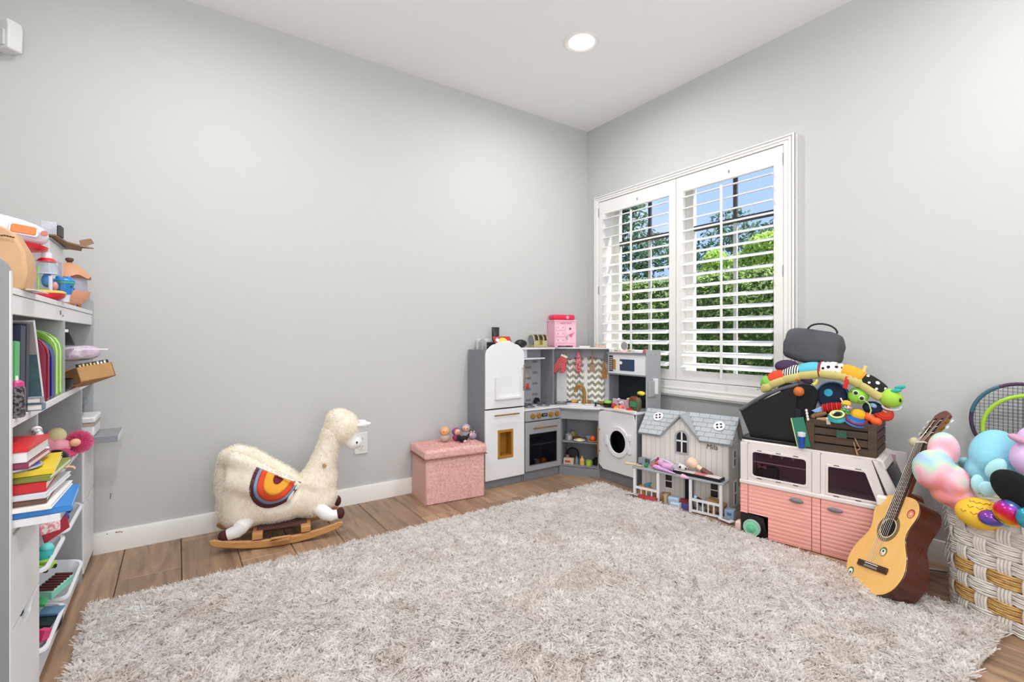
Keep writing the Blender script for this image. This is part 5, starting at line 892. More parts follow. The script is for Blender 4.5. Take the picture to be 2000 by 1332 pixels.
# ---------------- pink ottoman ----------------
ot = thing('storage_ottoman', 'fluffy blush pink lidded storage ottoman left of the toy fridge', 'ottoman', (1.097, 2.390, 0), math.atan2(-.0352, .3514))
OW, OD = .345, .243
M_ot = mat('blush_fleece', '#dfafa9', .9, bump=(55, .9, .006), var=(60, .2), hx2='#edc6bf')
M_ots = mat('blush_velvet', '#dfb0a5', .85, bump=(300, .3, .001))
obj('box_side', B().box(-.001, .003, 0.002, OD, 0, .25), M_ots, ot, label='smoother velvet side', bevel=.001); bb = obj('box_front', B().box(0.003, OW, 0, OD, .002, .25), M_ot, ot, bevel=.004, seg=3)
ld_ = obj('lid', B().box(-.012, OW + .014, -.012, OD + .006, .244, .298), M_ot, ot, bevel=.018, seg=5, sub=0); obj('lid_seam', B().box(-.0125, OW + .0145, -.0125, OD + .0065, .243, .247), mat('seam_rose', '#9f6a66', .9), ot)
def fuzz(o, n, L, wd, m, par, lean=.6, jitter=1.0, flt=None):
    P, N = sample(o, n)
    if flt is not None: k = flt(P, N); P, N = P[k], N[k]
    return strands('fleece', P, N, rng.uniform(L * .6, L, len(P)), wd, m, par, lean=lean, jitter=jitter)
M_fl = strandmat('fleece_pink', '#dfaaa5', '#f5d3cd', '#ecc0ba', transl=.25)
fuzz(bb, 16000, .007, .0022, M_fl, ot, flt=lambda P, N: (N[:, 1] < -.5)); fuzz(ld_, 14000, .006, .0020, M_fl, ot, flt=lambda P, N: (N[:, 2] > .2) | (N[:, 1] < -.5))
# three soft dolls on the lid
def softdoll(lab, x, y, rz_, cols, lie=0, s=1.0):
    t = thing('soft_doll', lab, 'soft toy', tuple(ot.matrix_basis @ Vector((x, y, .2985)) if False else (1.097 + x * .995 + y * .1, 2.390 - x * .1 + y * .995, .3)), rz_, group=None)
    hair, skin, dress = cols; o = obj('body', B().sph((0, 0, .018 * s), (.024 * s, .020 * s, .019 * s)), mat('d_' + dress.strip('#'), dress, .85), t)
    obj('hair', B().sph((0, .006 * s, .048 * s), (.024 * s, .02 * s, .021 * s)), mat('d_' + hair.strip('#'), hair, .85, bump=(90, .6, .003)), t); h = obj('face', B().sph((0, -.004 * s, .047 * s), (.0185 * s, .017 * s, .017 * s)), mat('d_' + skin.strip('#'), skin, .7), t)
    for e in (-1, 1): obj('eye', B().sph((e * .007 * s, -.020 * s, .050 * s), .0022 * s, 8, 6), M_blk, h)
    return t
softdoll('blond soft doll in a grey dress sitting on the ottoman', .165, .15, R(-20), ('#d9ad7c', '#e9b184', '#bba79c'), s=1.25)
softdoll('violet-haired soft doll next to the blond one on the ottoman', .235, .14, R(5), ('#9a4a78', '#dcae90', '#8f3b6a'), s=1.1)
softdoll('lilac capped soft doll leaning on the toy fridge side', .315, .19, R(-30), ('#a79dbb', '#d9b49c', '#a596ac'), s=1.2)
t = thing('black_soft_cat', 'black soft toy cat with pink paws lying before the dolls on the ottoman', 'soft toy', (1.097 + .262, 2.39 + .065, .3), R(10)); obj('body', B().sph((0, 0, .018), (.034, .018, .018)).sph((-.03, .0, .03), (.016, .014, .014)).tube([(.02, 0, .02), (.035, -.006, .034), (.045, -.004, .044)], [.008, .007, .006], 8), mat('cat_black', '#1d1a1f', .85), t, remesh=.003, smoothit=2)
obj('paw', B().sph((.0, -.018, .007), (.012, .006, .008)), mat('cat_pink', '#e8b7b5', .7), t); obj('paw', B().sph((.05, -.008, .036), (.012, .006, .010)), mat('cat_pink', ''), t)
t = thing('lilac_soft_ball', 'small mauve soft toy pushed against the toy fridge on the ottoman', 'soft toy', (1.097 + .345, 2.39 + .10, .3), 0); obj('body', B().sph((0, 0, .021), (.026, .02, .021)), mat('mauve', '#a497ad', .85), t); obj('ear', B().sph((-.01, 0, .044), (.006, .004, .007)), mat('mauve2', '#c6b08a', .85), t); obj('ear', B().sph((.01, 0, .044), (.006, .004, .007)), mat('mauve2', ''), t)
# ---------------- llama rocker ----------------
lm = thing('llama_rocker', 'cream plush llama rocker with a striped saddle patch on wooden runners by the wall', 'rocking toy', (.366, 2.298, 0), math.atan2(-.184, .983))
M_run = mat('runner_wood', '#cf9a62', .4, var=(9, .25), hx2='#b98550', vscale=(1, 12, 12))
def runner(y, th=.018):
    n = 26; top = []; bot = []
    for i in range(n + 1):
        s = -.262 + .524 * i / n; k = (s / .262); zb = .001 + .042 * k * k; h = .034 - .004 * abs(k)
        e = 1 - max(0, (abs(s) - .245) / .017) ** 2 * .55; top.append((s, zb + h / 2 + h / 2 * e)); bot.append((s, zb + h / 2 - h / 2 * e))
    return obj('runner', B().prism(bot + top[::-1], y, y + th, 'y'), M_run, lm, bevel=.004, seg=2)
runner(0); runner(.205)
for x in (-.085, .105): obj('cross_block', B().box(x - .02, x + .02, -.004, .226, .040 + (x / .262) ** 2 * .03, .068 + (x / .262) ** 2 * .03), M_run, lm, bevel=.003)
obj('underboard', B().box(-.09, .11, .03, .19, .068, .078), mat('under_maroon', '#5b3a36', .8), lm); obj('foot_rest', B().box(-.032, .045, -.03, .0, .030, .044).box(-.032, .045, -.03, -.02, .044, .052), M_run, lm, bevel=.003)
M_skinb = mat('llama_base', '#f6efe2', .95, bump=(70, .7, .004)); by = .112
b = B()
b.sph((-.03, by, .165), (.185, .095, .092), 20, 12).sph((-.165, by, .22), (.082, .10, .13)).sph((-.13, by, .19), (.09, .10, .11)).sph((.13, by, .165), (.115, .085, .090)).sph((.17, by, .25), (.075, .06, .09))
b.tube([(.145, by, .22), (.170, by, .28), (.195, by, .36), (.215, by, .42), (.235, by, .47)], [.085, .062, .050, .048, .054], 18).sph((-.15, by, .17), (.10, .10, .11)).sph((-.03, by, .20), (.14, .104, .08)).sph((-.10, by, .25), (.10, .108, .08))
# tub sides and back rest
for sgn in (-1, 1):
    b.tube([(-.205, by + sgn * .03, .385), (-.175, by + sgn * .075, .392), (-.11, by + sgn * .09, .365), (-.04, by + sgn * .092, .315), (.03, by + sgn * .088, .27), (.075, by + sgn * .07, .235)], [.030, .030, .028, .026, .024, .022], 12)
    b.tube([(-.19, by + sgn * .05, .30), (-.11, by + sgn * .09, .28), (-.02, by + sgn * .09, .235), (.05, by + sgn * .08, .21)], [.055, .05, .045, .04], 12); b.tube([(-.195, by + sgn * .05, .34), (-.12, by + sgn * .088, .325), (-.03, by + sgn * .092, .28), (.05, by + sgn * .08, .24)], [.036, .034, .032, .03], 12)
b.tube([(-.205, by - .04, .385), (-.212, by, .382), (-.205, by + .04, .385)], .030, 12).tube([(-.195, by, .24), (-.205, by, .31), (-.208, by, .375)], [.06, .05, .035], 14)
bd = obj('body', b, M_skinb, lm, remesh=.008, smoothit=14)
hb_ = obj('head', B().sph((.266, by, .478), (.078, .062, .077), 20, 12).sph((.252, by, .515), (.058, .055, .050)), M_skinb, lm, remesh=.007, smoothit=4)
M_lw = mat('llama_face', '#f2f0ee', .75, bump=(150, .3, .001))
fc = obj('face', B().sph((.318, by, .405), (.042, .040, .038), 18, 12).sph((.30, by, .44), (.045, .043, .05)), M_lw, lm, remesh=.005, smoothit=4)
for sy in (-1, 1):
    obj('eye', B().sph((.330, by + sy * .037, .405), (.005, .003, .006), 10, 8), M_blk, lm)
obj('ear', B().sph((.362, by - .030, .488), (.034, .010, .012), 16, 8, rot=(0, R(-6), 0)), M_lw, lm); obj('ear', B().sph((.350, by + .035, .488), (.034, .010, .012), 16, 8, rot=(0, R(-6), 0)), M_lw, lm)
obj('neck_dowel', B().cyl((.185, by - .075, .318), (.185, by + .075, .318), .0085, n=14), mat('dowel', '#b8905c', .45), lm, bevel=.002)
M_hoof = mat('hoof_maroon', '#4a1a1c', .75)
for y in (.02, .20):
    l = obj('leg', B().tube([(-.12, by + (y - by) * .5, .12), (-.15, y, .098), (-.165, y, .083), (-.198, y, .075)], [.03, .032, .028, .023], 12), M_lw, lm); obj('hoof', B().sph((-.213, y, .071), (.020, .021, .024)), M_hoof, l)
    l = obj('leg', B().tube([(.15, by + (y - by) * .5, .13), (.19, y, .105), (.215, y, .093), (.238, y, .096)], [.03, .03, .025, .021], 12), M_lw, lm); obj('hoof', B().sph((.252, y, .100), (.018, .022, .026)), M_hoof, l)
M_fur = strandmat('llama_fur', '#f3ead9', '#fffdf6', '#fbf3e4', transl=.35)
P, N = sample(bd, 30000); seat = (N[:, 2] > .3) & (P[:, 0] > -.16) & (P[:, 0] < .08) & (np.abs(P[:, 1] - by) < .06)
inpatch = (P[:, 1] < by) & (((P[:, 0] + .006) / .100) ** 2 + ((P[:, 2] - .262) / .120) ** 2 < 1) & (P[:, 2] < .335 - .55 * (P[:, 0] + .095)) & (N[:, 1] < -.1)
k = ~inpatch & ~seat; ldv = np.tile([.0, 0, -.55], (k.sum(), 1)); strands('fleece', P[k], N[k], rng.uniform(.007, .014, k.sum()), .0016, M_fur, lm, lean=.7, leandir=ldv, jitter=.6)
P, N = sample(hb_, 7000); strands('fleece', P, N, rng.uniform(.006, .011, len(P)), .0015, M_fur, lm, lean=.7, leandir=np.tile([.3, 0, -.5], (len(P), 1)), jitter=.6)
# striped saddle patch: nested half rounds that follow the flank
def flank(s, z):     # y of the near flank
    dg = bpy.context.evaluated_depsgraph_get(); return dg
dg = bpy.context.evaluated_depsgraph_get(); ev = bd.evaluated_get(dg)
def hit(s, z):
    v = []
    for a_, c_ in ((0, 0), (.018, 0), (-.018, 0), (0, .018), (0, -.018)):
        ok, p, nn, i = ev.ray_cast(Vector((s + a_, -.3, z + c_)), Vector((0, 1, 0)), distance=.6)
        if ok: v.append(p.y)
    return sum(v) / len(v) if v else by - .05
def patch(sc, off, hx, nm='saddle_stripe'):
    c = Vector((.0, .305)); ax = Vector((.175, -.100)).normalized(); dn_ = Vector((-.100, -.175)).normalized() * -1; dn_ = Vector((ax.y, -ax.x)); b = B(); vs = []; n = 40; m_ = 8
    for i in range(m_ + 1):
        for j in range(n + 1):
            a = PI * j / n; r = sc * (i / m_); q = c + ax * (math.cos(a) * .100 * r) + dn_ * (math.sin(a) * .148 * r); vs.append((q.x, hit(q.x, q.y) - off, q.y))
    fs = [(i * (n + 1) + j, i * (n + 1) + j + 1, (i + 1) * (n + 1) + j + 1, (i + 1) * (n + 1) + j) for i in range(m_) for j in range(n)]
    o = obj(nm, b.add(vs, fs), mat('st_' + hx.strip('#'), hx, .75), lm, ang=80); so = o.modifiers.new('so', 'SOLIDIFY'); so.thickness = .003; return o
for sc, off, hx, l in ((1.0, .006, '#5e1f33', 'maroon outer band of the saddle'), (.86, .009, '#7fa6cf', 'light blue band'), (.75, .012, '#dd4a24', 'orange-red band'), (.52, .015, '#f0a92e', 'yellow-orange centre'), (.2, .018, '#6d1522', 'dark red middle')):
    patch(sc, off, hx)['label'] = l

# ---------------- dollhouse ----------------
hu = Vector((.242, -.970)); HO = Vector((2.199, 1.862)); hrz = math.atan2(hu.y, hu.x)
hs = thing('dollhouse', 'white boarded dollhouse with grey shingle roof and front porch, right of the toy washer', 'dollhouse', (HO.x, HO.y, 0), hrz)
HM = Matrix.Translation((HO.x, HO.y, 0)) @ Matrix.Rotation(hrz, 4, 'Z')
def Hh(x, y, z): return tuple(HM @ Vector((x, y, z)))
HW, HD, HE = .478, .165, .372
M_hw = mat('house_white', '#ded9d3', .5); M_hw2 = mat('house_white2', '#e2ddd8', .5); M_hg = mat('house_grey', '#8f9598', .55); M_sh = mat('shingle_grey', '#b6bcc0', .6, var=(20, .3), hx2='#a9b0b5'); M_dark = mat('room_dark', '#191716', .8)
obj('wall_shell', B().box(.006, HW - .006, .004, .010, 0, HE).prism([(.004, 0), (HD, 0), (HD, HE), (.105, .475), (.004, HE)], HW - .007, HW, 'x').prism([(.004, 0), (HD, 0), (HD, HE), (.105, .475), (.004, HE)], 0, .007, 'x').box(.007, HW - .007, HD - .006, HD, 0, HE).box(.007, HW - .007, .01, HD - .006, .19, .197).prism([(.134, HE), (.322, HE), (.23, .470)], .004, .010, 'y'), M_hw, hs, smooth=False)
nb = 17; bw = (HW - .004) / nb
for i in range(nb):
    x0 = .002 + i * bw; x1 = x0 + bw - .0012
    def top(x): return HE - .002 if x < .134 or x > .322 else min(HE + (x - .134) * .098 / .096, HE + (.322 - x) * .098 / .092) - .004
    if x0 < .23 < x1: pl_ = [(x0, 0), (x1, 0), (x1, top(x1)), (.23, top(.23)), (x0, top(x0))]
    else: pl_ = [(x0, 0), (x1, 0), (x1, top(x1)), (x0, top(x0))]
    obj('wall_board', B().prism(pl_, 0, .0035, 'y'), M_hw2 if i % 2 else M_hw, hs, smooth=False)
# main roof
def rp_(x, t, d=0): return (x, -.018 + .123 * t + .0 - d * .7, HE - .012 + .126 * t - d)
b = B()
for pl_ in ([(-.014, 0), (.120, 0), (.23, .98), (.23, 1), (-.014, 1)], [(.336, 0), (HW + .022, 0), (HW + .022, 1), (.23, 1), (.23, .98)]):
    n_ = len(pl_); b.add([rp_(x, t_) for x, t_ in pl_] + [(x, y + .004, z - .009) for x, y, z in [rp_(x, t_) for x, t_ in pl_]], [tuple(range(n_)), tuple(range(n_, 2 * n_))[::-1]] + [(i, (i + 1) % n_, n_ + (i + 1) % n_, n_ + i) for i in range(n_)])
b.prism([(.105, .486), (.186, HE - .012), (.180, HE - .018), (.105, .474)], -.014, HW + .022, 'x')
rf = obj('roof', b, M_hg, hs, smooth=False)
sl = Vector((0, .123, .126)); L_ = sl.length; sd = sl / L_; nrm = Vector((0, -sd.z, sd.y)); rows = 6
for r in range(rows):
    z0 = r / rows; w = .056; off = (r % 2) * w / 2; x = -.012 - off
    while x < HW + .02:
        xa, xb = max(x + .0008, -.012), min(x + w - .0008, HW + .020); x += w
        if xb - xa < .008: continue
        zc = HE - .012 + .126 * z0
        # leave out the dormer footprint
        hwid = max(0, .112 * (1 - (z0 + .5 / rows) * .98)); lo, hi = .23 - hwid, .23 + hwid
        for (a, c) in ([(xa, min(xb, lo)), (max(xa, hi), xb)] if hwid > 0 else [(xa, xb)]):
            if c - a < .006: continue
            p0 = Vector((0, -.018, HE - .012)) + sl * z0; p1 = Vector((0, -.018, HE - .012)) + sl * (z0 + 1 / rows - .006)
            vs = [(a, *(p0 + nrm * .0038).yz), (c, *(p0 + nrm * .0038).yz), (c, *(p1 + nrm * .0022).yz), (a, *(p1 + nrm * .0022).yz), (a, *p0.yz), (c, *p0.yz), (c, *p1.yz), (a, *p1.yz)]
            obj('shingle', B().add(vs, [(0, 1, 2, 3), (0, 4, 5, 1), (1, 5, 6, 2), (2, 6, 7, 3), (3, 7, 4, 0)]), M_sh, rf, smooth=False)
# dormer
for sgn, bx, nm_ in ((-1, .118, 'l'), (1, .338, 'r')):
    e0 = Vector((bx, -.016, HE - .016)); pk = Vector((.23, -.016, .486)); back = Vector((.23, .105, .488)); eb = Vector((bx, -.010, HE - .012))
    dr_ = obj('dormer_roof', B().add([e0, pk, back, eb, e0 - Vector((0, 0, .008)), pk - Vector((0, 0, .010)), back - Vector((0, 0, .008)), eb - Vector((0, 0, .008))], [(0, 1, 2, 3), (4, 7, 6, 5), (0, 4, 5, 1), (1, 5, 6, 2), (2, 6, 7, 3), (3, 7, 4, 0)]), M_sh, hs, smooth=False)
    obj('barge_board', B().prism([(e0.x, e0.z - .006), (.23, .476), (.23, .487), (e0.x - sgn * 0, e0.z + .006)], -.020, -.014, 'y'), M_hg, hs, smooth=False)
for px_, py_ in ((1286, 814), (1405, 833)):
    ray_o = Vector((0, 0, .91)); ray_d = Rv * ((px_ - 1000) / 944.4) + Fv + Vector((0, 0, -(py_ - 657) / 944.4)); Mi = HM.inverted(); o_ = Mi @ ray_o; d_ = (Mi.to_3x3() @ ray_d); p0 = Vector((0, -.018, HE - .012)) + nrm * .004
    tt = (p0 - o_).dot(nrm) / d_.dot(nrm); c = o_ + d_ * tt

    b = B(); b.M = Matrix.Translation(c) @ Matrix(((1, 0, 0, 0), (0, sd.y, nrm.y, 0), (0, sd.z, nrm.z, 0), (0, 0, 0, 1)))
    v = obj('roof_vent', b.prism(circ(0, 0, .029, 28), 0, .006, 'z'), M_kw, hs, smooth=False, bevel=.0008)
    for k in range(4):
        b2 = B(); b2.M = b.M; a = PI / 4 + k * PI / 2 + .3; cc = (math.cos(a) * .012, math.sin(a) * .012)
        obj('vent_opening', b2.prism([(cc[0] + .0072 * math.cos(a + t_), cc[1] + .0072 * math.sin(a + t_)) for t_ in (-2.0, -.9, 0, .9, 2.0)], .0058, .0066, 'z'), M_dark, v, smooth=False)
def warch(x0, x1, z0, z1, r): return [(x0, z0), (x1, z0), (x1, z1 - r)] + [((x0 + x1) / 2 + (x1 - x0) / 2 * math.cos(R(a)), z1 - r + r * math.sin(R(a))) for a in range(20, 161, 20)] + [(x0, z1 - r)]
wf = obj('arched_window', B().ring(warch(.198, .274, .272, .40, .038), warch(.207, .265, .281, .391, .030), -.006, 0, 'y'), M_sgrey, hs, smooth=False); obj('window_pane', B().prism(warch(.206, .266, .28, .392, .03), -.0015, 0, 'y'), M_dark, wf, smooth=False)
obj('mullion', B().box(.232, .240, -.005, -.001, .281, .391).box(.207, .265, -.005, -.001, .338, .346), M_kw, wf, smooth=False)
dw = obj('front_door', B().ring([(.248, .004), (.305, .004), (.305, .168), (.248, .168)], [(.254, .004), (.299, .004), (.299, .162), (.254, .162)], -.004, 0, 'y'), M_sgrey, hs, smooth=False); obj('doorway', B().box(.254, .299, -.0015, 0, .004, .162), M_dark, dw, smooth=False)
for x0 in (.140, .385):
    w_f = obj('porch_window', B().ring([(x0, .07), (x0 + .045, .07), (x0 + .045, .15), (x0, .15)], [(x0 + .004, .074), (x0 + .041, .074), (x0 + .041, .146), (x0 + .004, .146)], -.004, 0, 'y').box(x0 + .004, x0 + .041, -.004, -.001, .108, .113), M_kw, hs, smooth=False); obj('window_pane', B().box(x0 + .003, x0 + .042, -.0012, 0, .073, .147), mat('pane_brown', '#2c2422', .4), w_f, smooth=False)
# side windows
for z0, z1, y0 in ((.225, .315, .07), (.02, .15, .08)):
    w_f = obj('side_window', B().ring([(y0, z0), (y0 + .05, z0), (y0 + .05, z1), (y0, z1)], [(y0 + .006, z0 + .006), (y0 + .044, z0 + .006), (y0 + .044, z1 - .006), (y0 + .006, z1 - .006)], HW, HW + .004, 'x').box(HW, HW + .004, y0, y0 + .05, (z0 + z1) / 2 - .003, (z0 + z1) / 2 + .003), M_kw, hs, smooth=False); obj('window_pane', B().box(HW, HW + .001, y0 + .005, y0 + .045, z0 + .005, z1 - .005), mat('pane_grey', '#565a5a', .3), w_f, smooth=False)
text('Mila', .036, mat('ink_brown', '#3a332f', .7), hs, (.395, -.0016, .332), (R(90), 0, 0), 'painted_name', shear=.15)
# porch
PY = -.094
pr_ = obj('porch_roof', B().box(-.008, HW + .008, PY - .008, .0, .172, .182), M_sgrey, hs, smooth=False, bevel=.002)
for x in (.004, .142, .318, .470): obj('porch_post', B().box(x - .007, x + .007, PY - .004, PY + .010, 0, .172), M_kw, hs, smooth=False, bevel=.001)
for x0, x1, n in ((.011, .135, 4), (.325, .463, 5)):
    rl = obj('porch_rail', B().box(x0, x1, PY - .002, PY + .007, .062, .074).box(x0, x1, PY - .002, PY + .007, .006, .016), M_kw, hs, smooth=False)
    for k in range(1, n): obj('baluster', B().box(x0 + (x1 - x0) * k / n - .003, x0 + (x1 - x0) * k / n + .003, PY, PY + .006, .016, .062), M_kw, rl, smooth=False)
# toys on the porch roof
ZP = .1825
def hthing(name, lab, x, y, z, cat='toy', rz_=0, rot=None, grp=None): return thing(name, lab, cat, Hh(x, y, z), hrz + rz_ if rot is None else 0, rot=rot, group=grp)
t = hthing('toy_keyboard', 'black and white toy piano keyboard on the right of the porch roof', .345, PY + .036, ZP, rz_=R(-4)); obj('keyboard_body', B().box(-.125, .125, -.03, .03, 0, .016), M_blk, t, bevel=.002)
for i in range(20): obj('white_key', B().box(-.12 + i * .0121, -.1095 + i * .0121, -.029, .012, .016, .0195), mat('key_pink', '#e58f96', .4) if 9 <= i <= 13 else mat('key_white', '#e9e0da', .4), t, smooth=False, label='pink key' if 9 <= i <= 13 else None)
t = hthing('makeup_brush', 'big cream toy brush with a brown handle lying on the toy keyboard', .335, PY + .052, ZP + .045, rot=(0, 0, 0)); t.rotation_euler = (0, R(18), hrz)
obj('brush_head', B().tube([(-.055, 0, .012), (-.048, 0, .010), (-.02, 0, .006), (-.005, 0, .003)], [.022, .026, .026, .016], 20), mat('brush_cream', '#e9cdb4', .5), t, bevel=.001); obj('ferrule', B().tube([(-.005, 0, .003), (.025, 0, -.002)], [.012, .012], 14), mat('ferrule', '#eccdb2', .4), t); obj('brush_handle', B().tube([(.022, 0, -.002), (.03, 0, -.003), (.075, 0, -.008), (.088, 0, -.010)], [.012, .0145, .0145, .008], 14), mat('brush_brown', '#6e463c', .45), t)
t = hthing('toy_dog_head', 'white toy dog head with a black eye patch on the keyboard', .262, PY + .030, ZP + .034); obj('head', B().sph((0, 0, 0), (.024, .018, .016)).sph((-.012, 0, .010), (.008, .008, .012)), mat('dog_white', '#d9d8d8', .5), t, remesh=.002, smoothit=2); obj('eye_patch', B().sph((-.004, -.015, .003), (.007, .004, .007)), M_blk, t); obj('nose', B().sph((.022, -.006, -.002), (.005, .006, .005)), M_blk, t)
M_lil = mat('lilac_plastic', '#d9a6e0', .35)
t = hthing('lilac_spoon', 'lilac toy spoon hanging over the porch roof edge', .175, PY + .006, ZP + .010, rz_=R(-6)); obj('spoon', B().sph((-.045, 0, .006), (.026, .012, .012)).tube([(-.03, 0, .003), (.02, -.006, 0), (.07, -.01, -.006)], [.010, .007, .004], 10), M_lil, t, remesh=.0025, smoothit=2)
t = hthing('lilac_pony', 'pinkish lilac toy pony lying in the middle of the porch roof', .178, PY + .040, ZP + .022, rz_=R(20)); obj('body', B().sph((0, 0, 0), (.036, .020, .020)).sph((-.036, 0, .018), (.018, .014, .016)).tube([(-.02, 0, .0), (-.034, 0, .018)], .012, 10).tube([(.02, -.01, -.005), (.03, -.012, -.018)], .007, 8), mat('pony_lilac', '#d7a4cc', .4), t, remesh=.003, smoothit=2); obj('mane', B().sph((.02, 0, .006), (.02, .014, .010)), mat('mane_cream', '#e2d9b0', .6), t)
t = hthing('pink_clear_box', 'clear pink toy box at the back of the porch roof', .215, PY + .078, ZP); obj('box_shell', B().box(-.025, .025, -.012, .012, 0, .032), mat('clear_rose', '#e3b4cf', .2, trans=.3), t, bevel=.002)
t = hthing('lilac_hoop', 'pale lilac curved toy hoop arching over the porch toys', .13, PY + .062, ZP + .012); obj('handle_bar', B().tube([(-.055, 0, .02), (-.03, 0, .036), (.01, 0, .036), (.05, 0, .026), (.09, -.006, .010)], .006, 10), mat('handle_lilac', '#cfc3df', .35), t)
t = hthing('grey_toy_case', 'grey toy case standing open at the left of the porch roof', .045, PY + .066, ZP, rz_=R(-12)); obj('case_back', B().box(-.035, .035, .0, .004, 0, .042), mat('case_grey', '#9fa7a6', .4), t, smooth=False); obj('case_side', B().box(-.035, -.031, -.03, .0, 0, .04), mat('case_grey', ''), t, smooth=False); obj('case_screen', B().box(-.012, .02, -.001, 0, .012, .036), mat('case_dark', '#4b5355', .4), t, smooth=False)
t = hthing('coral_bear', 'coral and red toy figure near the left of the porch roof', .108, PY + .035, ZP + .012, rz_=R(30)); obj('body', B().sph((0, 0, 0), (.014, .012, .012)).sph((.012, 0, .018), (.013, .012, .012)).sph((-.016, 0, .006), (.010, .008, .008)), mat('coral2', '#d9604e', .5), t, remesh=.002, smoothit=1); obj('arm', B().tube([(0, 0, .02), (.012, .006, .036), (.02, .01, .046)], .005, 8), mat('arm_red', '#8f1f28', .5), t)
t = hthing('green_toy_figure', 'small green toy figure at the left of the porch roof', .062, PY + .022, ZP + .010); obj('body', B().sph((0, 0, 0), (.012, .010, .010)).sph((.008, 0, .010), .007), mat('fig_green', '#2f8a4e', .5), t)
t = hthing('navy_toy_bead', 'tiny navy toy bead at the porch roof corner', .030, PY + .018, ZP + .009); obj('bead', B().sph((0, 0, 0), (.012, .010, .009)), M_nb, t)
t = hthing('wooden_wrench', 'pale wooden toy wrench lying across the porch roof corner', .0, PY + .012, ZP + .007, rz_=R(8)); obj('wrench', B().tube([(-.05, 0, 0), (-.02, 0, 0), (.01, 0, 0)], [.008, .0055, .006], 10).ring(circ(.022, 0, .020, 20, .013), circ(.024, 0, .012, 20, .006), -.005, .005, 'z').sph((-.05, 0, 0), (.012, .010, .007)), mat('pale_wood', '#dcc298', .5), t)
t = hthing('beige_toy_pieces', 'beige curly toy hair piece at the back of the porch roof', .255, PY + .072, ZP + .014); obj('curl', B().tube([(.02 * math.cos(a * .9), .012 * math.sin(a * .9), .014 * math.sin(a * 2.1)) for a in range(12)], .006, 8), mat('curl_beige', '#d2b39a', .7), t)
t = hthing('toy_dress', 'crumpled silver-grey toy dress lying on the keyboard end', .222, PY + .045, ZP + .022); obj('cloth', B().sph((0, 0, 0), (.032, .02, .016), 20, 12), mat('tulle_grey', '#b3afbd', .4, bump=(60, 1, .01)), t, disp=(.02, .012))
t = hthing('toy_cone', 'small pale pink toy cone over the porch roof edge above the middle post', .295, PY - .010, ZP - .002, rz_=R(-15)); obj('cone', B().tube([(-.02, 0, 0), (.0, 0, 0), (.022, 0, -.003)], [.012, .010, .003], 10), mat('cone_pink', '#e6b7cf', .4), t)
# clutter on the floor in the porch
t = hthing('red_roll', 'dark red soft roll lying in front of the porch, left', .095, PY - .030, .024, rz_=R(2)); obj('roll', B().tube([(-.052, 0, 0), (-.046, 0, 0), (.046, 0, 0), (.052, 0, 0)], [.017, .020, .020, .017], 18), mat('roll_dark_red', '#a01f2c', .55), t)
t = hthing('flat_tray', 'flat black toy tray left of the dark red roll', .018, PY - .035, .018); obj('tray', B().prism([(-.05, -.01), (.02, -.012), (.03, .012), (-.02, .016)], 0, .012, 'z'), M_blk, t, bevel=.002)
t = hthing('toy_bathtub', 'pale blue dollhouse bathtub on the floor in front of the doorway', .222, PY + .022, .0, rz_=R(12)); obj('tub', B().box(-.032, .03, -.02, .02, 0, .055), mat('tub_blue', '#a9bccb', .35), t, bevel=.010, seg=3); obj('tub_side', B().prism([(-.045, 0), (-.033, 0), (-.033, .058), (-.05, .062)], -.022, .022, 'y'), mat('tub_tan', '#bda384', .6), t, smooth=False)
t = hthing('white_blue_stool', 'white dollhouse stool with a pale blue seat before the porch', .243, PY - .012, .0, rz_=R(4)); obj('seat', B().box(-.026, .024, -.014, .014, .014, .036), mat('seat_blue', '#b9cbe0', .4), t, bevel=.005, seg=3); obj('frame', B().box(-.028, .026, -.016, .016, .010, .014).box(.022, .026, -.016, .016, 0, .038), M_kw, t, smooth=False)
t = hthing('violet_toy_chest', 'violet and red dollhouse chest behind the white stool', .276, PY + .036, .0); obj('chest_body', B().box(-.026, .026, -.02, .02, 0, .034), mat('violet', '#5c5597', .45), t, smooth=False, bevel=.001); obj('lid', B().box(-.027, .027, -.021, .021, .035, .046), mat('lid_red', '#8f2f3e', .45), t, smooth=False, bevel=.001)
M_cr = mat('toy_oak', '#b98f5e', .6, var=(25, .3), hx2='#a67c4e')
for lab, x, y, z, w, d, h, r_ in (('tan wooden toy plank leaning behind the left rail', .09, PY + .045, .05, .075, .03, .012, (0, R(35), 0)), ('tan wooden toy box tipped behind the right rail', .435, PY + .05, .062, .085, .05, .022, (0, R(14), 0)), ('slim tan wooden toy ladder behind the right rail', .385, PY + .035, .045, .09, .014, .010, (0, R(36), 0)), ('small brown wooden box behind the second porch post', .165, PY + .05, .028, .045, .05, .05, (0, 0, .3))):
    t = hthing('wooden_block', lab, x, y, z, rot=(0, 0, 0), grp='wooden pieces in the porch'); t.rotation_euler = (Matrix.Rotation(hrz, 3, 'Z') @ Euler(r_).to_matrix()).to_euler(); obj('block_body', B().box(-w / 2, w / 2, -d / 2, d / 2, -h / 2, h / 2), M_cr, t, smooth=False, bevel=.0015)
t = hthing('teal_toy_cone', 'blue-teal toy cone tipped on the tan plank', .062, PY + .045, .078); t.rotation_euler = (0, R(50), hrz); obj('cone', B().tube([(0, 0, -.02), (0, 0, .0), (0, 0, .025)], [.016, .012, .004], 14), mat('cone_teal', '#3b83a6', .45), t)
t = hthing('orange_toy_box', 'orange-yellow toy block behind the leftmost rail', .035, PY + .03, .0); obj('block_body', B().box(-.018, .018, -.012, .012, 0, .075), mat('amber', '#c98f3c', .5), t, bevel=.002)
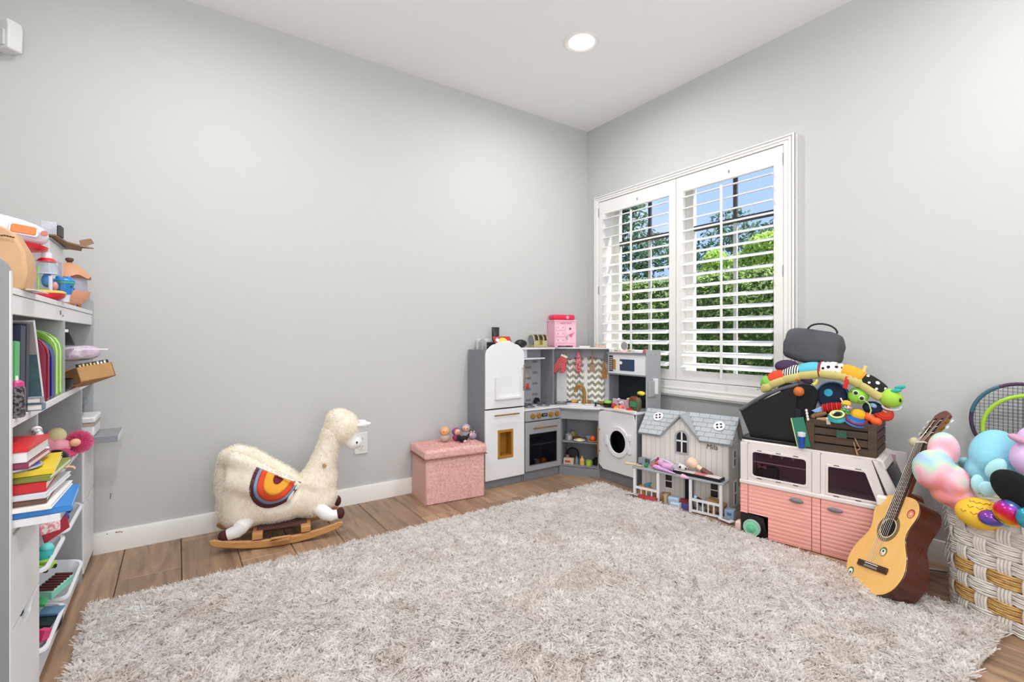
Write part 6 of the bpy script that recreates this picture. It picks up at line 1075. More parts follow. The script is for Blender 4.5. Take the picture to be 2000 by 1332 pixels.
t = hthing('blue_top_tube', 'pale blue capped dark tube behind the right rail', .355, PY + .028, .058); t.rotation_euler = (0, R(125), hrz); obj('tube_body', B().cyl((0, 0, -.02), (0, 0, .03), .013), mat('tube_dark', '#2a2624', .5), t); obj('cap', B().cyl((0, 0, -.032), (0, 0, -.0205), .0135), mat('cap_blue', '#a5c8dc', .4), t)
t = hthing('grey_toy_pail', 'grey toy pail seen through the right rail', .37, PY + .02, .0); obj('pail', B().lathe([(0, 0), (.014, 0), (.02, .04), (0, .04)], 16), mat('pail_grey', '#8a9390', .5), t)
t = hthing('toy_figure', 'ochre toy figure seen through the right rail', .43, PY + .018, .0); obj('pail', B().lathe([(0, 0), (.012, 0), (.010, .03), (.013, .045), (0, .052)], 16), mat('pail_ochre', '#a8763a', .5), t)
t = hthing('blue_toy_bin', 'pale blue toy bin with a small label right of the porch', .50, PY + .035, .0); obj('bin_body', B().box(-.02, .026, -.02, .02, 0, .052), mat('bin_blue', '#9fb9d0', .45), t, bevel=.004); obj('label_patch', B().box(-.006, .016, -.0215, -.0195, .024, .038), mat('patch_blue', '#4f7fb8', .5), t, smooth=False)
t = hthing('white_toy_phone', 'white toy phone lying on the rug edge right of the porch', .505, PY - .015, .004, rz_=R(-20)); obj('phone_body', B().box(-.04, .03, -.018, .018, 0, .010), M_kw, t, bevel=.004); obj('screen', B().box(-.026, .012, -.011, .011, .010, .0108), mat('phone_grey', '#8f8c8c', .3), t, smooth=False)

# ---------------- pink toy camper van ----------------
VP = Vector((2.151, 1.239)); vrz = math.atan2(-.983, .185)
vn = thing('toy_camper_van', 'pink and white toy camper van loaded with toys, under the window', 'toy van', (VP.x, VP.y, 0), vrz)
VM = Matrix.Translation((VP.x, VP.y, 0)) @ Matrix.Rotation(vrz, 4, 'Z')
def V(s, y, z): return tuple(VM @ Vector((s, y, z)))
def vthing(name, lab, s, y, z, cat='toy', rz_=0, rot=None, grp=None):
    t = thing(name, lab, cat, V(s, y, z), vrz + rz_, group=grp)
    if rot: t.rotation_euler = (Matrix.Rotation(vrz, 3, 'Z') @ Euler(rot).to_matrix()).to_euler()
    return t
M_vp = mat('van_pink', '#f3aea3', .45); M_vw = mat('van_white', '#e3dbd8', .4); M_vd = mat('van_inside', '#b79aa6', .6); M_vh = mat('van_handle', '#77757c', .35)
VD = .26
# shell
obj('shell', B().box(.008, .575, VD - .01, VD, 0, .425).box(.0, .008, .01, VD, .0, .425).box(.008, .56, .05, VD, .0, .008).box(.01, .56, .008, VD - .01, .232, .238), M_vw, vn, smooth=False)
obj('inner_wall', B().box(.012, .545, VD - .07, VD - .06, .24, .42), M_vd, vn, smooth=False)
obj('roof', B().prism(rrect(-.004, .522, .0, VD + .0, .03), .420, .434, 'z'), M_vw, vn, bevel=.006, seg=3)
def ribs(name, x0, x1, z0, z1, hole=None, lab=None):
    b = B(); nz_ = int((z1 - z0) / .0024); nx_ = 2; xs = [x0, x1]; vs = []
    for j in range(nz_ + 1):
        z = z0 + (z1 - z0) * j / nz_; y = -.002 - .0022 * abs(math.sin(PI * (z - .005) / .0172)) ** .6
        for x in xs: vs.append((x, y, z))
    vs += [(x0, .006, z0), (x1, .006, z0), (x0, .006, z1), (x1, .006, z1)]; n2 = 2 * (nz_ + 1)
    fs = [(2 * j, 2 * j + 1, 2 * j + 3, 2 * j + 2) for j in range(nz_)] + [tuple([2 * j for j in range(nz_ + 1)] + [n2 + 2, n2]), tuple([2 * j + 1 for j in range(nz_ + 1)] + [n2 + 3, n2 + 1]), (0, 1, n2 + 1, n2), (2 * nz_, 2 * nz_ + 1, n2 + 3, n2 + 2)]
    return obj(name, b.add(vs, fs), M_vp, vn, ang=50, label=lab)
ribs('corner_panel', .0, .0315, .10, .232); dl = ribs('lower_panel', .034, .286, .102, .232); ribs('lower_panel', .118, .286, .004, .101); ribs('pillar_panel', .2885, .3185, .004, .232); dr2 = ribs('cab_door_panel', .321, .588, .02, .232); ribs('sill_panel', .321, .588, .004, .018)
obj('wheel_arch', B().prism([(.0, .0), (.118, .0), (.098, .092), (.012, .100), (.0, .100)], -.001, .02, 'y'), M_blk, vn, smooth=False)
wh = obj('wheel', B().prism(circ(.052, .040, .036, 32), -.016, -.002, 'y'), mat('mint_rim', '#8fd8b8', .35), vn, bevel=.002)
obj('tyre_ring', B().ring(circ(.052, .040, .037, 32), circ(.052, .040, .031, 32), -.018, -.006, 'y'), mat('tyre_grey', '#a9c4b8', .4), wh, bevel=.001); obj('hub', B().prism(circ(.052, .040, .018, 24), -.021, -.015, 'y').prism(circ(.052, .040, .009, 16), -.024, -.02, 'y'), mat('mint_hub', '#6fcba2', .3), wh, bevel=.001)
obj('bumper', B().box(-.022, .002, -.014, .03, .012, .052), mat('bumper_pink', '#e9c6bd', .5), vn, bevel=.006, seg=3)
obj('belt', B().box(-.004, .592, -.010, .01, .233, .252), M_vw, vn, bevel=.005, seg=3)
# upper white panels with windows
def win_panel(name, outer_rect, inner, pane):
    (x0, x1, z0, z1) = outer_rect; n = len(inner); cx = sum(p[0] for p in inner) / n; cz = sum(p[1] for p in inner) / n; o = []
    for (x, z) in inner:
        dx, dz = x - cx, z - cz; s_ = min((x1 - cx if dx > 0 else cx - x0) / max(abs(dx), 1e-6), (z1 - cz if dz > 0 else cz - z0) / max(abs(dz), 1e-6)); o.append((cx + dx * s_, cz + dz * s_))
    return obj(name, B().ring(o, inner, -.004, .004, 'y'), M_vw, vn, smooth=False)
def offs(poly, d):
    n = len(poly); cx = sum(p[0] for p in poly) / n; cz = sum(p[1] for p in poly) / n; w = max(p[0] for p in poly) - min(p[0] for p in poly); h = max(p[1] for p in poly) - min(p[1] for p in poly)
    return [(cx + (x - cx) * (1 + 2 * d / w), cz + (z - cz) * (1 + 2 * d / h)) for x, z in poly]
WL = rrect(.052, .268, .276, .386, .010, 6)
def dens(poly, n):
    out = []; P_ = poly + [poly[0]]; ls = [math.dist(P_[i], P_[i + 1]) for i in range(len(poly))]; T_ = sum(ls); k = 0; acc = 0
    for j in range(n):
        t_ = T_ * j / n
        while acc + ls[k] < t_ - 1e-9: acc += ls[k]; k += 1
        f = (t_ - acc) / ls[k]; out.append((P_[k][0] + (P_[k + 1][0] - P_[k][0]) * f, P_[k][1] + (P_[k + 1][1] - P_[k][1]) * f))
    return out
obj('corner_trim', B().box(.0, .0305, -.006, .004, .252, .422), M_vw, vn, smooth=False, bevel=.002); obj('pillar_trim', B().box(.2885, .3185, -.006, .004, .252, .422), M_vw, vn, smooth=False, bevel=.0015)
wp1 = win_panel('window_panel', (.032, .287, .252, .422), dens(WL, 72), 0)
WR = dens([(.346, .264), (.510, .264), (.472, .374), (.346, .374)], 72)
wp2 = obj('window_panel', B().ring(dens([(.320, .252), (.545, .252), (.492, .422), (.320, .422)], 72), WR, -.004, .004, 'y'), M_vw, vn, smooth=False)
M_vg = glassmat('van_glass', '#ded2d8', .2)
for wp, poly in ((wp1, WL), (wp2, [(.346, .264), (.510, .264), (.472, .374), (.346, .374)])):
    n_p = dens(poly, 60); obj('window_frame', B().ring(offs(n_p, .008), offs(n_p, -.001), -.007, -.0035, 'y'), M_vw, wp, bevel=.001, ang=40); obj('pane', B().prism(offs(n_p, .002), -.001, .001, 'y'), M_vg, wp, smooth=False)
    xs = [p[0] for p in poly]; zs_ = [p[1] for p in poly]
    for x in ((min(xs) + .03, (min(xs) + max(xs)) / 2, max(xs) - .04) if poly is WL else (min(xs) + .03, max(xs) - .06)):
        for z in (min(zs_) - .0075, max(zs_) + .0075): obj('slot', B().box(x - .010, x + .010, -.0076, -.0068, z - .0014, z + .0014), M_blk, wp, smooth=False)
obj('inner_rail', B().box(.054, .268, .004, .007, .339, .342), M_vw, wp1, smooth=False)
t = vthing('pink_bow', 'pink toy bow on a dark cushion behind the left camper window', .075, .05, .310); obj('bow', B().prism([(-.016, -.010), (-.002, -.003), (.002, -.003), (.018, -.009), (.018, .011), (.002, .003), (-.002, .003), (-.016, .012)], -.004, .004, 'y'), mat('bow_pink', '#c76f8a', .5), t, bevel=.002)
t = vthing('dark_cushion', 'dark toy cushion inside the left camper window', .085, .085, .238); obj('cushion', B().box(-.035, .05, -.025, .025, 0, .07), mat('cushion_dark', '#3a3038', .7), t, bevel=.010)
bn_ = obj('bunting_cord', B().tube([(.055, .03, .395), (.15, .03, .383), (.262, .03, .392)], .0012, 5), M_vw, vn)
for x in (.12, .165, .21): obj('bunting_flag', B().prism([(x - .012, .386), (x + .012, .386), (x, .362)], .028, .030, 'y'), M_vw, vn, smooth=False)
for dp_, x in ((dl, .232), (dr2, .372)): obj('door_handle', B().sph((x, -.012, .205 if x < .3 else .200), (.028, .007, .010), 20, 10), M_vh, dp_)
# slanted windscreen side, mirror
for y0 in (.0, VD - .02):
    obj('windscreen_post', B().prism([(.494, .422), (.522, .422), (.600, .245), (.560, .245)], y0, y0 + .02, 'y'), M_vw, vn, smooth=False, bevel=.002)
obj('windscreen_header', B().prism([(.500, .434), (.528, .426), (.540, .395), (.520, .392)], .0, VD, 'y'), M_vw, vn, bevel=.004); obj('windscreen', B().add([(.537, .02, .39), (.537, VD - .02, .39), (.592, VD - .02, .25), (.592, .02, .25), (.540, .02, .39), (.540, VD - .02, .39), (.595, VD - .02, .25), (.595, .02, .25)], [(0, 1, 2, 3), (4, 7, 6, 5), (0, 4, 5, 1), (1, 5, 6, 2), (2, 6, 7, 3), (3, 7, 4, 0)]), glassmat('smoke_pane', ''), vn, smooth=False); obj('bonnet', B().box(.585, .605, .0, VD, .0, .245), M_vp, vn, smooth=False, bevel=.004)
obj('wing_mirror', B().box(.512, .550, -.045, -.012, .262, .300), mat('mirror_cream', '#efe9e0', .4), vn, bevel=.006, seg=3)

ZV = .4345
# black storage bin, tilted rim
t = vthing('black_storage_bin', 'black tapering storage bin standing on the left of the camper van roof', 0, 0, ZV, 'storage bin')
bot = [(.030, .035), (.215, .035), (.215, .19), (.030, .19)]; topr = [(-.012, .022, .130), (.225, .022, .265), (.235, .22, .275), (.0, .22, .150)]
def lerp3(a, b_, f): return tuple(a[i] + (b_[i] - a[i]) * f for i in range(3))
b = B(); o4 = [(x, y, .012) for x, y in bot]; i4 = [(x + (.004 if x < .1 else -.004), y + (.004 if y < .1 else -.004), .016) for x, y in bot]; it = [(x + (.004 if x < .1 else -.004), y + (.004 if y < .1 else -.004), z) for x, y, z in topr]
vs = o4 + topr + it + i4; fs = [(0, 3, 2, 1)] + [(k + i, k + (i + 1) % 4, k + 4 + (i + 1) % 4, k + 4 + i) for k in (0, 4, 8) for i in range(4)] + [(12, 13, 14, 15)]
obj('bin_body', b.add(vs, fs), M_blk, t, smooth=False, bevel=.008, seg=3); rp = [lerp3(topr[i], topr[(i + 1) % 4], f) for i in range(4) for f in (0.04, .25, .5, .75, .96)]
rp = [(x, y, z + (.018 * math.sin(PI * (x + .012) / .24) if 0 < x < .22 else 0)) for x, y, z in rp]; obj('rim', B().tube(rp, .0075, 8, closed=True), mat('rim_highlight', '#5a5b60', .15), t)  # rim coloured lighter than the bin to paint in its highlight
obj('base_lid', B().prism(rrect(-.005, .232, .006, .20, .02), 0, .012, 'z'), M_blk, t, bevel=.003)
t = vthing('black_tote', 'black cloth bag hanging down beside the storage bin on the camper van roof', .238, .03, ZV, 'bag'); obj('cloth', B().prism([(-.02, 0), (.024, 0), (.03, .10), (.065, .23), (.04, .262), (-.07, .268), (-.10, .24), (-.03, .20), (-.03, .10)], .0, .05, 'y'), mat('cloth_black', '#0e0e12', .9), t, bevel=.010, seg=3); obj('navy_tab', B().box(-.022, .002, -.004, .002, .0, .16), mat('cloth_navy', '#151a2b', .8), t, bevel=.003)
t = vthing('orange_toy_ball', 'small orange ball hanging over the black cloth bag', .235, .015, .672, 'ball'); obj('ball', B().sph((0, 0, 0), .0215, 20, 12), mat('ball_rust', '#c3662c', .4), t); obj('string', B().tube([(0, 0, .02), (-.004, .002, .05)], .0015, 5), M_blk, t)
t = vthing('purple_cloth', 'dark purple cloth under the grey toiletry bag', .19, .10, .765, 'cloth'); obj('cloth', B().sph((-.02, -.02, .01), (.05, .05, .03)).sph((.05, -.05, -.03), (.05, .02, .02), rot=(0, .6, 0)), mat('purple_cloth', '#45304f', .9), t, remesh=.006, smoothit=3)
# grey toiletry bag
t = vthing('grey_toiletry_bag', 'dark grey canvas toiletry bag with a black handle, topmost in the pile', .250, .13, .795, 'bag', rz_=R(0)); t.rotation_euler = (Matrix.Rotation(vrz + R(-6), 3, 'Z') @ Euler((0, R(9), 0)).to_matrix()).to_euler()
M_cv = mat('canvas_grey', '#45464b', .85, bump=(40, .6, .004), var=(10, .2), hx2='#54555a')
b = B(); ns = 12; prof = [(-.05, 0), (.05, 0), (.062, .03), (.060, .09), (.045, .13), (.0, .148), (-.040, .135), (-.06, .09), (-.064, .03)]
rows = [(-.108, .70), (-.098, .95), (-.05, 1.05), (.0, 1.08), (.06, 1.04), (.102, .92), (.116, .72)]; vs = [(x, y * s_, .075 + (z - .075) * s_) for x, s_ in rows for y, z in prof]; k = len(prof)
fs = [(r * k + i, r * k + (i + 1) % k, (r + 1) * k + (i + 1) % k, (r + 1) * k + i) for r in range(len(rows) - 1) for i in range(k)] + [tuple(range(k))[::-1], tuple((len(rows) - 1) * k + i for i in range(k))]
obj('bag_body', b.add(vs, fs), M_cv, t, sub=2, disp=(.06, .012))
obj('handle', B().tube([(.03 + .058 * math.cos(R(a)), -.01, .142 + .034 * math.sin(R(a))) for a in range(180, -1, -18)], .0065, 8, flat=.6), mat('strap_black', '#1b1b1e', .7), t); obj('zip_flap', B().sph((.06, -.02, .02), (.03, .04, .03)), mat('strap_black', ''), t)
# wooden crate
ck_ = vthing('wooden_crate', 'dark stained wooden slatted crate full of baby toys on the camper van roof', .270, .012, ZV, 'crate')
M_cw = mat('crate_wood', '#3f3129', .65, var=(14, .2), hx2='#54412f', vscale=(.3, 1, 4)); CWd, CDp, CHt = .232, .205, .128
for x in (0, CWd - .010):
    for y in (0, CDp - .022): obj('corner_post', B().box(x, x + .010, y, y + .022, 0, CHt), M_cw, ck_, smooth=False, bevel=.001)
for i, z in enumerate((0, .033, .066, .099)):
    h = .0275
    for y in (-.007, CDp): obj('slat', B().box(-.002, CWd + .002, y, y + .007, z, z + h), M_cw, ck_, smooth=False, bevel=.0012)
    for x in (-.007, CWd): obj('slat', B().box(x, x + .007, -.002, CDp + .002, z, z + h), M_cw, ck_, smooth=False, bevel=.0012)
obj('face_frame', B().box(-.006, .026, -.0125, -.0075, 0, CHt).box(CWd - .022, CWd + .006, -.0125, -.0075, 0, CHt).box(.026, CWd - .022, -.0125, -.0075, 0, .02).box(.026, CWd - .022, -.0125, -.0075, CHt - .022, CHt), M_cw, ck_, smooth=False, bevel=.001); obj('bottom', B().box(0, CWd, 0, CDp, .0, .006), M_cw, ck_, smooth=False); obj('shade_block', B().box(.002, CWd - .002, .002, CDp - .002, .006, .115), mat('shade_black', '#0d0c0c', .9), ck_, smooth=False)  # black block added inside, paints the shade seen between the slats
obj('green_label', B().box(.105, .140, -.0135, -.0128, .062, .092), mat('label_green', '#2f5747', .6), ck_, smooth=False); obj('twine', B().tube([(.168, -.015, .068), (.178, -.017, .045), (.186, -.016, .030), (.172, -.018, .018), (.176, -.016, .0)], .0018, 6).tube([(.164, -.015, .052), (.172, -.018, .022), (.180, -.016, .002)], .0018, 6), mat('twine', '#b08c62', .9), ck_)
ZC = ZV + .125
def ct(name, lab, s, y, z, rz_=0, rot=None, cat='toy'): return vthing(name, lab, s, y, z, cat, rz_, rot)
# filling under the visible toys
t = ct('blue_moon_plush', 'navy round moon plush disc with a turquoise patch at the back of the crate', .345, .085, .655); t.rotation_euler = (Matrix.Rotation(vrz, 3, 'Z') @ Euler((R(78), 0, 0)).to_matrix()).to_euler(); obj('disc', B().lathe([(0, -.018), (.05, -.016), (.062, -.004), (.062, .004), (.05, .016), (0, .018)], 32), mat('moon_navy', '#14253d', .9), t); obj('patch', B().lathe([(0, .017), (.0155, .017), (.016, .019), (0, .020)], 20, c=(-.012, .012, .0)), mat('patch_turq', '#2aa4c8', .4), t)
st_ = obj('edge_stitch', B().tube([(.058 * math.cos(a * .26), .058 * math.sin(a * .26), .009) for a in range(24)], .0022, 6, closed=True), mat('stitch_blue', '#4b78b4', .8), t)
gb = ct('green_alien_ball', 'lime green round plush face with big black eyes in the crate', .440, .055, .668); obj('head', B().sph((0, 0, 0), (.036, .034, .034), 22, 14), mat('alien_green', '#8fd048', .7), gb)
for dx, dz in ((-.004, .014), (.016, -.006)): e_ = obj('eye', B().sph((dx, -.030, dz), (.0105, .007, .0105)), mat('eye_white', '#e6efe2', .5), gb); obj('pupil', B().sph((dx + .001, -.034, dz), (.0075, .005, .0075)), M_blk, e_)
for dx, dz in ((-.02, .018), (.004, -.022)): obj('cheek', B().sph((dx, -.026, dz), (.004, .004, .003)), mat('cheek_brown', '#8a6a32', .7), gb)
t = ct('navy_alien_body', 'navy plush body with a pale blue badge under the green face', .485, .07, .622); obj('body', B().sph((0, 0, 0), (.034, .03, .026)), mat('body_navy', '#182c44', .9), t); obj('badge', B().sph((.006, -.026, .012), (.012, .005, .009), rot=(0, .4, 0)), mat('badge_blue', '#8fb2e0', .5), t)
t = ct('striped_bug', 'red ribbed plush bug with a yellow head lying on the crate toys', .350, .035, .612, rot=(0, R(-12), 0)); 
for i in range(9): obj('red_rib', B().sph((-.028 + i * .0085, 0, 0), (.0052, .019 + .004 * math.sin(i / 8 * PI), .018 + .004 * math.sin(i / 8 * PI)), 12, 8), mat('bug_red', '#d8302a', .8) if i % 2 == 0 else mat('bug_red2', '#a81e22', .8), t)
obj('head', B().sph((.056, -.004, .010), (.018, .016, .015)), mat('bug_yellow', '#e8b83a', .8), t); obj('muzzle', B().sph((.062, -.018, -.004), (.014, .008, .007), rot=(0, .3, 0)), mat('bug_rose', '#c2474f', .7, var=(180, .05), hx2='#f4f0f0'), t); obj('tail_wing', B().prism([(-.075, -.004), (-.03, .010), (-.032, -.014), (-.06, -.016)], -.006, .006, 'y'), mat('wing_blue', '#8fb6e4', .7), t, bevel=.003); obj('antenna', B().cyl((.045, -.004, .022), (.042, -.004, .036), .003, n=8), mat('antenna_w', '#e8e6e0', .7), t)
t = ct('yellow_plush_ball', 'golden yellow plush ball right of the green cloth tag', .440, .04, .590); obj('ball', B().sph((0, 0, 0), (.030, .028, .026)), mat('ball_gold', '#e6ad22', .8), t)
t = ct('green_cloth_tag', 'green striped cloth toy with tags in the middle of the crate', .392, .022, .600, rz_=R(-20)); obj('cloth', B().prism([(-.03, -.004), (-.005, -.016), (.03, -.006), (.02, .012), (-.01, .012)], -.004, .004, 'y'), mat('cloth_green', '#6cc24a', .8, var=(120, .04), hx2='#2f6b4a'), t, bevel=.002); obj('striped_tag', B().obox((.008, -.002, .022), (.024, .004, .022), (0, .1, 0)), mat('tag_stripe', '#8fc58a', .8, var=(220, .02), hx2='#1f3c34'), t)
t = ct('blue_saucer_rattle', 'blue saucer rattle tipped over the front right of the crate', .436, .018, .572, rot=(R(25), R(22), 0)); obj('saucer', B().lathe([(0, -.016), (.03, -.012), (.046, 0), (.03, .010), (0, .012)], 28), mat('saucer_blue', '#1d5fae', .35), t, bevel=.001); obj('maroon_rim', B().tube([(.036 * math.cos(a * .3), .036 * math.sin(a * .3), .008) for a in range(21)], .005, 8, closed=True), mat('saucer_maroon', '#7c1f30', .5), t)
t = ct('teething_ring', 'pale yellow teething ring with teal and black disc at the crate front', .378, .004, .578, rot=(R(28), 0, 0)); obj('ring', B().tube([(.023 * math.cos(2 * PI * k / 28), .023 * math.sin(2 * PI * k / 28), .016) for k in range(28)], .0038, 8, closed=True), mat('ring_yellow', '#f0e48a', .4), t); obj('disc', B().lathe([(0, -.006), (.034, -.006), (.036, 0), (.030, .010), (0, .008)], 28), mat('disc_teal', '#2f9aa0', .4), t); obj('centre', B().lathe([(0, .008), (.016, .009), (.012, .016), (0, .018)], 20), M_blk, t); obj('white_tab', B().obox((-.030, -.016, -.012), (.014, .006, .03)), mat('tab_cream', '#e8dcc4', .6), t)
t = ct('orange_soft_figure', 'orange plastic knobbly toy at the right of the crate', .480, .035, .585); obj('body', B().sph((0, 0, 0), (.018, .016, .015)).sph((.022, -.005, -.012), (.020, .016, .017)).sph((-.006, .004, .012), (.010, .010, .009)), mat('orange_hot', '#ee5a1c', .4), t, remesh=.003, smoothit=2)
t = ct('red_disc_rattle', 'red oval rattle sticking up at the right end of the crate', .518, .08, .604, rot=(R(38), R(35), 0)); obj('disc', B().lathe([(0, -.008), (.034, -.008), (.038, 0), (.034, .008), (0, .008)], 28), mat('disc_red', '#d0301e', .35), t, bevel=.001); obj('inset', B().lathe([(0, .008), (.026, .0085), (.024, .011), (0, .011)], 24), mat('inset_red', '#e0482a', .3), t); obj('label_chip', B().obox((.0, 0, .012), (.016, .007, .002)), mat('chip_rose', '#f0b8a6', .4), t)
t = ct('wooden_figure_block', 'tan wooden toy arm lying along the crate front edge', .340, .006, ZC + .006, rot=(0, R(-6), 0)); obj('arm', B().tube([(-.035, 0, 0), (.0, 0, 0), (.03, 0, .005), (.046, 0, .006)], [.006, .009, .011, .010], 10), mat('tan_wood', '#a98866', .6), t)
t = ct('brown_toy_hand', 'brown wooden toy figure at the left of the crate', .305, .02, ZC + .018, rot=(0, R(-14), 0)); obj('body', B().tube([(-.02, 0, 0), (.004, 0, 0), (.034, 0, .004)], [.008, .011, .008], 10).sph((-.018, 0, -.004), (.012, .012, .011)), mat('brown_wood', '#7d583c', .6), t)
t = ct('white_soft_paw', 'white soft paw of a dark plush in the crate', .362, .012, .588); obj('paw', B().sph((0, 0, 0), (.014, .011, .011)).sph((-.008, 0, -.004), (.010, .010, .009)), mat('paw_white', '#d8d8dc', .8), t)
t = ct('dark_plush_body', 'dark spotted plush body filling the middle of the crate', .37, .055, .575); obj('body', B().sph((0, 0, 0), (.055, .045, .025)).sph((.08, .02, .0), (.05, .05, .02)), mat('plush_dark', '#17202a', .9), t, remesh=.006, smoothit=2)
t = ct('cream_link_chain', 'cream toy chain hanging at the left front corner of the crate', .268, .0, .585); 
for k in range(4): obj('link', B().sph((.002 * k, -.004, .010 - k * .012), (.005, .004, .007)), mat('link_cream', '#e8e0d4', .5), t)
t = ct('lime_loop', 'pale green soft loop looping behind the yellow plush ball', .468, .03, .60); obj('cord', B().tube([(-.006, 0, .055), (.012, 0, .04), (.018, 0, .015), (.008, 0, -.02)], .0028, 7), mat('cord_lime', '#b9c48a', .7), t)
# books between bin and crate
t = vthing('green_bag_book', 'teal green card with a pale edge standing between the bin and the crate', .238, -.004, ZV, 'card', rot=(0, R(-12), 0)); obj('card', B().box(.0, .046, -.001, .003, .0, .125), mat('card_green', '#2f7a62', .5), t, smooth=False); obj('edge', B().box(-.004, .0, -.002, .004, .0, .125), mat('edge_lime', '#c9d8a0', .5), t, smooth=False)
t = vthing('blue_spray_bottle', 'blue bottle with a round white cap standing left of the crate', .252, -.012, ZV, 'bottle'); obj('bottle_body', B().lathe([(0, 0), (.010, 0), (.011, .03), (.012, .05), (0, .05)], 18), mat('bottle_blue', '#1f45a8', .3), t); obj('cap', B().lathe([(0, .05), (.0145, .05), (.016, .066), (0, .070)], 20), mat('cap_lilac', '#d9dce8', .35), t)
# plush caterpillar across the top
t = vthing('caterpillar_plush', 'long striped multicoloured plush caterpillar draped over the bin and crate', 0, 0, 0, 'soft toy')
cp_ = [(.078, .676), (.10, .698), (.13, .718), (.165, .735), (.20, .748), (.24, .760), (.28, .768), (.32, .772), (.36, .770), (.40, .762), (.44, .744), (.475, .722), (.505, .698), (.53, .678)]
def cpt(u):
    f = u * (len(cp_) - 1); i = min(int(f), len(cp_) - 2); f -= i; return (cp_[i][0] + (cp_[i + 1][0] - cp_[i][0]) * f, cp_[i][1] + (cp_[i + 1][1] - cp_[i][1]) * f)
segs = [(0, .115, '#7cc04a', 'green tail'), (.115, .245, '#e0482a', 'orange-red segment'), (.245, .37, None, 'black and white striped segment'), (.37, .505, '#5fbcd0', 'light blue segment'), (.515, .665, 'dots', 'white segment with black dots'), (.665, .80, '#eba62c', 'ribbed yellow segment'), (.80, .965, 'dots2', 'black segment with white dots')]
def vdots(name, a, c, sc):
    m = bpy.data.materials.new(name); m.use_nodes = True; n = m.node_tree; p = n.nodes['Principled BSDF']; p.inputs['Roughness'].default_value = .85
    t_ = n.nodes.new('ShaderNodeTexCoord'); v_ = n.nodes.new('ShaderNodeTexVoronoi'); v_.inputs['Scale'].default_value = sc; v_.inputs['Randomness'].default_value = .45; g = n.nodes.new('ShaderNodeMath'); g.operation = 'LESS_THAN'; g.inputs[1].default_value = .30; mx = n.nodes.new('ShaderNodeMix'); mx.data_type = 'RGBA'; mx.inputs[6].default_value = lin(a); mx.inputs[7].default_value = lin(c)
    n.links.new(t_.outputs['Object'], v_.inputs['Vector']); n.links.new(v_.outputs['Distance'], g.inputs[0]); n.links.new(g.outputs[0], mx.inputs[0]); n.links.new(mx.outputs[2], p.inputs['Base Color']); return m
def smat(name, a, c, sc, ax):
    m = bpy.data.materials.new(name); m.use_nodes = True; n = m.node_tree; p = n.nodes['Principled BSDF']; p.inputs['Roughness'].default_value = .85
    t_ = n.nodes.new('ShaderNodeTexCoord'); s_ = n.nodes.new('ShaderNodeSeparateXYZ'); k_ = n.nodes.new('ShaderNodeMath'); k_.operation = 'MULTIPLY'; k_.inputs[1].default_value = sc; f = n.nodes.new('ShaderNodeMath'); f.operation = 'FRACT'; g = n.nodes.new('ShaderNodeMath'); g.operation = 'GREATER_THAN'; g.inputs[1].default_value = .5; mx = n.nodes.new('ShaderNodeMix'); mx.data_type = 'RGBA'; mx.inputs[6].default_value = lin(a); mx.inputs[7].default_value = lin(c)
    n.links.new(t_.outputs['Object'], s_.inputs[0]); n.links.new(s_.outputs[ax], k_.inputs[0]); n.links.new(k_.outputs[0], f.inputs[0]); n.links.new(f.outputs[0], g.inputs[0]); n.links.new(g.outputs[0], mx.inputs[0]); n.links.new(mx.outputs[2], p.inputs['Base Color']); return m
for a, c, col, lab in segs:
    m = vdots('dots_w', '#ece7e4', '#161414', 44) if col == 'dots' else vdots('dots_b', '#15130f', '#e6e6e0', 40) if col == 'dots2' else smat('bw_stripes', '#151515', '#f2f0ec', 105, 'X') if col is None else mat('cat_' + col.strip('#'), col, .85)
    n = 9; pts = []; rr_ = []
    for k in range(n):
        u = a + (c - a) * k / (n - 1); x, z = cpt(u); e = math.sin(PI * k / (n - 1)); pts.append((x, .055 + .0, z)); w_ = .028 + .005 * e ** .5 + (.0025 * (k % 2) if 'ribbed' in lab else 0)
        if a == 0: w_ *= .55 + .45 * min(1, k / 5)
        rr_.append(w_)
    obj('segment', B().tube(pts, rr_, 18), m, t, label=lab)
    pts2 = [(x, y - .012, z - .017) for x, y, z in pts]; obj('belly', B().tube(pts2, [r_ * .72 for r_ in rr_], 14), smat('belly_' + str(int(a * 100)), '#c9c07a', '#c2b970', 1, 'X') if False else mat('belly_tan', '#c8bd76', .85), t, label='tan belly')
obj('head', B().sph((.545, .05, .668), (.040, .035, .036), 22, 14, rot=(0, R(30), 0)), mat('cat_head', '#a5cf45', .8), t)
for dx, dz in ((.566, .712), (.556, .700)): obj('antenna', B().sph((dx + .008, .04 + (dx - .56) * 2, dz), (.018, .008, .008), rot=(0, R(-12), 0)), mat('antenna_teal', '#35a8a0', .8), t)
obj('eye', B().sph((.577, .03, .664), (.004, .006, .008)), M_blk, t); obj('chin_ring', B().tube([(.548 + .03 * math.cos(R(a)), .05, .638 + .016 * math.sin(R(a))) for a in range(180, 361, 30)], .004, 8), mat('chin_white', '#dfe6e6', .4), t)
obj('red_band', B().tube([(cpt(.512)[0] + .004 * math.sin(a * PI / 8), .055 + .030 * math.cos(a * PI / 8), cpt(.512)[1] + .030 * math.sin(a * PI / 8)) for a in range(16)], .004, 8, closed=True), mat('band_red', '#a81f2c', .8), t); obj('red_strap', B().obox((.405, .022, .722), (.014, .006, .05), (0, R(12), 0)), mat('strap_red', '#cf2428', .8), t)
obj('tail_bead', B().tube([(.078, .05, .672), (.064, .046, .668), (.056, .044, .667)], [.003, .003, .006], 8), mat('bead_grey', '#a8a8a2', .5), t); obj('side_ball', B().sph((.225, .03, .725), (.010, .008, .009)), mat('ball_orange', '#e07a2c', .8), t)
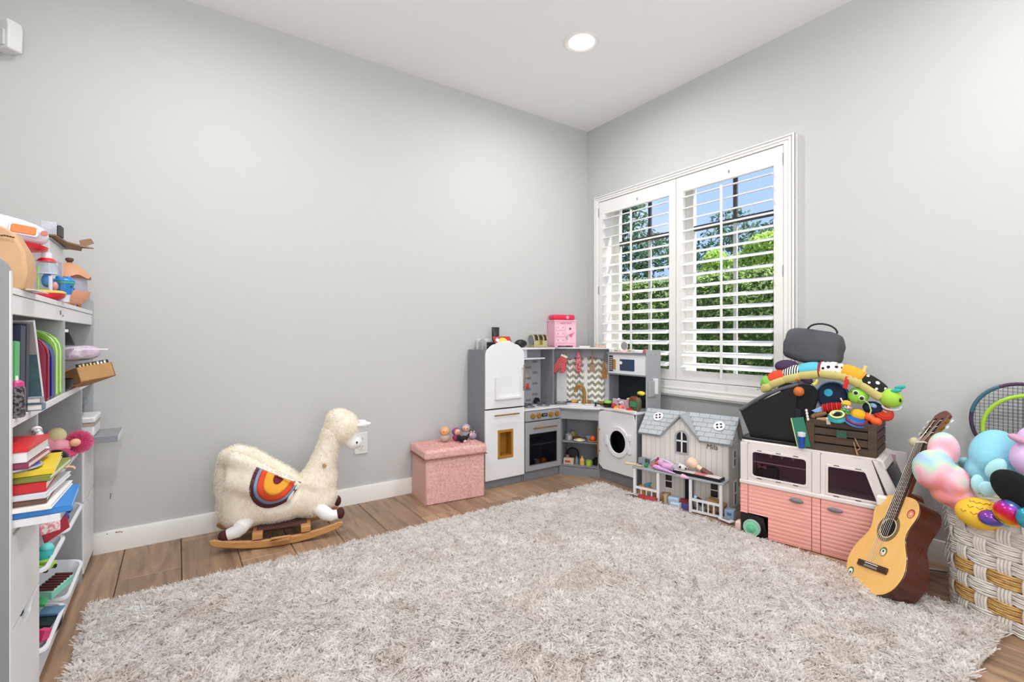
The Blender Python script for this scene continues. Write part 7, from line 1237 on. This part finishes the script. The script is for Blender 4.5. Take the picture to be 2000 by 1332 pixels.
obj('yellow_horn', B().tube([(.452, .05, .752), (.462, .05, .778), (.466, .05, .79)], [.009, .006, .008], 8), mat('horn_yellow', '#ecd28a', .8), t); obj('yellow_foot', B().tube([(.30, .03, .725), (.297, .02, .712), (.288, .016, .704)], [.006, .006, .008], 8), mat('foot_lime', '#c6c45a', .8), t)

# ---------------- guitar ----------------
gw = Vector((-.5882, -.7796, .2151)); gu = Vector((.5037, -.1451, .8516)); gn = Vector((-.6327, .6093, .4780)); gp = Vector((1.992, .697, .010))
# orthonormal frame, y up the neck, x to the right in the picture, z out of the face
gu.normalize(); gn = (gn - gu * gn.dot(gu)).normalized(); gw2 = gu.cross(gn)
GM = Matrix((( gw2.x, gu.x, gn.x), (gw2.y, gu.y, gn.y), (gw2.z, gu.z, gn.z)))
gt = thing('acoustic_guitar', 'small acoustic guitar with stickers and a dark body leaning by the camper van', 'guitar', tuple(gp)); gt.rotation_euler = GM.to_euler(); gt.scale = (.928,) * 3
half = [(0, 0), (.05, .003), (.095, .017), (.130, .047), (.149, .09), (.150, .125), (.138, .165), (.115, .202), (.098, .232), (.094, .256), (.100, .285), (.110, .315), (.113, .342), (.104, .370), (.082, .391), (.05, .400), (0, .402)]
sgn_ = 1 if gw2.dot(Vector((-.5882, -.7796, .2151))) > 0 else -1
ol0 = half + [(-x, y) for x, y in half[-2:0:-1]]; ol = []
for i in range(len(ol0)):
    p0, p1, p2, p3 = [ol0[(i + k) % len(ol0)] for k in (-1, 0, 1, 2)]
    for f in (0, .25, .5, .75): ol.append(tuple(.5 * ((2 * p1[c]) + (-p0[c] + p2[c]) * f + (2 * p0[c] - 5 * p1[c] + 4 * p2[c] - p3[c]) * f * f + (-p0[c] + 3 * p1[c] - 3 * p2[c] + p3[c]) * f ** 3) for c in (0, 1)))
M_spr = mat('spruce_top', '#f9c878', .25, var=(8, .35), hx2='#f3bb66', coat=.3, vscale=(12, 1, 1)); M_mah = mat('mahogany', '#3c150a', .18, var=(6, .3), hx2='#5a2412', coat=.6); M_rose = mat('rosewood', '#3b271d', .35); M_neck = mat('neck_wood', '#6b3320', .3, coat=.3)
obj('body', B().prism(ol, -.088, -.003, 'z'), M_mah, gt, bevel=.004, seg=2, ang=50)
obj('soundboard', B().prism([(x * .992, .201 + (y - .201) * .993) for x, y in ol], -.0029, .0, 'z'), M_spr, gt, ang=50, bevel=.0008)
for a_, b_, m, z in ((.056, .040, mat('rosette', '#7c6642', .4), .0006), (.041, .037, mat('rosette_light', '#e9d9a8', .4), .0012)): obj('rosette', B().ring(circ(0, .262, a_, 40), circ(0, .262, b_, 40), -.0005, z, 'z'), m, gt, smooth=False)
obj('sound_hole', B().prism(circ(0, .262, .0375, 40), -.0005, .0009, 'z'), mat('hole_black', '#0b0806', .9), gt, smooth=False)
obj('bridge', B().box(-.080, .080, .088, .112, 0, .007), M_rose, gt, bevel=.002); obj('saddle', B().box(-.034, .034, .104, .107, .007, .0105), M_kw, gt); obj('tie_block', B().box(-.034, .034, .091, .099, .007, .010), mat('tie_grey', '#8a857c', .4), gt)
obj('neck', B().prism([(-.026, .30), (.026, .30), (.0215, .632), (-.0215, .632)], -.018, .001, 'z'), M_neck, gt, bevel=.006, seg=3); obj('heel', B().box(-.02, .02, .40, .425, -.07, -.01), M_neck, gt, bevel=.006)
fb = obj('fingerboard', B().prism([(-.0275, .300), (.0275, .300), (.0225, .632), (-.0225, .632)], .001, .0065, 'z'), M_rose, gt, smooth=False)
for k in range(1, 19):
    y = .632 - .530 * (1 - 2 ** (-k / 12)); 
    if y > .302: w = .0225 + (.632 - y) / .332 * .005; obj('fret', B().box(-w, w, y - .0008, y + .0008, .0065, .0078), M_chrome, fb, smooth=False)
obj('nut', B().box(-.0225, .0225, .632, .638, -.002, .010), mat('nut_bone', '#ece4cc', .4), gt)
hd_ = Matrix.Translation((0, .638, .0)) @ Matrix.Rotation(R(-12), 4, 'X')
def hb2(): b = B(); b.M = hd_; return b
hp = [(-.022, 0), (.022, 0), (.034, .03), (.036, .145), (.022, .160), (.008, .168), (-.008, .168), (-.022, .160), (-.036, .145), (-.034, .03)]
hdo = obj('headstock', hb2().prism(hp, -.014, .001, 'z'), M_neck, gt, bevel=.002)
for x in (-.016, .016): obj('tuner_slot', hb2().prism(rrect(x - .006, x + .006, .035, .128, .005), .0008, .0016, 'z'), mat('hole_black', ''), hdo)
for x in (-.016, .016):
    for y in (.05, .082, .114): obj('roller', hb2().cyl((x - .006, y, -.002), (x + .006, y, -.002), .004, n=10), M_kw, hdo)
for sx_ in (-1, 1):
    obj('tuner_plate', hb2().box(sx_ * .036 - .001, sx_ * .036 + .001, .035, .128, -.012, -.001), M_gold, hdo, smooth=False)
    for y in (.05, .082, .114):
        tn = obj('tuning_peg', hb2().cyl((sx_ * .036, y, -.007), (sx_ * .052, y, -.007), .0028, n=8).cyl((sx_ * .036, y - .005, -.007), (sx_ * .042, y - .005, -.007), .005, n=10), M_gold, hdo); obj('peg_button', hb2().sph((sx_ * .058, y, -.007), (.0075, .010, .004), 12, 8), mat('peg_pearl', '#c9cdcf', .25), tn)
for k in range(6):
    x0, x1 = -.0265 + k * .0106, -.018 + k * .0072; sx_ = -.016 if k < 3 else .016; yy = (.05, .082, .114)[k if k < 3 else 5 - k]; e = hd_ @ Vector((sx_, yy, .003))
    obj('string', B().tube([(x0, .104, .0108), (x1, .638, .0108), tuple(e)], .00055 if k > 2 else .0008, 5), mat('string_grey', '#b9b4a8', .35, metal=.5), gt)
def sticker(x, y, r, c1, c2, lab):
    s_ = obj('sticker', B().prism(circ(x, y, r, 24), 0, .0006, 'z'), mat('stk_' + c1.strip('#'), c1, .4), gt, smooth=False, label=lab); obj('sticker_inner', B().prism(circ(x, y - r * .12, r * .72, 20), .0006, .0009, 'z'), mat('stk_' + c2.strip('#'), c2, .4), s_, smooth=False); return s_
s1 = sticker(.082, .335, .0185, '#b8402e', '#f0b890', 'round red sticker'); s2 = sticker(.022, .168, .0185, '#3f7a3c', '#efe8dc', 'round green sticker'); s3 = sticker(-.105, .055, .0175, '#2f7a44', '#f1eee6', 'round green and white sticker')
obj('sticker_mark', B().prism([(.006, .155), (.016, .150), (.020, .158), (.010, .160)], .0009, .0012, 'z').prism([(.028, .150), (.038, .156), (.034, .162)], .0009, .0012, 'z'), mat('mark_orange', '#e0763a', .5), s2, smooth=False); obj('sticker_mark', B().prism(circ(.022, .170, .0045, 12), .0009, .0012, 'z'), M_blk, s2, smooth=False); obj('sticker_mark', B().prism([(-.112, .046), (-.104, .042), (-.096, .046), (-.10, .054), (-.108, .054)], .0009, .0012, 'z'), M_blk, s3, smooth=False); obj('sticker_mark', B().ring(circ(.082, .334, .010, 16), circ(.082, .334, .008, 16), .0009, .0012, 'z'), mat('stk_b8402e', ''), s1, smooth=False)
# rod and knob behind the guitar
a, c = at(1795, 1109, z=.012), at(1850, 1117, z=.012); t = thing('metal_rod', 'thin chrome rod on the floor between the guitar and the basket', 'rod', tuple(a)); obj('rod', B().cyl((0, 0, 0), tuple(c - a), .0045, n=10), M_chrome, t)
q = at(1783, 975, x=2.33); t = thing('turned_wood', 'brown turned wooden piece showing behind the guitar neck', 'wooden toy', (q.x, q.y, 0)); obj('column', B().lathe([(0, 0), (.035, 0), (.02, .02), (.012, .05), (.012, q.z - .045), (.03, q.z - .03), (.034, q.z - .01), (.028, q.z + .012), (.012, q.z + .018), (0, q.z + .018)], 20), M_neck, t)

# ---------------- woven basket and its plush toys ----------------
bkx, bky, brz = 2.284, .217, R(-8)
bk = thing('woven_basket', 'large whitewashed woven basket with straw bands, heaped with plush toys', 'basket', (bkx, bky, 0), brz)
BA, BB_, BHH = .210, .290, .360
def se(a, off=0, z=0):
    k = 2 / 3.2; cs, sn = math.cos(a), math.sin(a); fl = 1 + .03 * (z / BHH)
    return ((BA + off) * fl * math.copysign(abs(cs) ** k, cs), (BB_ + off) * fl * math.copysign(abs(sn) ** k, sn))
# arc-length table
tb_ = [se(2 * PI * i / 720) for i in range(721)]; al = [0]
for i in range(720): al.append(al[-1] + math.dist(tb_[i], tb_[i + 1]))
PER = al[-1]
def ang_at(s): s = s % PER; i = int(np.searchsorted(al, s)) ; return 2 * PI * max(0, min(720, i)) / 720
NS = 30; rowh = BHH / 8
M_ww = mat('wicker_white', '#e6e1da', .8, var=(60, .25), hx2='#d3cbc2', bump=(200, .6, .002)); M_wt = mat('wicker_straw', '#d3ac6c', .7, var=(90, .2), hx2='#b98f50', bump=(200, .6, .002))
for r in range(8):
    straw = r in (1, 3); nr = 6
    for q_ in range(1):
        b = B()
        for k in range(nr):
            z = r * rowh + rowh * (k + .5) / nr + .001; pts = []
            n = 210
            for i in range(n):
                s = PER * i / n; ph = s / PER * NS * PI + r * PI; w = math.cos(ph); w = math.copysign(abs(w) ** .55, w)
                x, y = se(ang_at(s), 0.0045 * w + .0010 * math.sin(s * 90 + k * 2 + r), z); pts.append((x, y, z + .0010 * math.sin(s * 60 + k * 3)))
            b.tube(pts, rowh / nr * .56, 5, closed=True)
        obj('weft_band', b, M_wt if straw else M_ww, bk, label='straw coloured band' if straw else None)['kind'] = 'stuff'
for i in range(NS):
    s = PER * i / NS; a = ang_at(s); a2 = ang_at(s + .004); tx, ty = se(a2)[0] - se(a)[0], se(a2)[1] - se(a)[1]; l_ = math.hypot(tx, ty) or 1; tx, ty = tx / l_, ty / l_; nx_, ny_ = ty, -tx; b = B()
    for j in (-1.6, -.55, .55, 1.6):
        pts = []
        for k in range(33):
            z = .004 + (BHH - .006) * k / 32; rr = z / rowh; w = -math.cos(PI * (rr - .5)) if False else math.cos(PI * (int(min(rr, 7.99)) + i + 1)) * abs(math.sin(PI * (rr % 1))) ** .6
            x, y = se(a, .0045 * w, z); pts.append((x + tx * j * .0080, y + ty * j * .0080, z))
        b.tube(pts, .0046, 5)
    obj('stake', b, M_ww, bk)
obj('rim', B().tube([(*se(ang_at(PER * i / 120), .001, BHH), BHH + .002 * math.sin(i * 1.7)) for i in range(120)], .0085, 8, closed=True), M_ww, bk)
obj('liner', B().prism([se(ang_at(PER * i / 60), -.016) for i in range(60)], .004, .262, 'z'), mat('liner', '#cfc6bb', .9, bump=(20, .8, .01)), bk)
fz = B()
for i in range(90):
    a = R(60 + 70 * random.random()); z = random.uniform(.03, BHH); x, y = se(a, .004, z); d_ = Vector((x, y, 0)).normalized(); fz.tube([(x, y, z), (x + d_.x * .008, y + d_.y * .008, z + random.uniform(-.012, .006)), (x + d_.x * .012, y + d_.y * .014, z - random.uniform(.01, .03))], .0009, 4)
obj('loose_fibres', fz, M_ww, bk)['kind'] = 'stuff'
def tiedye():
    m = bpy.data.materials.new('tie_dye'); m.use_nodes = True; n = m.node_tree; p = n.nodes['Principled BSDF']; p.inputs['Roughness'].default_value = .9; t_ = n.nodes.new('ShaderNodeTexCoord'); z = n.nodes.new('ShaderNodeTexNoise'); z.inputs['Scale'].default_value = 7; z.inputs['Detail'].default_value = 1; z.inputs['Distortion'].default_value = .6; r = n.nodes.new('ShaderNodeValToRGB'); e = r.color_ramp.elements
    e[0].position = .28; e[0].color = lin('#b7a6d8'); e[1].position = .74; e[1].color = lin('#e8d98c')
    for pos, c in ((.38, '#a9cfe6'), (.46, '#bfe3c4'), (.53, '#f3c3d2'), (.60, '#ec8f98'), (.67, '#e0907a')): x = e.new(pos); x.color = lin(c)
    n.links.new(t_.outputs['Object'], z.inputs['Vector']); n.links.new(z.outputs['Fac'], r.inputs['Fac']); n.links.new(r.outputs['Color'], p.inputs['Base Color']); return m
M_td = tiedye()
def wpt(px, py, x): return at(px, py, x=x)
def plush(name, lab, cx, blobs, m, rm=.006, sm=4, pname='body', cat='soft toy', grp=None):
    """blobs: (px, py, plane x, (rx, ry, rz))"""
    o0 = at(blobs[0][0], blobs[0][1], x=blobs[0][2]); t = thing(name, lab, cat, tuple(o0), group=grp); b = B()
    for px_, py_, X, r in blobs: q = at(px_, py_, x=X) - o0; b.sph(tuple(q), r, 18, 12)
    obj(pname, b, m, t, remesh=rm, smoothit=sm); return t, o0
t, o0 = plush('rainbow_dinosaur_plush', 'pastel tie-dye plush with a round snout hanging over the basket rim', 2.1, [(1824, 918, 2.13, (.055, .060, .070)), (1862, 940, 2.14, (.05, .045, .055)), (1843, 880, 2.20, (.05, .045, .065)), (1880, 975, 2.16, (.05, .04, .05)), (1850, 965, 2.15, (.05, .045, .035))], M_td); 
q = at(1786, 864, x=2.36) - o0; obj('ear', B().sph(tuple(q), (.02, .018, .02)), mat('ear_cream', '#e9e2b8', .9), t)
M_wb = mat('whale_blue', '#8fd0e2', .9, bump=(14, .5, .01))
t, o0 = plush('blue_whale_plush', 'big light blue plush whale in the middle of the basket', 2.25, [(1946, 895, 2.24, (.09, .070, .095)), (1920, 925, 2.22, (.06, .05, .07)), (1975, 930, 2.22, (.06, .05, .06))], M_wb)
for px_, py_, X, r, rt in ((1886, 905, 2.27, (.03, .022, .018), (0, .6, 0)), (1910, 945, 2.13, (.016, .018, .030), (.0, .2, .3)), (1928, 955, 2.11, (.012, .022, .024), (0, 0, 0)), (1945, 915, 2.13, (.012, .022, .036), (.5, .1, 0))): obj('fin', B().sph(tuple(at(px_, py_, x=X) - o0), r, 14, 9, rot=rt), mat('fin_blue', '#aee0e6', .9), t)
t, o0 = plush('lilac_plush', 'lilac and pink plush at the right edge of the picture behind the whale', 2.2, [(2010, 895, 2.15, (.05, .045, .055)), (2025, 860, 2.16, (.05, .045, .045))], mat('lilac_pl', '#dcbde6', .9)); obj('ear', B().sph(tuple(at(1990, 857, x=2.12) - o0), (.018, .026, .012), rot=(.35, 0, 0)), mat('ear_mauve', '#c79ab4', .9), t)
q = at(1985, 958, x=2.04); t = thing('round_cushion', 'flat round black plush disc standing tilted over the basket toys', 'soft toy', tuple(q)); t.rotation_euler = (0, 0, R(-30)); obj('disc', B().sph((0, 0, 0), (.022, .074, .052), 28, 16, rot=(R(22), 0, 0)), mat('felt_black', '#060606', .95), t)
q = at(1915, 1003, x=2.11); t = thing('pineapple_ball', 'yellow plush ball printed with brown V marks at the basket rim', 'soft toy', tuple(q)); pb = obj('ball', B().sph((0, 0, 0), (.062, .062, .048), 28, 16), mat('pine_yellow', '#f0c23a', .85), t)
for i in range(3):
    for j in range(4):
        th = R(150 + j * 26 + (i % 2) * 13); ph = R(14 + i * 22); c = Vector((.0622 * math.cos(ph) * math.cos(th), .0622 * math.cos(ph) * math.sin(th), .0482 * math.sin(ph))); tx = Vector((-math.sin(th), math.cos(th), 0)); up_ = Vector((-math.sin(ph) * math.cos(th), -math.sin(ph) * math.sin(th), math.cos(ph) * .8))
        obj('v_mark', B().tube([c + tx * .008 + up_ * .004, c - up_ * .004, c - tx * .008 + up_ * .004], .0012, 5), mat('pine_brown', '#b8721e', .8), pb)
def foil():
    m = bpy.data.materials.new('rainbow_foil'); m.use_nodes = True; n = m.node_tree; p = n.nodes['Principled BSDF']; p.inputs['Roughness'].default_value = .22; p.inputs['Metallic'].default_value = .6; t_ = n.nodes.new('ShaderNodeTexCoord'); g = n.nodes.new('ShaderNodeSeparateXYZ'); k_ = n.nodes.new('ShaderNodeMapRange'); k_.inputs[1].default_value = -.04; k_.inputs[2].default_value = .04; r = n.nodes.new('ShaderNodeValToRGB'); e = r.color_ramp.elements; e[0].position = 0; e[0].color = lin('#5dbb3c'); e[1].position = 1; e[1].color = lin('#2fb5e0')
    for pos, c in ((.22, '#f2b21e'), (.42, '#e2302a'), (.62, '#d81f6a'), (.82, '#7a3fb0')): x = e.new(pos); x.color = lin(c)
    n.links.new(t_.outputs['Object'], g.inputs[0]); n.links.new(g.outputs['Z'], k_.inputs[0]); n.links.new(k_.outputs[0], r.inputs[0]); n.links.new(r.outputs[0], p.inputs['Base Color']); return m
M_foil = foil()
q = at(1974, 1002, x=2.03); t = thing('rainbow_ball', 'shiny rainbow striped ball at the right of the basket rim', 'ball', tuple(q)); t.rotation_euler = (R(25), 0, 0); obj('ball', B().sph((0, 0, 0), (.036, .040, .038), 26, 16), M_foil, t)
q = at(1936, 1012, x=2.06); t = thing('magenta_foil_toy', 'shiny magenta and blue toy between the yellow ball and the rainbow ball', 'toy', tuple(q)); obj('body', B().sph((0, 0, 0), (.03, .032, .024), 20, 12), mat('foil_magenta', '#9c2f9a', .2, metal=.6, var=(12, .2), hx2='#2f6fd0'), t)
q = at(2004, 1012, x=1.99); t = thing('teal_foil_toy', 'teal shiny toy at the very right edge beside the rainbow ball', 'toy', tuple(q)); obj('body', B().sph((0, 0, 0), (.02, .022, .03), 16, 10), mat('foil_teal', '#3aa0b8', .25, metal=.5), t)
# racquets
def racquet(lab, x, cy, cz, ry, rz_, col, col2, pitch):
    t = thing('racquet', lab, 'racquet', (x, cy, cz), group=None); n = 56
    rim_pts = [(0, ry * math.cos(2 * PI * k / n), rz_ * math.sin(2 * PI * k / n)) for k in range(n)]
    obj('frame', B().tube(rim_pts, .0065, 10, closed=True), mat('rq_' + col.strip('#'), col, .35), t)
    if col2: obj('frame_accent', B().tube([(0, ry * 1.002 * math.cos(R(a)), rz_ * 1.002 * math.sin(R(a))) for a in range(10, 70, 6)], .0069, 10), mat('rq_' + col2.strip('#'), col2, .35), t)
    m = mat('string_dark', '#3b3f42', .5); k = 1
    y = -ry + pitch
    while y < ry - .004: h = rz_ * math.sqrt(max(0, 1 - (y / ry) ** 2)); obj('string', B().cyl((0, y, -h), (0, y, h), .0007, n=4), m, t); y += pitch
    z = -rz_ + pitch
    while z < rz_ - .004: h = ry * math.sqrt(max(0, 1 - (z / rz_) ** 2)); obj('string', B().cyl((.001, -h, z), (.001, h, z), .0007, n=4), m, t); z += pitch
    obj('handle', B().tube([(0, -ry * .2, -rz_), (0, 0, -rz_ - .04), (0, .0, -rz_ - .10)], [.006, .010, .012], 10), M_blk, t); return t
racquet('purple and teal framed racquet leaning on the wall behind the basket', 2.475, .378, .600, .137, .140, '#4a3350', '#3f6878', .0125)
racquet('lime green framed racquet in front of the purple one', 2.445, .350, .575, .127, .128, '#a5cf3c', None, .0125)
